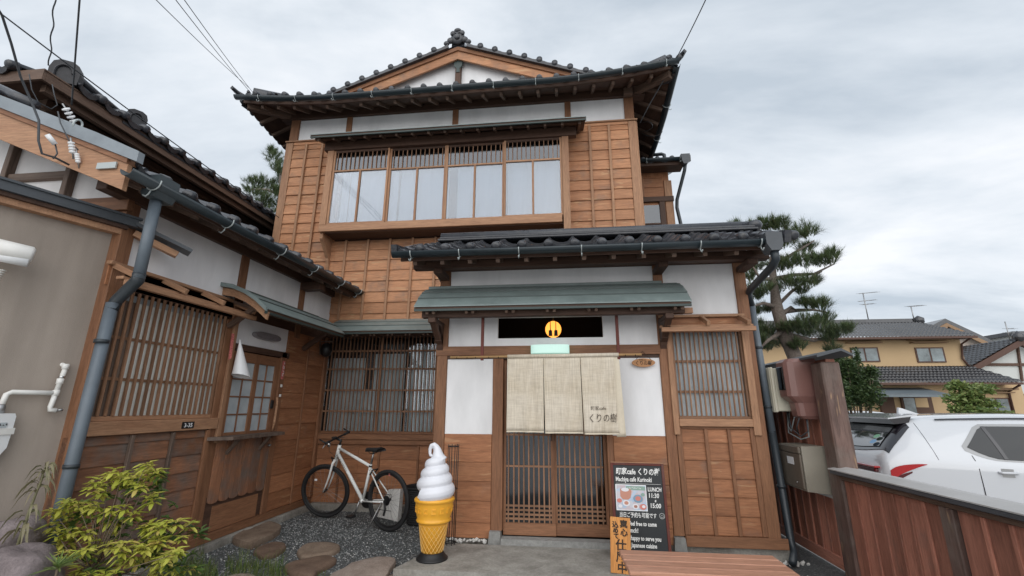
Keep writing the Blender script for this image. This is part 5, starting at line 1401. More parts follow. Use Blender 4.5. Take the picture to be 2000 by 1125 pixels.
prism('cap_sheet', 'cap_metal', LF, [(FX-0.088, 0.876), (FX+0.172, 0.876), (FX+0.172, 0.884), (FX+0.02, 0.905), (FX-0.088, 0.884)], 'y', 0.98, 4.44)

# meter boxes hang on the tall fence (they rest on it: things of their own)
M['cream'] = simple('cream', (0.60, 0.57, 0.46), 0.45, 0, 3, 0.08)
M['maroon'] = simple('maroon', (0.20, 0.10, 0.085), 0.35, 0, 3, 0.15)
M['olive'] = simple('olive', (0.26, 0.235, 0.19), 0.45, 0, 4, 0.1)
M['olive_dark'] = simple('olive_dark', (0.14, 0.115, 0.09), 0.45, 0, 4, 0.1)
cb = thing('meter_cabinet', 'cream rectangular meter box left of the maroon electric meter', 'box', (2.25, 5.3, 1.35))
box('cover', 'cream', cb, 2.085, 2.11, 4.80, 5.16, 1.35, 1.79, 0.008)
box('case', 'cream', cb, 2.111, 2.418, 4.81, 5.15, 1.36, 1.78, 0.008)
for y in (4.82, 5.12): box('hinge', 'cream', cb, 2.078, 2.0845, y, y+0.02, 1.35, 1.79, 0.002)
em = thing('electric_meter', 'maroon electric meter housing with a dark display window', 'meter', (2.25, 4.85, 1.3))
pr = [(2.415, 4.59), (2.20, 4.575), (2.15, 4.59), (2.125, 4.62), (2.125, 4.76), (2.14, 4.79), (2.415, 4.79)]
prism('housing', 'maroon', em, pr, 'z', 1.50, 1.82)
cxm, cym = 2.3, 4.69
def taper(name, z0, z1, s0, s1, mt='maroon', par=em):
    vs = [(2.415-(2.415-x)*s, cym+(y-cym)*s, z) for z, s in ((z0, s0), (z1, s1)) for x, y in pr]; n = len(pr)
    fs = [list(range(n))[::-1], list(range(n, 2*n))]+[[i, (i+1) % n, n+(i+1) % n, n+i] for i in range(n)]
    o = meshobj(name, mt, par, vs, fs)
    bm = bmesh.new(); bm.from_mesh(o.data); bmesh.ops.recalc_face_normals(bm, faces=bm.faces); bm.to_mesh(o.data); bm.free(); return o
taper('housing_top', 1.8205, 1.855, 1.0, 0.86)
taper('housing_waist', 1.44, 1.4995, 0.78, 1.0)
taper('terminal_cover', 1.32, 1.4395, 0.74, 0.78); taper('terminal_base', 1.29, 1.3195, 0.60, 0.74)
box('display', 'glass_dark', em, 2.115, 2.1245, 4.635, 4.75, 1.56, 1.78, 0.003)
box('display_back', 'black', em, 2.119, 2.1248, 4.635, 4.75, 1.56, 1.78)
wiring = [[(2.30, 5.0, 1.36), (2.25, 4.97, 1.22), (2.25, 4.92, 1.17), (2.28, 4.88, 1.3), (2.3, 4.86, 1.36)], [(2.24, 4.92, 1.36), (2.22, 4.85, 1.2), (2.24, 4.72, 1.13), (2.28, 4.66, 1.18), (2.28, 4.65, 1.30)], [(2.3, 5.05, 1.36), (2.26, 5.0, 1.15), (2.27, 4.8, 1.10), (2.29, 4.68, 1.13), (2.30, 4.68, 1.31)], [(2.22, 4.66, 1.30), (2.22, 4.74, 1.21), (2.28, 4.84, 1.14)]]
for i, w in enumerate(wiring):
    tag(tube('cable', 'cable' if i % 2 else 'hook', None, w, 0.0065, 6), ['pale loop of cable under the cream meter box', 'black cable sagging between the two meter boxes', 'long pale cable under both meter boxes', 'short black cable end below the maroon meter'][i], 'cable', 'cables under the meter boxes')
mb = thing('mailbox', 'grey olive metal box with a white label low on the tall fence', 'mailbox', (2.25, 4.85, 0.65))
box('front', 'olive_dark', mb, 2.14, 2.158, 4.60, 5.0, 0.68, 0.98, 0.005)
box('lid', 'olive_dark', mb, 2.136, 2.158, 4.60, 5.0, 0.985, 1.045, 0.005)
prism('case', 'olive', mb, [(2.16, 0.665), (2.40, 0.64), (2.40, 1.03), (2.36, 1.055), (2.16, 1.05)], 'y', 4.588, 5.015)
box('label', 'white_gloss', mb, 2.1375, 2.1398, 4.72, 4.84, 0.88, 0.945)
lathe('lock', 'chrome', mb, [(0.0001, -0.004), (0.008, -0.003), (0.008, 0.003), (0.0001, 0.004)], (2.135, 4.70, 0.73), 8)
box('back_plate', 'white_plastic', mb, 2.402, 2.415, 4.56, 5.05, 0.60, 0.66, 0.002)

# ================================================================== door curtain, pole, hanging sign
NY = 4.585
def linen():
    m, nt, b = newmat('linen')
    v1 = noise(nt, objvec(nt, (75, 3, 4), False), 1.0, 3, 0.8)
    v2 = noise(nt, objvec(nt, (5, 3, 70), False), 1.0, 3, 0.8)
    v3 = noise(nt, objvec(nt, (1, 1, 1), False), 3.0, 4, 0.6)
    c = mixc(nt, 0.5, ramp(nt, v1, [(0.36, (0.30, 0.245, 0.175)), (0.60, (0.82, 0.74, 0.61))]), ramp(nt, v2, [(0.36, (0.38, 0.32, 0.24)), (0.60, (0.72, 0.65, 0.53))]))
    c = mixc(nt, 0.5, c, ramp(nt, v3, [(0.35, (0.50, 0.42, 0.31)), (0.6, (0.66, 0.60, 0.51))]))
    LK(nt, c, b.inputs['Base Color']); b.inputs['Roughness'].default_value = 0.95
    b.inputs['Specular IOR Level'].default_value = 0.1
    bump(nt, b, v1, 0.25, 0.002)
    return m
M['linen'] = linen()
M['hem'] = simple('hem', (0.66, 0.59, 0.47), 0.95, 0, 40, 0.06)
nr = thing('noren', 'three panel beige linen door curtain with dark brush lettering', 'curtain', (0, NY, 1.9))
def wave(x, z): 
    k = (1.90-z)/0.75
    return k*(0.018*math.sin(x*13+1)+0.012*math.sin(x*31+z*3)+0.006*math.sin(x*57)+0.003*math.sin(z*22+x*7))-0.004
def cloth(name, mt, x0, x1, z0, z1, dy=0.0, lean=0.0, bow=0.0):
    nx, nz = 22, 20; vs, fs = [], []
    for j in range(nz+1):
        for i in range(nx+1):
            u, w = i/nx, j/nz; z = z0+(z1-z0)*w
            x = x0+(x1-x0)*u+lean*(1-w)
            zz = z+(1-w)*bow*math.sin(u*math.pi)*0.01
            vs.append((x, NY+dy+wave(x, z), zz))
    for j in range(nz):
        for i in range(nx): fs.append([j*(nx+1)+i, j*(nx+1)+i+1, (j+1)*(nx+1)+i+1, (j+1)*(nx+1)+i])
    o = meshobj(name, mt, nr, vs, fs, True)
    md = o.modifiers.new('thick', 'SOLIDIFY'); md.thickness = 0.0018
    return o
tube('sleeve', 'linen', nr, [(-0.565, NY, 1.895), (0.0, NY, 1.899), (0.562, NY, 1.905)], 0.021, 10)
for x0, x1, zb, ln in ((-0.565, -0.196, 1.150, -0.003), (-0.192, 0.176, 1.143, 0.006), (0.182, 0.520, 1.137, 0.012)):
    cloth('panel', 'linen', x0, x1, zb+0.012, 1.885, 0, ln)
    cloth('hem', 'hem', x0+ln-0.0005, x1+ln+0.0005, zb, zb+0.013, -0.0015)
    for xx in (x0, x1-0.006):
        vs = []
        cloth('hem', 'hem', xx, xx+0.006, zb+0.012, 1.885, -0.002, ln)
cloth('lining', 'hem', 0.478, 0.565, 1.115, 1.90, 0.006, 0.028)
def nw(v): return Vector((v.x, NY-0.006+wave(v.x, v.z)+ (v.y-NY), v.z))
text('lettering', '町家cafe', 0.043, 'ink', nr, Matrix.Translation((0.262, NY, 1.368)) @ XZ, 'LEFT', offs=-0.0003, warp=nw, sx=0.98)
text('lettering', 'くりの樹', 0.088, 'ink', nr, Matrix.Translation((0.232, NY, 1.258)) @ XZ, 'LEFT', offs=-0.0004, warp=nw, sx=0.80, jitter=0.05, shear=0.08)
bp = thing('bamboo_pole', 'bamboo pole carrying the linen door curtain', 'pole', (0, NY, 1.9))
M['bamboo'] = wood('bamboo', (0.50, 0.32, 0.15), (0.36, 0.20, 0.085), 'x', 0.45, 0.2)
tube('cane', 'bamboo', bp, [(-1.17, NY, 1.892), (0, NY, 1.90), (0.79, NY, 1.906)], 0.0125, 10)
for x in (-1.10, -0.99, -0.90, -0.76, -0.66, 0.63, 0.73): 
    V, Fq = tubegeo([(x-0.003, NY, 1.894+x*0.006), (x+0.003, NY, 1.894+x*0.006)], 0.0145, 10); meshobj('node', 'ink', bp, V, Fq, True)
os_ = thing('hanging_sign', 'small oval wooden name sign hanging on a cord right of the curtain', 'sign', (0.85, 4.80, 1.84))
M['signwood'] = wood('signwood', (0.52, 0.27, 0.12), (0.40, 0.18, 0.075), 'x', 0.5, 0.1)
pts = [(0.842+0.112*math.cos(a)*(1+0.06*math.cos(2*a)), 1.845+0.045*math.sin(a)) for a in [2*math.pi*i/28 for i in range(28)]]
prism('board', 'signwood', os_, pts, 'y', 4.805, 4.822)
text('lettering', 'くりの樹', 0.050, 'ink', os_, facing(0.842, 4.8035, 1.823), 'CENTER', offs=0.0006, sx=0.85, jitter=0.04)
text('lettering', '町家cafe', 0.020, 'ink', os_, facing(0.835, 4.8035, 1.866), 'CENTER')
tube('cord', 'ink', os_, [(0.765, 4.812, 1.875), (0.84, 4.81, 1.965), (0.925, 4.812, 1.872)], 0.003, 6)
tg = thing('lintel_tag', 'tiny dark wood name tag under the left end of the bamboo pole', 'tag', (-1.1, 4.8, 1.87))
box('plate', 'beam', tg, -1.235, -0.985, 4.822, 4.832, 1.905, 1.932)
box('seal', 'grey_sheet', tg, -1.228, -1.205, 4.8195, 4.8215, 1.908, 1.929)
strokes('lettering', 5, 0.026, 'white_gloss', tg, facing(-1.165, 4.8195, 1.909), 1.2)

# ================================================================== soft ice cream figure
ic = thing('ice_cream_figure', 'tall plastic soft ice cream cone display standing on the concrete step', 'display', (-1.185, 4.27, 0.10))
IC = Vector((-1.185, 4.27, 0.10))
M['cone_yellow'] = simple('cone_yellow', (0.86, 0.42, 0.04), 0.38, 0, 6, 0.08)
M['cone_line'] = simple('cone_line', (0.82, 0.52, 0.16), 0.4)
M['cream_white'] = simple('cream_white', (0.74, 0.75, 0.80), 0.35, 0, 3, 0.03)
lathe('foot', 'black', ic, [(0.138, 0.0), (0.138, 0.012), (0.132, 0.016), (0.105, 0.045), (0.098, 0.062)], tuple(IC), 40)
cp = [(0.094, 0.062), (0.128, 0.285), (0.131, 0.295), (0.150, 0.305), (0.156, 0.315), (0.150, 0.327), (0.146, 0.335), (0.158, 0.372), (0.166, 0.42), (0.168, 0.455), (0.172, 0.468), (0.180, 0.475), (0.181, 0.488), (0.174, 0.497), (0.160, 0.50)]
lathe('cone', 'cone_yellow', ic, cp, tuple(IC), 48)
V = []
for s in (-1, 1):
    for k in range(18):
        pts = []
        for j in range(13):
            t = j/12; z = 0.066+0.218*t; r = 0.0948+(0.128-0.094)*(z-0.062)/(0.223)+0.0005; a = 2*math.pi*k/18+s*t*1.35
            pts.append(IC+Vector((r*math.cos(a), r*math.sin(a), z)))
        V.append(tubegeo(pts, 0.0022, 4))
V, Fq = merge(V); meshobj('waffle_ridge', 'cone_line', ic, V, Fq)
V = []
for k in range(14):   # raised relief pattern round the band
    a = 2*math.pi*k/14
    for (da, z0, z1, w) in ((-0.06, 0.385, 0.43, 0.012), (0.05, 0.385, 0.395, 0.03), (0.05, 0.42, 0.43, 0.03)):
        r = 0.1575+0.0085*((z0+z1)/2-0.37)/0.05
        c = IC+Vector((r*math.cos(a+da), r*math.sin(a+da), (z0+z1)/2)); t = Vector((-math.sin(a+da), math.cos(a+da), 0)); n_ = Vector((math.cos(a+da), math.sin(a+da), 0))
        q = [c+t*sx*w/2+Vector((0, 0, sz*(z1-z0)/2))+n_*(0.0035 if o else -0.004) for o in (0, 1) for sx, sz in ((-1, -1), (1, -1), (1, 1), (-1, 1))]
        V.append((q, [[4, 5, 6, 7], [0, 1, 5, 4], [1, 2, 6, 5], [2, 3, 7, 6], [3, 0, 4, 7]]))
V, Fq = merge(V); tag(meshobj('relief', 'cone_yellow', ic, V, Fq), kind='stuff')
# swirl: spiral rope round a core, ending in a hooked tip with a hole
pts, rad = [], []
T = 3.35; n = 170
for i in range(n+1):
    t = i/n*T
    z = 0.530+0.285*(t/T)**0.98
    ro = 0.118-0.078*(t/T)**1.25
    a = -2.2+2*math.pi*t
    pts.append(IC+Vector((ro*math.cos(a), ro*math.sin(a), z))); rad.append(0.071-0.022*(t/T))
V1 = tubegeo(pts, rad, 14)
a = pts[-1]
tip = [a+Vector((0, 0, -0.02)), IC+Vector((0.015, 0, 0.845)), IC+Vector((0.010, 0, 0.885)), IC+Vector((-0.002, 0, 0.925)), IC+Vector((-0.022, 0, 0.955)), IC+Vector((-0.046, 0, 0.955)), IC+Vector((-0.062, 0, 0.93)), IC+Vector((-0.066, 0, 0.895)), IC+Vector((-0.064, 0, 0.865))]
V2 = tubegeo([tip[0], IC+Vector((0.015, 0, 0.83)), IC+Vector((0.012, 0, 0.865)), IC+Vector((0.005, 0, 0.90)), IC+Vector((-0.010, 0, 0.932)), IC+Vector((-0.030, 0, 0.948)), IC+Vector((-0.052, 0, 0.94)), IC+Vector((-0.064, 0, 0.91)), IC+Vector((-0.064, 0, 0.875)), IC+Vector((-0.055, 0, 0.845))], [0.075, 0.066, 0.05, 0.038, 0.028, 0.024, 0.021, 0.018, 0.015, 0.012], 14)
V3 = lathegeo([(0.150, 0.49), (0.158, 0.505), (0.12, 0.56), (0.10, 0.66), (0.08, 0.74), (0.055, 0.83), (0.02, 0.86)], 32, tuple(IC))
V, Fq = merge([V1, V2, V3]); sw = meshobj('swirl', 'cream_white', ic, V, Fq, True)
md = sw.modifiers.new('fuse', 'REMESH'); md.mode = 'VOXEL'; md.voxel_size = 0.006; md.use_smooth_shade = True
md = sw.modifiers.new('soft', 'SMOOTH'); md.factor = 0.5; md.iterations = 5
tube('cord_loop', 'steel', ic, [IC+Vector((-0.135, -0.02, 0.03)), IC+Vector((-0.16, -0.04, 0.03)), IC+Vector((-0.15, -0.06, 0.02)), IC+Vector((-0.125, -0.05, 0.02))], 0.002, 5)

# umbrella holder behind the cone
um = thing('umbrella_holder', 'thin dark wire umbrella holder standing behind the ice cream figure', 'stand', (-1.17, 4.72, 0.1))
for k in range(6):
    a = 2*math.pi*k/6; tube('rod', 'black', um, [(-1.13+0.045*math.cos(a), 4.70+0.045*math.sin(a), 0.0+0.10), (-1.13+0.055*math.cos(a), 4.70+0.055*math.sin(a), 1.02)], 0.004, 5)
for z in (0.12, 0.6, 1.0): 
    tube('ring', 'black', um, [(-1.13+0.053*math.cos(a), 4.70+0.053*math.sin(a), z) for a in [2*math.pi*i/14 for i in range(14)]], 0.004, 5, True)

# ================================================================== chalkboard and orange board
M['slate'] = simple('slate', (0.012, 0.015, 0.018), 0.5, 0, 5, 0.2)
ck = thing('chalkboard', 'black menu chalkboard in a worn red wood frame with white handwriting', 'sign', (0.66, 4.45, 0.1))
BW = Matrix.Translation((0.655, 4.42, 0.10)) @ Matrix.Rotation(R(-4), 4, 'Z') @ Matrix.Rotation(R(-7), 4, 'X')
FR.append(BW)
box('slate', 'slate', ck, -0.215, 0.215, 0.0, 0.012, 0.02, 0.775)
box('frame', 'redwood', ck, -0.240, -0.2155, -0.008, 0.02, 0.0, 0.795, 0.003); box('frame', 'redwood', ck, 0.2155, 0.240, -0.008, 0.02, 0.0, 0.795, 0.003)
box('frame', 'redwood', ck, -0.2155, 0.2155, -0.008, 0.02, 0.775, 0.80, 0.003); box('frame', 'redwood', ck, -0.2155, 0.2155, -0.008, 0.02, 0.0, 0.025, 0.003)
box('frame_edge', 'trim', ck, -0.238, 0.238, -0.0095, 0.021, 0.796, 0.803, 0.001)
bar('rear_leg', 'redwood', ck, (-0.2, 0.03, 0.78), (-0.2, 0.26, 0.03), 0.02, 0.02); bar('rear_leg', 'redwood', ck, (0.2, 0.03, 0.78), (0.2, 0.26, 0.03), 0.02, 0.02)
def ch(s, x, z, size, sx=1.0, jit=0.05, off=0.0012, sh=0.1, al='LEFT'):
    text('writing', s, size, 'chalk', ck, Matrix.Translation((x, -0.0022, z)) @ XZ, al, offs=off, shear=sh, jitter=jit, sx=sx)
ch('町家cafe くりの樹', -0.195, 0.700, 0.064, 0.78, off=0.0014)
ch('Machiya cafe Kurinoki', -0.200, 0.637, 0.055, 0.66)
box('chalk_line', 'chalk', ck, -0.20, 0.20, -0.0018, -0.0002, 0.618, 0.620)
ch('LUNCH', 0.080, 0.560, 0.047, 0.76); ch('11:30', 0.080, 0.508, 0.052, 0.83); ch('s', 0.135, 0.474, 0.034); ch('15:00', 0.088, 0.425, 0.052, 0.84)
ch('当日ご予約も可能です', -0.185, 0.345, 0.044, 0.74, off=0.0006)
tube('smiley', 'chalk', ck, [(0.187+0.022*math.cos(a), -0.002, 0.362+0.022*math.sin(a)) for a in [2*math.pi*i/20 for i in range(20)]], 0.0016, 4, True)
tube('smiley_mouth', 'chalk', ck, [(0.187+0.012*math.cos(a), -0.002, 0.360+0.011*math.sin(a)) for a in [math.pi+math.pi*i/8 for i in range(9)]], 0.0014, 4)
for dx in (-0.007, 0.007): box('smiley_eye', 'chalk', ck, 0.187+dx-0.0015, 0.187+dx+0.0015, -0.0025, -0.0005, 0.364, 0.370)
for s, z in (('Please feel free to come', 0.277), ('  for lunch!', 0.222), ("We're happy to serve you", 0.163), ('special Japanese cuisine', 0.108), ('   & local veges!', 0.042)):
    ch(s, -0.195, z, 0.048, 0.70 if len(s) > 18 else 0.78)
# photograph of dishes pinned to the board
box('poster', 'white_gloss', ck, -0.205, 0.068, -0.003, -0.0005, 0.395, 0.61)
def poster_mat():
    m, nt, b = newmat('poster_print')
    v = objvec(nt, rnd=False)
    vo = N(nt, 'ShaderNodeTexVoronoi'); LK(nt, v, vo.inputs['Vector']); vo.inputs['Scale'].default_value = 26
    c = ramp(nt, vo.outputs['Color'], [(0.1, (0.30, 0.45, 0.62)), (0.35, (0.52, 0.62, 0.72)), (0.55, (0.62, 0.36, 0.30)), (0.75, (0.70, 0.62, 0.60)), (0.95, (0.22, 0.30, 0.22))])
    c = mixc(nt, 0.45, c, (0.42, 0.52, 0.66))
    LK(nt, c, b.inputs['Base Color']); b.inputs['Roughness'].default_value = 0.4; return m
M['poster_print'] = poster_mat()
box('print', 'poster_print', ck, -0.199, 0.062, -0.0038, -0.0032, 0.401, 0.604)
M['p_green'] = simple('p_green', (0.24, 0.36, 0.30), 0.5); M['p_clay'] = simple('p_clay', (0.52, 0.24, 0.17), 0.5); M['p_red'] = simple('p_red', (0.60, 0.20, 0.16), 0.5)
M['p_white'] = simple('p_white', (0.72, 0.72, 0.75), 0.5); M['p_blue'] = simple('p_blue', (0.18, 0.30, 0.40), 0.5)
box('print_heading', 'p_green', ck, -0.11, 0.060, -0.0044, -0.0040, 0.565, 0.598)
def disc(mt, x, z, rx, rz, y): prism('print_dish', mt, ck, [(x+rx*math.cos(a), z+rz*math.sin(a)) for a in [2*math.pi*i/18 for i in range(18)]], 'y', y-0.0004, y)
prism('print_pot', 'p_clay', ck, [(-0.165, 0.575), (-0.075, 0.575), (-0.062, 0.555), (-0.075, 0.50), (-0.095, 0.485), (-0.145, 0.485), (-0.165, 0.51)], 'y', -0.0048, -0.0044)
disc('p_white', -0.12, 0.567, 0.035, 0.016, -0.0050)
for mt, x, z, r in (('p_blue', -0.01, 0.495, 0.042), ('p_red', -0.01, 0.497, 0.024), ('p_white', -0.115, 0.455, 0.032), ('p_clay', -0.115, 0.457, 0.019), ('p_red', -0.175, 0.475, 0.022), ('p_white', -0.035, 0.43, 0.028), ('p_red', 0.03, 0.43, 0.030), ('p_white', 0.035, 0.432, 0.015), ('p_green', 0.035, 0.53, 0.018), ('p_clay', -0.035, 0.43, 0.016), ('p_white', -0.17, 0.43, 0.018)):
    disc(mt, x, z, r, r*0.8, -0.0050-0.00007*abs(x*100+z*30))
strokes('print_words', 10, 0.020, 'chalk', ck, Matrix.Translation((-0.10, -0.0060, 0.574)) @ XZ)
FR.pop()
ob = thing('orange_board', 'narrow varnished orange board with black brush characters, leaning on the chalkboard', 'sign', (0.43, 4.1, 0.1))
FR.append(Matrix.Translation((0.425, 4.10, 0.102)) @ Matrix.Rotation(R(-4), 4, 'Z') @ Matrix.Rotation(R(2.6), 4, 'Y') @ Matrix.Rotation(R(-14), 4, 'X'))
for i in range(3): box('board', 'sign', ob, -0.0825+0.055*i+0.0004, -0.0275+0.055*i-0.0004, 0, 0.012, 0, 0.405, 0.0015, )
def br(s, x, z, size, sx=1.0): text('brushwork', s, size, 'ink', ob, Matrix.Translation((x, -0.0016, z)) @ XZ, 'CENTER', offs=0.0022, jitter=0.035, sx=sx)
for s, x, z, size in (('真', 0.028, 0.335, 0.062), ('心', 0.030, 0.272, 0.060), ('込', -0.040, 0.330, 0.050), ('め', -0.038, 0.288, 0.046), ('て', -0.034, 0.248, 0.044), ('仕', 0.004, 0.170, 0.088), ('度', 0.004, 0.088, 0.086), ('中', 0.010, 0.012, 0.080)): br(s, x, z, size)
FR.pop()

# ================================================================== bench
bn = thing('bench', 'reddish brown slatted bench at the bottom edge in front of the chalkboard', 'bench', (0.9, 3.38, 0))
for i in range(4):
    y = 3.145+i*0.110; box('slat', 'bench', bn, 0.375-0.004*i, 1.395, y, y+0.103, 0.392, 0.42, 0.006)
for x in (0.47, 1.28):
    for y in (3.19, 3.51): box('leg', 'bench', bn, x-0.02, x+0.02, y-0.02, y+0.02, 0.0, 0.36, 0.004)
    box('cross_rail', 'bench', bn, x-0.018, x+0.018, 3.16, 3.55, 0.361, 0.391, 0.003)
box('stretcher', 'bench', bn, 0.49, 1.26, 3.33, 3.37, 0.365, 0.391, 0.003)

# ================================================================== bucket and paper bag behind the bicycle
bk = thing('ribbed_bucket', 'black ribbed round tub behind the rear wheel of the bicycle', 'tub', (-1.87, 5.75, 0))
pr = [(0.15, 0.0)]
for i in range(16):
    z = 0.02+i*0.024; r = 0.155+0.035*z/0.42
    pr += [(r+0.006, z), (r+0.006, z+0.010), (r, z+0.014), (r, z+0.022)]
pr += [(0.19, 0.405), (0.20, 0.41), (0.20, 0.43), (0.188, 0.43), (0.18, 0.40), (0.15, 0.05)]
lathe('tub', 'rubber', bk, pr, (-1.80, 5.85, 0), 36)
pbag = thing('paper_bag', 'folded white paper bag on the gravel behind the bicycle wheel', 'bag', (-2.28, 5.95, 0))
bb = [(-2.40, 5.98, 0.03), (-2.10, 5.90, 0.0), (-2.11, 5.96, 0.36), (-2.30, 6.04, 0.34)]
V = [Vector(v) for v in bb]+[Vector(v)+Vector((0.02, 0.07, 0)) for v in bb]
meshobj('bag', 'white_plastic', pbag, V, [[0, 1, 2, 3], [7, 6, 5, 4], [0, 4, 5, 1], [1, 5, 6, 2], [3, 2, 6, 7], [0, 3, 7, 4]])

# ================================================================== bicycle
bi = thing('bicycle', 'white framed hybrid bicycle parked on its stand against the wooden wall', 'bicycle', (-2.1, 5.45, 0))
dirv = Vector((-3.085, 5.93, 0))-Vector((-2.055, 5.45, 0)); ang = math.atan2(dirv.y, dirv.x)
FR.append(Matrix.Translation((-2.055, 5.45, 0)) @ Matrix.Rotation(ang, 4, 'Z') @ Matrix.Rotation(R(-3), 4, 'X'))
WB = dirv.length; RW = 0.335
M['spoke'] = simple('spoke', (0.30, 0.30, 0.30), 0.35, 0.8)
M['bike_white'] = simple('bike_white', (0.78, 0.79, 0.77), 0.25, 0, 3, 0.03)
def wheel(c, yaw, nspk=28, rear=False):
    FR.append(FR[-1] @ Matrix.Translation(c) @ Matrix.Rotation(yaw, 4, 'Z'))
    w = tube('wheel', 'black', bi, [(0.285*math.cos(a), 0, 0.285*math.sin(a)) for a in [2*math.pi*i/48 for i in range(48)]], 0.013, 8, True)
    tube('tyre', 'rubber', w, [((RW-0.022)*math.cos(a), 0, (RW-0.022)*math.sin(a)) for a in [2*math.pi*i/48 for i in range(48)]], 0.0225, 10, True)
    V = []
    for k in range(nspk):
        a = 2*math.pi*k/nspk; h = a+(0.9 if k % 2 else -0.9); s = 0.025 if (k//2) % 2 else -0.025
        V.append(tubegeo([(0.02*math.cos(h), s, 0.02*math.sin(h)), (0.278*math.cos(a), 0, 0.278*math.sin(a))], 0.0012, 3))
    V, Fq = merge(V); meshobj('spokes', 'spoke', w, V, Fq)
    V, Fq = tubegeo([(0, -0.035, 0), (0, 0.035, 0)], 0.016, 12); meshobj('hub', 'black', w, V, Fq, True)
    FR.pop()
    return w
def fl_(p): return FR[-1]
w_r = wheel((0, 0, RW), 0, 28, True)
STEER = R(24)
AX_TOP = Vector((WB-0.225, 0, 0.905)); AX_BOT = Vector((WB-0.165, 0, 0.735))
AXIS = (AX_BOT-AX_TOP).normalized()
# front assembly turns about the steering axis
SM = Matrix.Translation(AX_BOT) @ Matrix.Rotation(STEER, 4, AXIS*-1) @ Matrix.Translation(-AX_BOT)
BBk = Vector((0.43, 0, 0.285)); STt = Vector((0.32, 0, 0.685)); RA = Vector((0, 0, RW))
HT = AX_TOP+(AX_BOT-AX_TOP)*0.1
def bt(n, pts, r, mt='bike_white', s=10): return tube(n, mt, bi, pts, r, s)
V, Fq = merge([tubegeo([AX_TOP, AX_BOT], 0.022, 12), tubegeo([AX_TOP+AXIS*0.04, STt+Vector((0, 0, 0.0))], 0.0175, 12), tubegeo([AX_TOP+AXIS*0.10, BBk], 0.021, 12), tubegeo([STt+(STt-BBk)*0.06, BBk], 0.0175, 12)]
    + [tubegeo([BBk+Vector((-0.03, s*0.03, 0)), RA+Vector((0.02, s*0.062, -0.01))], 0.010, 8) for s in (-1, 1)]
    + [tubegeo([STt+Vector((0, s*0.014, -0.03)), RA+Vector((0.01, s*0.062, 0.01))], 0.008, 8) for s in (-1, 1)]
    + [tubegeo([BBk+Vector((0, -0.036, 0)), BBk+Vector((0, 0.036, 0))], 0.021, 12)])
frame = meshobj('frame', 'bike_white', bi, V, Fq, True)
d = (BBk-(AX_TOP+AXIS*0.10)); 
tdir = d.normalized(); 
for sgn in (1,):
    pass
side = Vector((0, 1, 0))
# lettering along the down tube, on the side that faces the camera (+Y local)
zax = Vector((0, 1, 0)); xax = -(-tdir); yax = zax.cross(xax)
wm = Matrix((xax, yax, zax)).transposed().to_4x4(); wm.translation = (AX_TOP+AXIS*0.10)+tdir*0.10+Vector((0, 0.0215, 0))-yax*0.008
strokes('lettering', 9, 0.030, 'ink', bi, wm, 1.2)
bt('seat_post', [STt+(STt-BBk)*0.02, STt+(STt-BBk)*0.42], 0.0125, 'steel')
sp_ = STt+(STt-BBk)*0.44
def saddle():
    out = []
    prof = [(-0.13, 0.075, 0.012), (-0.09, 0.078, 0.018), (-0.03, 0.055, 0.012), (0.04, 0.03, 0.008), (0.11, 0.022, 0.006), (0.14, 0.014, -0.002)]
    vs, fs = [], []
    for x, w, z in prof:
        for y, dz in ((-w, -0.03), (-w*0.9, -0.005), (-w*0.5, 0.010), (0, 0.012), (w*0.5, 0.010), (w*0.9, -0.005), (w, -0.03)):
            vs.append((sp_.x+x, y, sp_.z+z+dz+0.02))
    for i in range(len(prof)-1):
        for j in range(6): fs.append([i*7+j, i*7+j+1, (i+1)*7+j+1, (i+1)*7+j])
    fs += [list(range(7)), [35+j for j in range(7)][::-1]]
    fs.append([i*7 for i in range(6)]+[i*7+6 for i in range(5, -1, -1)])
    return vs, fs
V, Fq = saddle(); sd_ = meshobj('saddle', 'rubber', bi, V, Fq, True)
tube('saddle_rail', 'black', sd_, [sp_+Vector((-0.09, 0.02, -0.0)), sp_+Vector((-0.03, 0.02, -0.022)), sp_+Vector((0.05, 0.02, -0.022)), sp_+Vector((0.10, 0.01, 0.0))], 0.004, 6)
bt('seat_clamp', [STt+Vector((0, 0, -0.008)), STt+Vector((0, 0, 0.012))], 0.021, 'black')
# drivetrain on the near side
NS = 0.05
V, Fq = merge([lathegeo([(0.02, -0.003), (0.095, -0.003), (0.095, 0.003), (0.02, 0.003)], 32), lathegeo([(0.02, 0.008), (0.075, 0.008), (0.075, 0.012), (0.02, 0.012)], 28)])
RX90 = Matrix.Rotation(R(90), 4, 'X')
CS = -1   # chain side is the far side of the frame from the camera
link('chainring', mk([v for v in V], Fq, False), bi, Matrix.Translation(BBk+Vector((0, CS*NS, 0))) @ RX90, 'black')
V, Fq = merge([lathegeo([(0.01, -0.018+0.005*i), (0.055-0.006*i, -0.018+0.005*i), (0.055-0.006*i, -0.015+0.005*i), (0.01, -0.015+0.005*i)], 24) for i in range(6)])
link('cassette', mk(V, Fq), bi, Matrix.Translation(RA+Vector((0, 0.046, 0))) @ RX90 @ Matrix.Rotation(math.pi, 4, 'X'), 'black')
ca = R(-68); cv = Vector((math.cos(ca), 0, math.sin(ca)))*0.17
bt('crank', [BBk+Vector((0, 0.055, 0)), BBk+Vector((0, 0.07, 0))+cv], 0.010, 'steel'); bt('crank', [BBk+Vector((0, -0.065, 0)), BBk+Vector((0, -0.075, 0))-cv], 0.010, 'black')
for s, c in ((1, cv), (-1, -cv)):
    c0 = BBk+c+Vector((0, s*0.115, 0)); box('pedal', 'black', bi, c0.x-0.045, c0.x+0.045, c0.y-0.04, c0.y+0.04, c0.z-0.012, c0.z+0.012, 0.004)
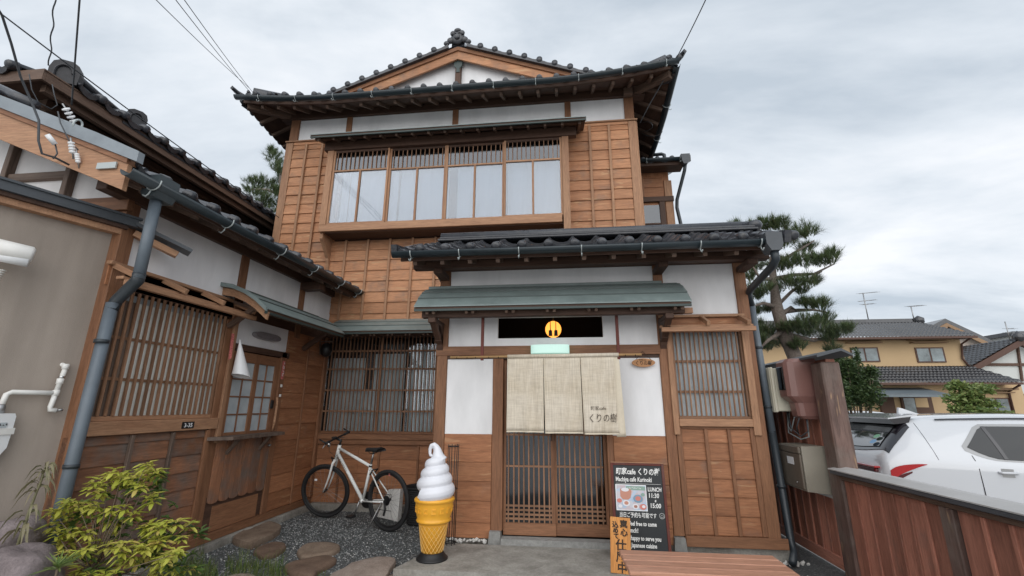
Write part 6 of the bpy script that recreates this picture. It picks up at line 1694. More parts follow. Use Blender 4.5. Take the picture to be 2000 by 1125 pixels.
bt('chain', [BBk+Vector((0.0, CS*NS, 0.092)), RA+Vector((0, CS*NS, 0.045))], 0.004, 'black', 4); bt('chain', [BBk+Vector((0, CS*NS, -0.092)), RA+Vector((-0.0, CS*NS, -0.13))], 0.004, 'black', 4)
bt('derailleur', [RA+Vector((-0.01, 0.065, -0.02)), RA+Vector((-0.025, 0.068, -0.08)), RA+Vector((-0.005, 0.068, -0.15))], 0.012, 'black')
bt('kickstand', [RA+Vector((0.03, 0.07, -0.01)), Vector((0.13, 0.22, 0.0))], 0.007, 'steel')
bt('brake', [STt+Vector((-0.03, 0.03, -0.09)), STt+Vector((-0.08, 0.03, -0.03)), STt+Vector((-0.09, -0.03, -0.03)), STt+Vector((-0.03, -0.03, -0.09))], 0.009, 'black')
box('reflector', 'streamer', bi, -0.03, 0.0, -0.012, 0.012, 0.60, 0.64, 0.004)
# front end
FR.append(FR[-1] @ SM)
FA = Vector((WB, 0, RW))
wheel((WB, 0, RW), 0)
for s in (-1, 1):
    tube('fork_blade', 'bike_white', bi, [AX_BOT+Vector((0.0, s*0.02, -0.01)), AX_BOT+Vector((0.02, s*0.05, -0.05)), AX_BOT+AXIS*0.22+Vector((0.0, s*0.052, 0)), FA+Vector((-0.045, s*0.052, 0.09)), FA+Vector((0.0, s*0.05, 0.0))], [0.018, 0.016, 0.013, 0.010, 0.008], 10)
tube('stem', 'black', bi, [AX_TOP-AXIS*0.005, AX_TOP-AXIS*0.06, AX_TOP-AXIS*0.075+Vector((0.07, 0, 0.015))], 0.016, 10)
hb = AX_TOP-AXIS*0.075+Vector((0.075, 0, 0.015))
tube('handlebar', 'black', bi, [hb+Vector((-0.03, -0.28, 0.01)), hb+Vector((0, -0.08, 0)), hb, hb+Vector((0, 0.08, 0)), hb+Vector((-0.03, 0.28, 0.01))], 0.0115, 10)
for s in (-1, 1):
    tube('grip', 'rubber', bi, [hb+Vector((-0.016, s*0.18, 0.006)), hb+Vector((-0.03, s*0.285, 0.01))], 0.0165, 10)
    tube('bar_end', 'black', bi, [hb+Vector((-0.03, s*0.28, 0.01)), hb+Vector((0.05, s*0.285, 0.06))], 0.010, 8)
    tube('brake_lever', 'steel', bi, [hb+Vector((0.01, s*0.14, -0.01)), hb+Vector((0.05, s*0.17, -0.03)), hb+Vector((0.035, s*0.25, -0.055))], 0.006, 6)
lathe('headlamp', 'chrome', bi, [(0.0001, -0.03), (0.018, -0.025), (0.026, 0.02), (0.0001, 0.032)], tuple(hb+Vector((0.06, 0.07, -0.06))), 12)
box('display', 'rubber', bi, hb.x-0.03, hb.x+0.03, hb.y+0.02, hb.y+0.06, hb.z+0.01, hb.z+0.03, 0.004)
box('reflector', 'white_gloss', bi, WB+0.1, WB+0.135, 0.008, 0.02, RW+0.13, RW+0.155, 0.003)
bt('front_brake', [AX_BOT+Vector((0.03, 0.03, -0.03)), AX_BOT+Vector((0.06, 0.0, 0.02)), AX_BOT+Vector((0.03, -0.03, -0.03))], 0.008, 'black')
FR.pop()
cbl = [AX_TOP-AXIS*0.06+Vector((0.10, 0.1, 0)), AX_TOP+Vector((0.14, 0.05, -0.08)), AX_TOP+Vector((0.05, 0.02, -0.14)), AX_TOP+AXIS*0.13+Vector((-0.03, 0.02, 0))]
bt('brake_cable', cbl, 0.003, 'black', 5)
FR.pop()

# ================================================================== vegetation
def leafmat(name, cols, rough=0.5):
    m, nt, b = newmat(name)
    g = N(nt, 'ShaderNodeNewGeometry'); oi = N(nt, 'ShaderNodeObjectInfo')
    ad = N(nt, 'ShaderNodeMath', operation='ADD'); LK(nt, g.outputs['Random Per Island'], ad.inputs[0]); LK(nt, oi.outputs['Random'], ad.inputs[1])
    fr = N(nt, 'ShaderNodeMath', operation='FRACT'); LK(nt, ad.outputs[0], fr.inputs[0])
    n = len(cols)
    LK(nt, ramp(nt, fr.outputs[0], [(i/(n-1), c) for i, c in enumerate(cols)]), b.inputs['Base Color'])
    b.inputs['Roughness'].default_value = rough
    b.inputs['Subsurface Weight'].default_value = 0.0
    # light passing through the blade
    o = [x for x in nt.nodes if x.type == 'OUTPUT_MATERIAL'][0]
    tr = N(nt, 'ShaderNodeBsdfTranslucent'); mx = N(nt, 'ShaderNodeMixShader'); mx.inputs[0].default_value = 0.22
    LK(nt, b.inputs['Base Color'].links[0].from_socket, tr.inputs['Color'])
    LK(nt, b.outputs[0], mx.inputs[1]); LK(nt, tr.outputs[0], mx.inputs[2]); LK(nt, mx.outputs[0], o.inputs[0])
    M[name] = m
leafmat('leaf_yellow', [(0.52, 0.51, 0.08), (0.40, 0.44, 0.06), (0.62, 0.58, 0.12), (0.28, 0.34, 0.045), (0.60, 0.46, 0.14)])
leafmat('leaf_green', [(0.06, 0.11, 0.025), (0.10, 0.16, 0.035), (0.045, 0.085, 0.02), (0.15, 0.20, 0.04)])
leafmat('leaf_pale', [(0.22, 0.19, 0.11), (0.28, 0.25, 0.15), (0.14, 0.15, 0.07)])
leafmat('grass', [(0.06, 0.12, 0.03), (0.12, 0.19, 0.04), (0.20, 0.22, 0.06), (0.04, 0.09, 0.02)])
leafmat('needle', [(0.07, 0.115, 0.055), (0.10, 0.155, 0.07), (0.14, 0.20, 0.085), (0.18, 0.225, 0.10), (0.05, 0.085, 0.042), (0.16, 0.12, 0.06)])
leafmat('bush_leaf', [(0.035, 0.070, 0.028), (0.06, 0.10, 0.035), (0.10, 0.15, 0.05), (0.028, 0.05, 0.022)])
leafmat('light_leaf', [(0.12, 0.20, 0.05), (0.20, 0.27, 0.08), (0.28, 0.31, 0.11), (0.08, 0.14, 0.04)])
M['bark'] = simple('bark', (0.17, 0.14, 0.12), 0.95, 0, 30, 0.45, 0.02)
M['twig'] = simple('twig', (0.16, 0.12, 0.085), 0.9)
def leafblade(L=0.06, W=0.022, droop=0.012):
    return [(0, 0, 0), (L*0.35, -W/2, 0.004), (L*0.35, 0, -0.001), (L*0.35, W/2, 0.004), (L*0.72, -W*0.4, 0.001-droop*0.5), (L*0.72, 0, -0.004-droop*0.5), (L*0.72, W*0.4, 0.001-droop*0.5), (L, 0, -droop)], [[0, 1, 2], [0, 2, 3], [1, 4, 5, 2], [2, 5, 6, 3], [4, 7, 5], [5, 7, 6]]
shrub = thing('yellow_shrub', 'low shrub with rosettes of yellow green leaves in front of the downpipe', 'shrub', (-2.95, 2.85, 0))
CL = [(1150,225),(1130,265),(1175,240),(900,270),(870,300),(940,300),(760,350),(720,380),(850,330),(800,390),(950,320),(1010,320),(1060,340),(1100,300),(1190,320),(1120,390),(790,440),(720,420),(1000,420),(1160,480),(1210,460),(560,520),(610,540),(520,510),(700,570),(750,550),(620,590),(870,570),(820,590),(450,610),(410,590),(480,680),(420,700),(920,680),(880,660),(1160,700),(1210,690),(1250,720),(1290,700),(1180,750),(1380,680),(720,780),(680,760),(740,830),(550,740),(620,740),(1000,840),(940,850),(1060,860),(1120,880),(950,900),(1150,920),(1040,930),(1230,830),(1180,790),(450,850),(520,860),(400,880),(500,920),(600,920),(660,900),(740,960),(380,940),(320,980),(1380,900),(1350,1040),(1200,1000),(1280,960),(1100,980),(1010,980),(620,1040),(820,1090),(700,1090),(880,1010),(580,1090),(1240,1060),(1340,930),(1080,400),(980,560),(1050,620),(450,770),(850,860),(900,1080),(1420,800)]
def rosette(c, s, n=7, tilt=0.5, key='leaf_yellow', up=0.35):
    out = []
    for k in range(n):
        a = 2*math.pi*k/n+random.uniform(-0.3, 0.3)
        vs, fs = leafblade(0.062*s*random.uniform(0.8, 1.15), 0.024*s, 0.014*s)
        e = random.uniform(-0.25, 0.6)
        w = Matrix.Translation(c) @ Matrix.Rotation(a, 4, 'Z') @ Matrix.Rotation(-e, 4, 'Y') @ Matrix.Translation((0.006, 0, 0))
        out.append((w, vs, fs))
    return out
base_leaf = [mk(*leafblade(0.062*s, 0.024*s, d), True) for s, d in ((0.8, 0.010), (0.95, 0.014), (1.12, 0.018))]
roots = [at(205, 1120, Y=2.85), at(240, 1120, Y=2.9), at(180, 1115, Y=2.75)]
for r_ in roots: r_.z = max(r_.z, 0.02)
tips = []
for cx_, cy_ in CL:
    px_, py_ = cx_/4, 850+cy_/4
    d_ = random.uniform(2.66, 2.98)-(0.12 if cy_ > 800 else 0)
    tips.append(at(px_, py_, Y=d_))
extra = [t_+Vector((random.uniform(-0.055, 0.055), random.uniform(0.0, 0.08), random.uniform(-0.07, 0.0))) for t_ in tips if random.random() < 0.45]
tips_main = len(tips); tips += extra
nleaf = 0; stuffL, stuffG = [], []
order = sorted(range(len(tips)), key=lambda i: tips[i].y)
for i in order:
    c = tips[i]
    for lay in range(2):
        n = 7 if lay == 0 else 6
        for k in range(n):
            a = 2*math.pi*k/n+random.uniform(-0.3, 0.3); e = random.uniform(0.0, 0.55) if lay == 0 else random.uniform(-0.45, 0.0)
            w = Matrix.Translation(c-Vector((0, 0, 0.016*lay))) @ Matrix.Rotation(a, 4, 'Z') @ Matrix.Rotation(-e, 4, 'Y') @ Matrix.Scale(random.uniform(0.6, 1.2), 4) @ Matrix.Translation((0.005, 0, 0))
            me = random.choice(base_leaf)
            if nleaf < 290 and lay == 0:
                link('leaf', me, shrub, w, 'leaf_yellow'); nleaf += 1
            else: stuffL.append(([w @ v.co for v in me.vertices], [list(f.vertices) for f in me.polygons]))
V, Fq = merge(stuffL); tag(meshobj('foliage', 'leaf_yellow', shrub, V, Fq, True), kind='stuff')
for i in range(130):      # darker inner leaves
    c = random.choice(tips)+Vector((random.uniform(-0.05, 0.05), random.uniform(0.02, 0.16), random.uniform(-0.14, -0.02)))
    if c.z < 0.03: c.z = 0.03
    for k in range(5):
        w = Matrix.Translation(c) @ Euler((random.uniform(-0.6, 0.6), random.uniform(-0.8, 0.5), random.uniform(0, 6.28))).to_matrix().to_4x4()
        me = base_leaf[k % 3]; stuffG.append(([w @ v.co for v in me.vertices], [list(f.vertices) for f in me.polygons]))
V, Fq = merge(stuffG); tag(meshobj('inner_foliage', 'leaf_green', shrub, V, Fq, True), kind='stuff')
V = []
for c in tips[:tips_main:2]:
    r_ = min(roots, key=lambda q: (q-c).length)
    m_ = r_.lerp(c, 0.5)+Vector((random.uniform(-0.05, 0.05), random.uniform(-0.02, 0.06), -0.03))
    V.append(tubegeo([r_, m_, c-Vector((0, 0, 0.005))], [0.005, 0.003, 0.0018], 5))
V, Fq = merge(V); meshobj('branches', 'twig', shrub, V, Fq, True)
# spiky green plant
spk = thing('spiky_plant', 'bright green spiky leaved plant at the foot of the yellow shrub', 'plant', (-3.2, 2.5, 0))
c0 = at(112, 1112, Y=2.45); V = []
for k in range(34):
    a = random.uniform(0, 6.28); e = random.uniform(0.1, 1.2); L = random.uniform(0.08, 0.13)
    vs, fs = leafblade(L, 0.010, 0.02); w = Matrix.Translation(c0) @ Matrix.Rotation(a, 4, 'Z') @ Matrix.Rotation(-e, 4, 'Y')
    V.append(([w @ Vector(v) for v in vs], fs))
V, Fq = merge(V); meshobj('leaves', 'light_leaf', spk, V, Fq)
tube('stem', 'twig', spk, [(c0.x, c0.y, 0), c0], 0.006, 6)
# dried weed leaning on the annex wall
dw = thing('dried_weed', 'tall dried weed with curling tan leaves beside the stucco wall', 'plant', (-3.4, 2.75, 0))
sp0 = [at(x, y, Y=2.62) for x, y in ((26, 1092), (45, 1035), (62, 985), (80, 940), (91, 905))]
tube('stem', 'leaf_pale', dw, sp0, [0.010, 0.009, 0.007, 0.005, 0.003], 6)
V = []
for k in range(46):
    t = random.uniform(0.05, 0.98); i = min(3, int(t*4)); p = sp0[i].lerp(sp0[i+1], t*4-i)
    a = random.uniform(0, 6.28); L = random.uniform(0.09, 0.20)*(1-t*0.45); dx = Vector((math.cos(a), math.sin(a)*0.5, 0))
    pts = [p+dx*L*s+Vector((0, 0, 0.05*math.sin(s*2.2)-0.16*s*s*(L/0.16))) for s in (0, 0.25, 0.5, 0.75, 1.0)]
    sd2 = Vector((0, 0, 1)).cross(dx).normalized()*0.0075+Vector((0, 0, 0.004))
    vs = [];
    for j, q in enumerate(pts): ww = [0.6, 1, 0.9, 0.6, 0.05][j]; vs += [q-sd2*ww, q+sd2*ww]
    V.append((vs, [[2*j, 2*j+1, 2*j+3, 2*j+2] for j in range(4)]))
V, Fq = merge(V); meshobj('leaves', 'leaf_pale', dw, V, Fq, True)
# grass and weeds at the lower edge
V = []
def blade(p, L, a, bend, w_=0.004):
    d = Vector((math.cos(a), math.sin(a), 0)); s = Vector((-d.y, d.x, 0))*w_
    vs = []
    for j in range(4):
        t = j/3; q = p+Vector((0, 0, L*t*(1-0.25*bend*t)))+d*L*bend*t*t; k = 1-t*0.95
        vs += [q-s*k, q+s*k]
    V.append((vs, [[2*j, 2*j+1, 2*j+3, 2*j+2] for j in range(3)]))
for i in range(4200):
    px_ = random.uniform(330, 560); py_ = random.uniform(1078, 1175)
    if py_ < 1092+ (px_-330)*0.06-6*math.sin(px_*0.09) and random.random() < 0.8: continue
    if mnoise.noise(Vector((px_*0.02, py_*0.03, 0))) < -0.25: continue
    p = at(px_, py_, Z=0.0); blade(p, random.uniform(0.03, 0.11), random.uniform(0, 6.28), random.uniform(0.2, 1.1), random.uniform(0.0016, 0.0034))
for i in range(2600):
    px_ = random.uniform(-20, 360); p = at(px_, random.uniform(1120, 1190), Z=0.0); blade(p, random.uniform(0.04, 0.13), random.uniform(0, 6.28), random.uniform(0.2, 1.1), random.uniform(0.002, 0.004))
for cxx in ((640, 1122), (655, 1128), (870, 1122), (905, 1126)):
    for i in range(26): p = at(cxx[0]+random.uniform(-22, 22), cxx[1]+random.uniform(-4, 14), Z=0.0); blade(p, random.uniform(0.02, 0.06), random.uniform(0, 6.28), random.uniform(0.3, 1.0), 0.003)
V_, Fq = merge(V); o = meshobj('grass', 'grass', None, V_, Fq); tag(o, 'green grass and low weeds along the lower edge beside the gravel', 'grass', kind='stuff')
V = []
for bx_, by_, n in ((385, 1085, 26), (470, 1112, 22), (530, 1118, 18), (365, 1070, 16), (555, 1095, 3)):
    p0 = at(bx_, by_, Z=0.0)
    for i in range(n): blade(p0+Vector((random.uniform(-0.05, 0.05), random.uniform(-0.04, 0.04), 0)), random.uniform(0.08, 0.2), random.uniform(0, 6.28), random.uniform(0.1, 0.9), 0.003)
V_, Fq = merge(V); o = meshobj('weed_tufts', 'grass', None, V_, Fq); tag(o, 'taller tufts of grass at the front of the planting bed', 'weeds', kind='stuff')

# ---- pines
def pine(label, Y, trunk, limbs, pads, seed, name='pine_tree'):
    rnd = random.Random(seed)
    t = thing(name, label, 'tree', tuple(at(*trunk[0][:2], Y=Y)))
    g = at(*trunk[0][:2], Y=Y); pts = [Vector((g.x-0.1, Y, 0))]+[at(x, y, Y=Y) for x, y, r in trunk]
    tube('trunk', 'bark', t, pts, [trunk[0][2]*1.15]+[r for x, y, r in trunk], 12)
    for l in limbs:
        P = [at(x, y, Y=Y+dy) for x, y, dy in l]
        tube('limb', 'bark', t, P, [0.055-0.04*i/(len(P)-1) for i in range(len(P))], 7)
    V = []; F_ = []
    for (x, y, rx, ry) in pads:
        c = at(x, y, Y=Y+rnd.uniform(-0.5, 0.5)); k = c.y/FPX*1.08
        n = int(24+rx*ry*0.11)
        for i in range(n):
            u = Vector((rnd.gauss(0, 1), rnd.gauss(0, 1), rnd.gauss(0, 1))).normalized()*rnd.uniform(0.35, 1.0)
            q = c+Vector((u.x*rx*k, u.y*rx*k*0.8, (u.z*0.95+0.12)*ry*k*1.15))
            # a shoot: needles fan upward and outward round a short twig
            ax = (Vector((u.x*0.9, u.y*0.9, 0.55+0.4*abs(u.z)))+Vector((rnd.uniform(-.3, .3), rnd.uniform(-.3, .3), 0))).normalized()
            s1 = ax.orthogonal().normalized(); s2 = ax.cross(s1)
            L0 = rnd.uniform(0.10, 0.19)
            for j in range(32):
                a = rnd.uniform(0, 6.28); sp = rnd.uniform(0.15, 1.1); h = rnd.uniform(0, 0.14)
                d = (ax*math.cos(sp)+(s1*math.cos(a)+s2*math.sin(a))*math.sin(sp)); b0 = q+ax*h
                L = L0*rnd.uniform(0.7, 1.15); sdv = d.cross(Vector((0, 0, 1)))
                if sdv.length < 0.1: sdv = Vector((1, 0, 0))
                sdv = sdv.normalized()*0.0042
                o = len(V); V += [b0-sdv, b0+sdv, b0+d*L]; F_.append((o, o+1, o+2))
    meshobj('crown', 'needle', t, V, F_)
    return t
def cv2(l): return [(1400+x/3.75, 400+y/3.75, rx/3.75, ry/3.75) for x, y, rx, ry in l]
pine('sculpted pine with layered pads of dark needles right of the entrance roof', 10.0,
     [(1562, 720, 0.15), (1532, 650, 0.135), (1517, 600, 0.12), (1512, 560, 0.08), (1508, 520, 0.07), (1512, 470, 0.04)],
     [[(1530, 640, 0), (1520, 595, 0.1), (1545, 570, 0.1), (1580, 545, 0.2), (1605, 530, 0.2)], [(1517, 600, 0), (1490, 592, -.2), (1472, 598, -.3)], [(1520, 610, 0), (1560, 606, .2), (1590, 605, .3), (1615, 610, .3)],
      [(1512, 545, 0), (1550, 537, .2), (1590, 535, .3), (1630, 515, .3)], [(1510, 520, 0), (1550, 495, .2), (1590, 470, .2)], [(1545, 655, 0), (1590, 665, .2), (1640, 655, .3)], [(1508, 545, 0), (1485, 545, -.2), (1470, 520, -.3)], [(1540, 640, 0), (1500, 665, -.2), (1485, 680, -.2)], [(1530, 612, 0), (1545, 600, .1), (1556, 607, .1)], [(1512, 480, 0), (1490, 455, .1), (1470, 450, .1)]],
     cv2([(350, 170, 45, 30), (430, 165, 70, 35), (480, 170, 45, 35), (130, 175, 22, 14), (250, 180, 22, 14), (600, 215, 80, 45), (680, 225, 40, 35), (540, 260, 70, 45), (650, 335, 55, 28), (500, 300, 50, 30), (440, 470, 60, 45), (530, 450, 70, 45), (640, 440, 70, 42), (740, 430, 60, 45), (820, 420, 50, 45), (855, 380, 25, 30), (270, 470, 55, 45), (245, 540, 30, 40), (330, 640, 75, 42), (420, 640, 55, 42), (290, 690, 35, 25), (540, 590, 65, 35), (640, 590, 75, 38), (710, 580, 35, 28), (620, 650, 35, 20), (690, 755, 45, 32), (760, 755, 48, 40), (640, 740, 25, 20), (290, 800, 28, 22), (370, 785, 22, 16), (330, 930, 55, 40), (390, 970, 50, 30), (330, 1030, 45, 35), (370, 1060, 40, 25), (520, 1040, 60, 45), (620, 900, 80, 40), (720, 900, 80, 45), (790, 860, 50, 30), (800, 950, 70, 45), (900, 950, 60, 32), (950, 930, 40, 20), (850, 1000, 45, 30), (640, 960, 50, 25), (520, 930, 40, 30), (850, 1080, 20, 25), (600, 1055, 40, 22)]), 3)
pine('pine tops showing behind the left corner of the two storey house', 10.5,
     [(545, 470, 0.12), (548, 400, 0.09), (550, 330, 0.05)],
     [[(548, 380, 0), (520, 370, 0), (490, 370, 0)]],
     [(535, 315, 16, 12), (545, 335, 16, 14), (552, 352, 14, 12), (500, 360, 22, 12), (520, 368, 26, 14), (490, 378, 20, 9), (540, 385, 22, 14), (505, 392, 26, 12), (548, 405, 24, 14), (520, 410, 26, 10), (530, 425, 22, 10), (530, 300, 7, 5)], 11)
def bush(name, label, blobs, Y, trunkpx, mat, seed, leaf=0.05, dens=1.0, cat='shrub'):
    rnd = random.Random(seed); t = thing(name, label, cat, tuple(at(*trunkpx, Y=Y)))
    g = at(*trunkpx, Y=Y)
    V, F_ = [], []
    for (x, y, rx, ry) in blobs:
        c = at(x, y, Y=Y+rnd.uniform(-0.25, 0.25)*Y/8); k = c.y/FPX*1.1
        tube('branch', 'twig', t, [(g.x, Y, -0.2), Vector((g.x, Y, -0.2)).lerp(c, 0.6)+Vector((0, 0, 0.1)), c], [0.03, 0.015, 0.006], 5)
        for i in range(int(rx*ry*0.9*dens)+10):
            u = Vector((rnd.gauss(0, 1), rnd.gauss(0, 1), rnd.gauss(0, 1))).normalized()*rnd.uniform(0.3, 1.08)
            q = c+Vector((u.x*rx*k, u.y*rx*k*0.8, u.z*ry*k)); L = leaf*rnd.uniform(0.7, 1.3)
            w = Matrix.Translation(q) @ Euler((rnd.uniform(-0.9, 0.9), rnd.uniform(-0.9, 0.9), rnd.uniform(0, 6.28))).to_matrix().to_4x4()
            o = len(V); V += [w @ Vector(v) for v in ((0, 0, 0), (L*0.5, -L*0.28, 0.1*L), (L, 0, 0), (L*0.5, L*0.28, 0.1*L))]; F_.append((o, o+1, o+2)); F_.append((o, o+2, o+3))
    meshobj('crown', mat, t, V, F_)
bush('leafy_bush', 'dense dark green leafy bush behind the tall fence post', [(1650, 740, 32, 28), (1670, 765, 38, 28), (1655, 715, 16, 16), (1640, 705, 12, 10), (1672, 722, 12, 22), (1674, 695, 5, 14), (1690, 745, 20, 14), (1700, 722, 10, 8), (1640, 770, 26, 24), (1700, 775, 20, 16), (1705, 730, 10, 10), (1635, 785, 20, 14), (1630, 700, 8, 12)], 8.6, (1665, 800), 'bush_leaf', 5, 0.055, 2.2)
bush('garden_maple', 'small light green layered garden tree in front of the yellow house', [(1878, 757, 22, 7), (1910, 758, 20, 7), (1868, 750, 10, 5), (1880, 778, 26, 9), (1905, 785, 26, 8), (1930, 790, 16, 5), (1890, 800, 24, 9), (1920, 806, 20, 6), (1868, 798, 10, 6), (1925, 762, 12, 5), (1940, 808, 30, 4), (1905, 770, 10, 5)], 20, (1895, 812), 'light_leaf', 9, 0.16, 2.4, 'tree')

# ================================================================== far houses
FY = 30.0
M['yellow_wall'] = simple('yellow_wall', (0.56, 0.40, 0.23), 0.9, 0, 0.6, 0.06)
M['pink_wall'] = simple('pink_wall', (0.50, 0.43, 0.38), 0.9, 0, 0.5, 0.06)
M['pale_wall'] = simple('pale_wall', (0.62, 0.64, 0.62), 0.9, 0, 0.5, 0.06)
M['blue_sheet'] = simple('blue_sheet', (0.15, 0.18, 0.20), 0.4, 0, 1, 0.15)
M['far_frame'] = simple('far_frame', (0.10, 0.05, 0.035), 0.6)
M['far_brown'] = simple('far_brown', (0.12, 0.07, 0.05), 0.8)
def far_roof(parent, e0, e1, t1, t0, rows, cols, mat='tile_far'):
    """tile courses as stepped wavy strips; e0-e1 eave, t0-t1 top"""
    e0, e1, t0, t1 = map(Vector, (e0, e1, t0, t1)); V, Fq = [], []
    for r in range(rows):
        a0, a1 = e0.lerp(t0, r/rows), e1.lerp(t1, r/rows); b0, b1 = e0.lerp(t0, (r+1)/rows), e1.lerp(t1, (r+1)/rows)
        L = (a1-a0).length; n = max(4, int(cols*L/(e1-e0).length))
        o = len(V)
        for i in range(2*n+1):
            u = i/(2*n); h = 0.09 if i % 2 else 0.0
            V += [a0.lerp(a1, u)+Vector((0, 0, 0.09+h)), b0.lerp(b1, u)+Vector((0, 0, h)), a0.lerp(a1, u)+Vector((0, 0, -0.02+h))]
        for i in range(2*n):
            j = o+3*i; Fq += [[j, j+3, j+4, j+1], [j+2, j+5, j+3, j]]
    return tag(meshobj('roof_tiles', mat, parent, V, Fq), kind='stuff')
HF = thing('yellow_house', 'yellow plastered two storey house with black tiled roofs beyond the parked cars', 'house', (17, FY, 0))
def W3(px, py, Y=FY): return at(px, py, Y=Y)
ug = W3(1888, 717); ul = W3(1380, 717)
ztop = W3(1700, 661).z; zmid = W3(1700, 716).z
box('upper_wall', 'yellow_wall', HF, ul.x, ug.x, FY, FY+7, zmid-0.5, ztop)
lg_ = W3(1978, 810); zl = W3(1700, 750).z
box('lower_wall', 'yellow_wall', HF, ul.x, W3(1975, 780).x, FY+0.0, FY+7, -0.3, zl) if False else box('lower_wall', 'yellow_wall', HF, ul.x, W3(1972, 780).x, FY-0.9, FY+6, -0.3, zl)
eL, eR = W3(1380, 661, FY-0.9), W3(1907, 658, FY-0.9)
rt = W3(1790, 631, FY+3.2); rl = W3(1380, 633, FY+3.2)
eL.z = eR.z = (eL.z+eR.z)/2; rl.z = rt.z
far_roof(HF, eL, eR, rt, rl, 9, 74)
ck_ = Vector((eR.x, FY+7.3, eR.z)); far_roof(HF, eR, ck_, Vector((rt.x, rt.y, rt.z)), Vector((rt.x, rt.y, rt.z)), 9, 20)
sweep('ridge', 'tile_far', HF, [rl, rt], [(-0.18, -0.1), (0.18, -0.1), (0.14, 0.30), (-0.14, 0.30)], False)
lathe('ridge_end', 'tile_far', HF, [(0.02, -0.3), (0.3, -0.15), (0.32, 0.15), (0.02, 0.35)], tuple(rt+Vector((0.1, -0.1, 0.15))), 12)
box('gutter', 'far_frame', HF, eL.x, eR.x, FY-1.0, FY-0.9, eL.z-0.12, eL.z)
box('soffit', 'far_brown', HF, eL.x, eR.x, FY-0.9, FY, eL.z-0.06, eL.z-0.02)
l0, l1 = W3(1380, 749, FY-1.9), W3(1996, 747, FY-1.9); l0.z = l1.z
m0, m1 = W3(1380, 717, FY-0.02), W3(1893, 717, FY-0.02); m0.z = m1.z = (m1.z)
far_roof(HF, l0, l1, m1, m0, 6, 84)
far_roof(HF, l1, Vector((l1.x, FY+5, l1.z)), Vector((m1.x, FY+3, m1.z)), m1, 6, 24)
box('gutter', 'far_frame', HF, l0.x, l1.x, FY-2.0, FY-1.9, l0.z-0.12, l0.z)
box('soffit', 'far_brown', HF, l0.x, l1.x, FY-1.9, FY-0.9, l0.z-0.06, l0.z-0.02)
def fwin(parent, x0, y0, x1, y1, Y, hood_=True, curtain_=True, wall='far_frame'):
    a, b = at(x0, y0, Y=Y), at(x1, y1, Y=Y)
    w = box('window', 'far_frame', parent, a.x, b.x, Y-0.06, Y-0.01, b.z, a.z)
    n = 2
    for i in range(n):
        xa = a.x+0.07+(b.x-a.x-0.07)*i/n; xb = a.x+(b.x-a.x-0.07)*(i+1)/n
        box('pane', 'far_glass', w, xa, xb-0.03, Y-0.075, Y-0.065, b.z+0.07, a.z-0.07)
    if hood_:
        box('window_hood', 'far_hood', parent, a.x-0.35, b.x+0.3, Y-0.45, Y-0.01, a.z+0.42, a.z+0.54); box('window_hood', 'far_hood', parent, a.x-0.2, b.x+0.2, Y-0.3, Y-0.01, a.z+0.26, a.z+0.32)
    return w
M['far_glass'] = simple('far_glass', (0.20, 0.24, 0.25), 0.12, 0, 0.9, 0.75)
M['far_hood'] = simple('far_hood', (0.30, 0.19, 0.11), 0.7)
fwin(HF, 1659, 679, 1719, 707, FY); fwin(HF, 1785, 679, 1848, 708, FY)
fwin(HF, 1915, 777, 1977, 808, FY-0.9)
po = W3(1735, 757, FY-2.4)
a, b = W3(1690, 772, FY-3.2), W3(1862, 771, FY-3.2); c, d = W3(1800, 757, FY-1.0), W3(1690, 757, FY-1.0)
a.z = b.z; d.z = c.z
meshobj('porch_roof', 'blue_sheet', HF, [a, b, c, d, a-Vector((0, 0, 0.12)), b-Vector((0, 0, 0.12)), c-Vector((0, 0, 0.12)), d-Vector((0, 0, 0.12))], [[0, 1, 2, 3], [7, 6, 5, 4], [0, 4, 5, 1], [1, 5, 6, 2], [3, 7, 4, 0]])
a, b = W3(1716, 774, FY-1.0), W3(1752, 815, FY-1.0); box('door', 'far_brown', HF, a.x, b.x, FY-1.05, FY-0.905, b.z, a.z)
a, b = W3(1758, 774, FY-1.0), W3(1827, 815, FY-1.0); dq = box('entrance', 'far_brown', HF, a.x, b.x, FY-1.04, FY-0.91, b.z, a.z)
box('pane', 'far_glass', dq, a.x+0.1, a.x+(b.x-a.x)*0.42, FY-1.06, FY-1.045, b.z, a.z-0.1)
box('panel', 'yellow_wall', dq, a.x+(b.x-a.x)*0.44, b.x-0.25, FY-1.06, FY-1.045, a.z-0.62, a.z-0.1)
tube('downpipe', 'far_frame', HF, [W3(1896, 660, FY-0.8), W3(1878, 672, FY-0.1), W3(1880, 700, FY-0.1), W3(1893, 716, FY-0.1)], 0.06, 6)
tube('downpipe', 'far_frame', HF, [W3(1992, 752, FY-1.8), W3(1970, 765, FY-1.0), W3(1982, 812, FY-1.0)], 0.06, 6)
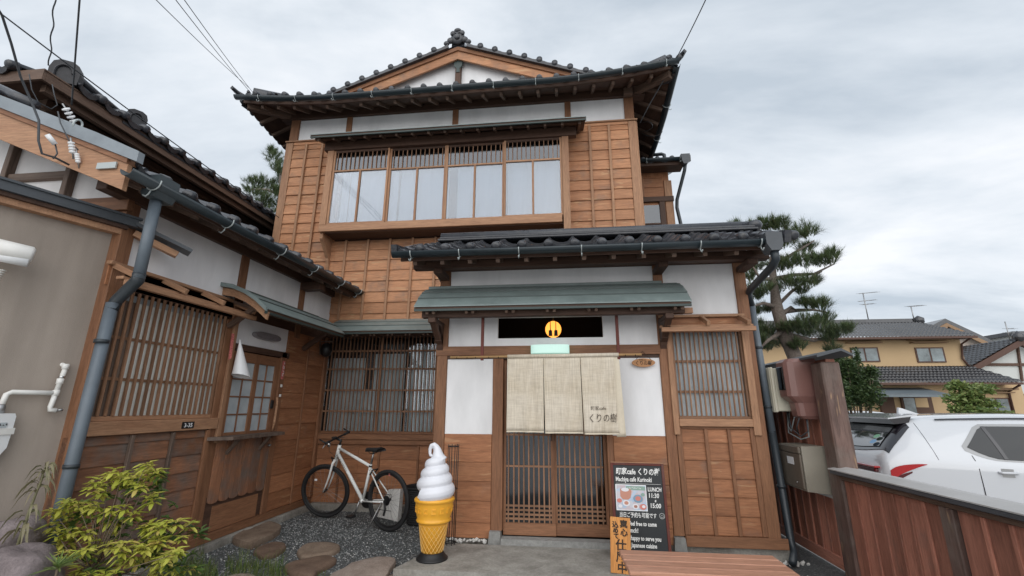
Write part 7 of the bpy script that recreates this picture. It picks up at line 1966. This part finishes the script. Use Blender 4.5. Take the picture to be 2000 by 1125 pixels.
# antennas
def antenna(px, ytop, ybot, Y, lab, arms, dish=False):
    t = thing('antenna', lab, 'antenna', tuple(at(px, ybot, Y=Y)), 'rooftop antennas')
    base = at(px+2, ybot, Y=Y); top = at(px, ytop, Y=Y)
    tube('mast', 'steel', t, [base, Vector((base.x, Y, top.z))], 0.035, 6)
    for dy, l0_, l1_, n in arms:
        c = at(px, ytop+dy, Y=Y); u = at(px+l0_, ytop+dy-1.5*l0_/15, Y=Y); v = at(px+l1_, ytop+dy-1.5*l1_/15, Y=Y)
        tube('boom', 'steel', t, [u, v], 0.022, 5)
        for k in range(n):
            q = u.lerp(v, (k+0.5)/n); tube('element', 'steel', t, [q+Vector((0.06, -0.35, -0.08)), q+Vector((-0.06, 0.35, 0.08))], 0.012, 4)
antenna(1695, 572, 629, FY+3.2, 'tall rooftop antenna with three crossed booms on the yellow house', [(0, -17, 18, 7), (15, -18, 16, 3), (22, -12, 12, 3)])
antenna(1784, 598, 628, FY+3.0, 'shorter rooftop antenna with one boom near the ridge end', [(0, -10, 18, 6)])
# second house behind, gable roof
H2 = thing('pink_house', 'pale pinkish gabled house partly hidden behind the yellow house', 'house', (25, 38, 0))
Y2 = 38
g0, g1, g2 = W3(1795, 650, Y2), W3(1846, 622, Y2), W3(1962, 676, Y2)
prism('wall', 'pink_wall', H2, [(W3(1800, 720, Y2).x, 0), (W3(1950, 720, Y2).x, 0), (W3(1935, 667, Y2).x, W3(1935, 669, Y2).z), (g1.x, g1.z-0.5), (g0.x, g0.z)], 'y', Y2+0.6, Y2+9)
for pa, pb in ((W3(1790, 652, Y2), g1), (g1, g2)):
    V = [pa, pb, pb+Vector((0, 9, 0)), pa+Vector((0, 9, 0))]; V += [v-Vector((0, 0, 0.35)) for v in V]
    meshobj('roof_slope', 'tile_far', H2, V, [[0, 1, 2, 3], [7, 6, 5, 4], [0, 4, 5, 1]])
    V = [pa-Vector((0, 0.05, 0.36)), pb-Vector((0, 0.05, 0.36)), pb-Vector((0, 0.05, 0.75)), pa-Vector((0, 0.05, 0.62))]
    meshobj('bargeboard', 'far_hood', H2, V+[v+Vector((0, 0.1, 0)) for v in V], [[0, 1, 2, 3], [7, 6, 5, 4], [3, 2, 6, 7]])
# third: white house at the right edge with roof slope facing left
H3 = thing('white_house', 'white walled house with dark timber lines at the right edge', 'house', (26, 27, 0))
Y3 = 34
a, b = W3(1893, 716, Y3), W3(1985, 664, Y3)
prism('wall', 'pale_wall', H3, [(W3(1920, 800, Y3).x, 0), (W3(2110, 800, Y3).x, 0), (W3(2110, 690, Y3).x, W3(2060, 698, Y3).z), (b.x+0.3, b.z-0.25), (W3(1920, 700, Y3).x, W3(1920, 702, Y3).z)], 'y', Y3+0.3, Y3+6)
far_roof(H3, (a.x, Y3+7, a.z+0.05), (a.x, Y3-0.3, a.z+0.05), (b.x, Y3-0.3, b.z+0.05), (b.x, Y3+7, b.z+0.05), 10, 22)
for pa, pb in ((a, b), (b, W3(2100, 708, Y3))):
    V = [pa, pb, pb-Vector((0, 0, 0.4)), pa-Vector((0, 0, 0.4))]; meshobj('bargeboard', 'far_frame', H3, [v-Vector((0, 0.3, 0)) for v in V]+[v for v in V], [[0, 1, 2, 3], [7, 6, 5, 4], [0, 4, 5, 1], [3, 2, 6, 7]])
bar('timber', 'far_brown', H3, W3(1921, 712, Y3+0.25), W3(2080, 712, Y3+0.25), 0.1, 0.18); bar('timber', 'far_brown', H3, W3(1986, 672, Y3+0.25), W3(1996, 745, Y3+0.25), 0.1, 0.18)
box('lower_roof', 'blue_sheet', H3, W3(1975, 790, Y3).x, W3(2100, 790, Y3).x, Y3-2, Y3+0.2, W3(1980, 775, Y3).z, W3(1980, 770, Y3).z)
lathe('ridge_ornament', 'tile_far', H3, [(0.02, -0.3), (0.35, -0.1), (0.3, 0.25), (0.02, 0.5)], tuple(b+Vector((0, -0.2, 0.1))), 10)
antenna(1972, 628, 668, 34, 'slender leaning antenna mast at the right edge of the photo', [(14, -6, 8, 2), (22, -5, 6, 2)])
wt = thing('rooftop_tank', 'small grey structure on the skyline at the right edge', 'roof', tuple(W3(1990, 660, 40)))
a = W3(1978, 647, 40); b = W3(2040, 680, 40); box('cover', 'tile_far', wt, a.x, b.x, 40, 43, a.z-0.3, a.z); box('wall', 'pale_wall', wt, a.x+0.3, b.x, 40.2, 43, b.z-6, a.z-0.3)

# ================================================================== parked cars
M['car_white'] = simple('car_white', (0.60, 0.62, 0.65), 0.18, 0, 0, 0, spec=0.5, coat=1.0)
M['car_glass'] = simple('car_glass', (0.018, 0.020, 0.022), 0.06, 0, 0, 0, spec=0.5, coat=0.0)
M['car_black'] = simple('car_black', (0.014, 0.012, 0.016), 0.16, 0, 0, 0, coat=0.8)
M['tail_red'] = simple('tail_red', (0.42, 0.010, 0.012), 0.12, coat=1.0)
M['tail_dark'] = simple('tail_dark', (0.09, 0.006, 0.008), 0.12, coat=1.0)
def catmull(P, n):
    out = []
    for i in range(len(P)-1):
        p0, p1, p2, p3 = P[max(0, i-1)], P[i], P[i+1], P[min(len(P)-1, i+2)]
        for k in range(n):
            f = k/n; out.append(tuple(0.5*((2*b)+(-a+c)*f+(2*a-5*b+4*c-d)*f*f+(-a+3*b-3*c+d)*f**3) for a, b, c, d in zip(p0, p1, p2, p3)))
    out.append(P[-1]); return out
# stations along the car (x from the rear bumper): half width at belt, belt z, roof-edge half width, roof-edge z, roof z
ST = [(0.00, 0.74, 0.62, 0.70, 0.66, 0.68), (0.06, 0.84, 0.88, 0.78, 0.95, 0.98), (0.16, 0.875, 0.98, 0.74, 1.10, 1.13), (0.36, 0.895, 1.02, 0.66, 1.27, 1.31), (0.55, 0.90, 1.02, 0.61, 1.40, 1.455), (0.75, 0.905, 1.01, 0.585, 1.43, 1.50), (1.2, 0.905, 0.99, 0.59, 1.445, 1.525), (1.9, 0.90, 0.96, 0.60, 1.45, 1.535), (2.5, 0.895, 0.94, 0.58, 1.40, 1.49), (3.0, 0.885, 0.93, 0.60, 1.16, 1.22), (3.3, 0.875, 0.93, 0.72, 1.00, 1.03), (3.9, 0.85, 0.86, 0.68, 0.91, 0.95), (4.3, 0.78, 0.72, 0.6, 0.78, 0.80), (4.45, 0.66, 0.5, 0.5, 0.55, 0.57)]
SS = catmull(ST, 4)
def section(s):
    x, wb, zb, wr, zr, zt = s
    P = [(wb*0.90, 0.22), (wb*0.985, 0.34), (wb*1.0, 0.60), (wb*1.005, zb*0.90), (wb*0.985, zb), (wb*0.985+(wr-wb*0.985)*0.5+0.015, zb+(zr-zb)*0.5), (wr, zr), (wr*0.86, zr+(zt-zr)*0.72), (wr*0.5, zt-0.006), (0, zt)]
    return catmull(P, 2)
def car(label, M0, name='white_car', full=True):
    t = thing(name, label, 'car', tuple(M0.translation))
    FR.append(FR[-1] @ M0)
    V, Fq = [], []; secs = [section(s) for s in SS]; k = len(secs[0])
    for s, sec in zip(SS, secs):
        for y, z in sec: V.append((s[0], -y, z))
        for y, z in sec[-2::-1]: V.append((s[0], y, z))
    m_ = 2*k-1
    for i in range(len(SS)-1):
        for j in range(m_-1): Fq.append([i*m_+j, (i+1)*m_+j, (i+1)*m_+j+1, i*m_+j+1])
    Fq.append(list(range(m_))); Fq.append([(len(SS)-1)*m_+j for j in range(m_)][::-1])
    meshobj('body', 'car_white', t, V, Fq, True)
    def surf(x, v, side=-1, off=0.004):
        """point on the flank: v 0 = belt, 1 = roof edge; v<0 goes down to the sill"""
        i = 0
        while i < len(SS)-2 and SS[i+1][0] < x: i += 1
        f = (x-SS[i][0])/(SS[i+1][0]-SS[i][0]); s = tuple(a+(b-a)*f for a, b in zip(SS[i], SS[i+1]))
        x_, wb, zb, wr, zr, zt = s
        if v >= 0: y = wb*0.985+(wr-wb*0.985)*v+0.06*v*(1-v); z = zb+(zr-zb)*v
        else: y = wb*(1.0+0.005); z = zb*(1+v)
        return Vector((x, side*(y+off), z+off*0.5))
    def patch(n, mt, xs, lo, hi, side=-1, off=0.004, cols=14, rows=5):
        V, Fq = [], []
        for i in range(cols+1):
            u = i/cols; x = xs[0]+(xs[1]-xs[0])*u
            for j in range(rows+1): V.append(surf(x, lo(u)+(hi(u)-lo(u))*j/rows, side, off))
        for i in range(cols):
            for j in range(rows): Fq.append([i*(rows+1)+j, (i+1)*(rows+1)+j, (i+1)*(rows+1)+j+1, i*(rows+1)+j+1])
        return meshobj(n, mt, t, V, Fq, True)
    for sd_i in (-1, 1):
        gl_ = patch('side_window', 'car_glass', (0.98, 2.75), lambda u: 0.10+0.25*(1-min(1, u*6))**2-0.02*u, lambda u: max(0.13, min(0.86, 0.36+u*3.2)) if u < 0.9 else 0.86-(u-0.9)*5.5, sd_i, 0.006, 22)
        patch('window_trim', 'steel', (0.93, 2.80), lambda u: 0.06+0.20*(1-min(1, u*6))**2-0.02*u, lambda u: max(0.10, min(0.92, 0.38+u*3.4)) if u < 0.9 else 0.92-(u-0.9)*5.0, sd_i, 0.002, 22)
        patch('window_pillar', 'car_black', (1.27, 1.31), lambda u: 0.10, lambda u: 0.86, sd_i, 0.009, 2)
        patch('roof_rail', 'car_black', (0.85, 2.7), lambda u: 1.02, lambda u: 1.06, sd_i, 0.012, 12, 1)
        patch('door_line', 'car_black', (0.965, 0.975), lambda u: -0.75, lambda u: 0.16, sd_i, 0.0015, 1, 8)
        patch('body_seam', 'car_black', (0.60, 0.606), lambda u: 0.0, lambda u: 1.0, sd_i, 0.0015, 1, 8)
        patch('door_line', 'car_black', (2.02, 2.028), lambda u: -0.75, lambda u: 0.06, sd_i, 0.0015, 1, 8)
        for x in (1.24, 2.28):
            p = surf(x, -0.10, sd_i, 0.02); tube('door_handle', 'car_white', t, [p+Vector((-0.09, -sd_i*0.02, 0)), p+Vector((-0.07, sd_i*0.01, 0)), p+Vector((0.07, sd_i*0.01, 0.0)), p+Vector((0.09, -sd_i*0.02, 0))], 0.014, 8)
            patch('handle_recess', 'steel', (x-0.06, x+0.06), lambda u: -0.14, lambda u: -0.05, sd_i, 0.0018, 4, 2)
        # tail lamp wraps onto the flank
        patch('tail_lamp', 'tail_red', (0.09, 0.46), lambda u: -0.17+0.11*u, lambda u: -0.045-0.01*u, sd_i, 0.010, 8, 2)
        patch('tail_lamp', 'tail_dark', (0.05, 0.30), lambda u: -0.24+0.10*u, lambda u: -0.165+0.04*u, sd_i, 0.006, 8, 2)
        for x in (0.82, 3.42):
            w = tube('wheel', 'steel', t, [(x, sd_i*0.80, 0.34), (x, sd_i*0.90, 0.34)], 0.23, 20); tube('tyre', 'rubber', w, [(x+0.28*math.cos(a), sd_i*0.81, 0.34+0.28*math.sin(a)) for a in [2*math.pi*i/28 for i in range(28)]], 0.075, 8, True)
            patch('wheel_arch', 'car_black', (x-0.42, x+0.42), lambda u: -0.98, lambda u: -0.98+0.55*math.sin(math.pi*u), sd_i, 0.003, 14, 2)
    # rear window, spoiler, boot
    def zs(x, y):
        i = 0
        while i < len(SS)-2 and SS[i+1][0] < x: i += 1
        f = (x-SS[i][0])/(SS[i+1][0]-SS[i][0]); sec = section(tuple(p+(q-p)*f for p, q in zip(SS[i], SS[i+1])))
        y = abs(y); pts_ = sec[8:]
        for (ya, za), (yb, zb_) in zip(pts_, pts_[1:]):
            if yb <= y <= ya: return za+(zb_-za)*((ya-y)/max(1e-6, ya-yb))
        return pts_[0][1] if y > pts_[0][0] else pts_[-1][1]
    def rear(y, v):
        x = 0.10+0.42*v+0.05*(y/0.7)**2*(1-v)
        return Vector((x, y, zs(x, y)))
    def rpatch(n, mt, w0, w1, v0, v1, off=0.0):
        V, Fq = [], []
        for j in range(13):
            v = v0+(v1-v0)*j/12; w = w0+(w1-w0)*j/12
            for i in range(25): V.append(rear(-w+2*w*i/24, v)+Vector((-off*0.7, 0, off*0.8)))
        for j in range(12):
            for i in range(24): Fq.append([j*25+i, j*25+i+1, (j+1)*25+i+1, (j+1)*25+i])
        return meshobj(n, mt, t, V, Fq, True)
    rpatch('rear_window_surround', 'car_black', 0.79, 0.64, 0.0, 1.02, 0.008)
    rpatch('rear_window', 'car_glass_rear', 0.62, 0.52, 0.08, 0.80, 0.016)
    prism('spoiler', 'car_white', t, [(0.33, 1.475), (0.66, 1.525), (0.66, 1.50), (0.33, 1.46)], 'y', -0.60, 0.60)
    prism('spoiler_lip', 'car_black', t, [(0.345, 1.459), (0.60, 1.499), (0.56, 1.42), (0.40, 1.40)], 'y', -0.59, 0.59)
    box('light_bar', 'tail_dark', t, -0.005, 0.06, -0.74, 0.74, 0.85, 0.90, 0.01)
    box('light_bar', 'tail_red', t, -0.012, 0.055, -0.76, 0.76, 0.902, 0.925, 0.006)
    prism('antenna_fin', 'car_white', t, [(0.80, 1.50), (1.06, 1.515), (1.0, 1.535), (0.86, 1.59), (0.82, 1.60)], 'y', -0.02, 0.02)
    if full:
        for (mt, y, v) in (('sticker_blue', -0.50, 0.20), ('sticker_green', -0.47, 0.38)):
            c = rear(y, v)+Vector((-0.036, 0, 0.02)); rx = 0.055
            u1 = (rear(y+0.05, v)-rear(y-0.05, v)).normalized(); u2 = (rear(y, v+0.05)-rear(y, v-0.05)).normalized()
            V = [c+u1*rx*math.cos(a)+u2*rx*0.62*math.sin(a) for a in [2*math.pi*i/20 for i in range(20)]]
            meshobj('sticker', mt, t, V, [list(range(20))])
    FR.pop(); return t
M['sticker_blue'] = simple('sticker_blue', (0.20, 0.42, 0.68), 0.4); M['sticker_green'] = simple('sticker_green', (0.22, 0.50, 0.30), 0.4)
M['car_glass_rear'] = simple('car_glass_rear', (0.05, 0.055, 0.06), 0.04, 0, 0, 0, spec=1.0, coat=1.0)
car('white crossover car parked behind the low fence, its red tail lamp towards the post', Matrix.Translation((3.72, 6.87, -0.20)) @ Matrix.Rotation(R(-3), 4, 'Z'))
car('second white car mostly hidden behind the crossover, only its roof and glass showing', Matrix.Translation((4.55, 11.4, -0.20)) @ Matrix.Rotation(R(0), 4, 'Z'), full=False)
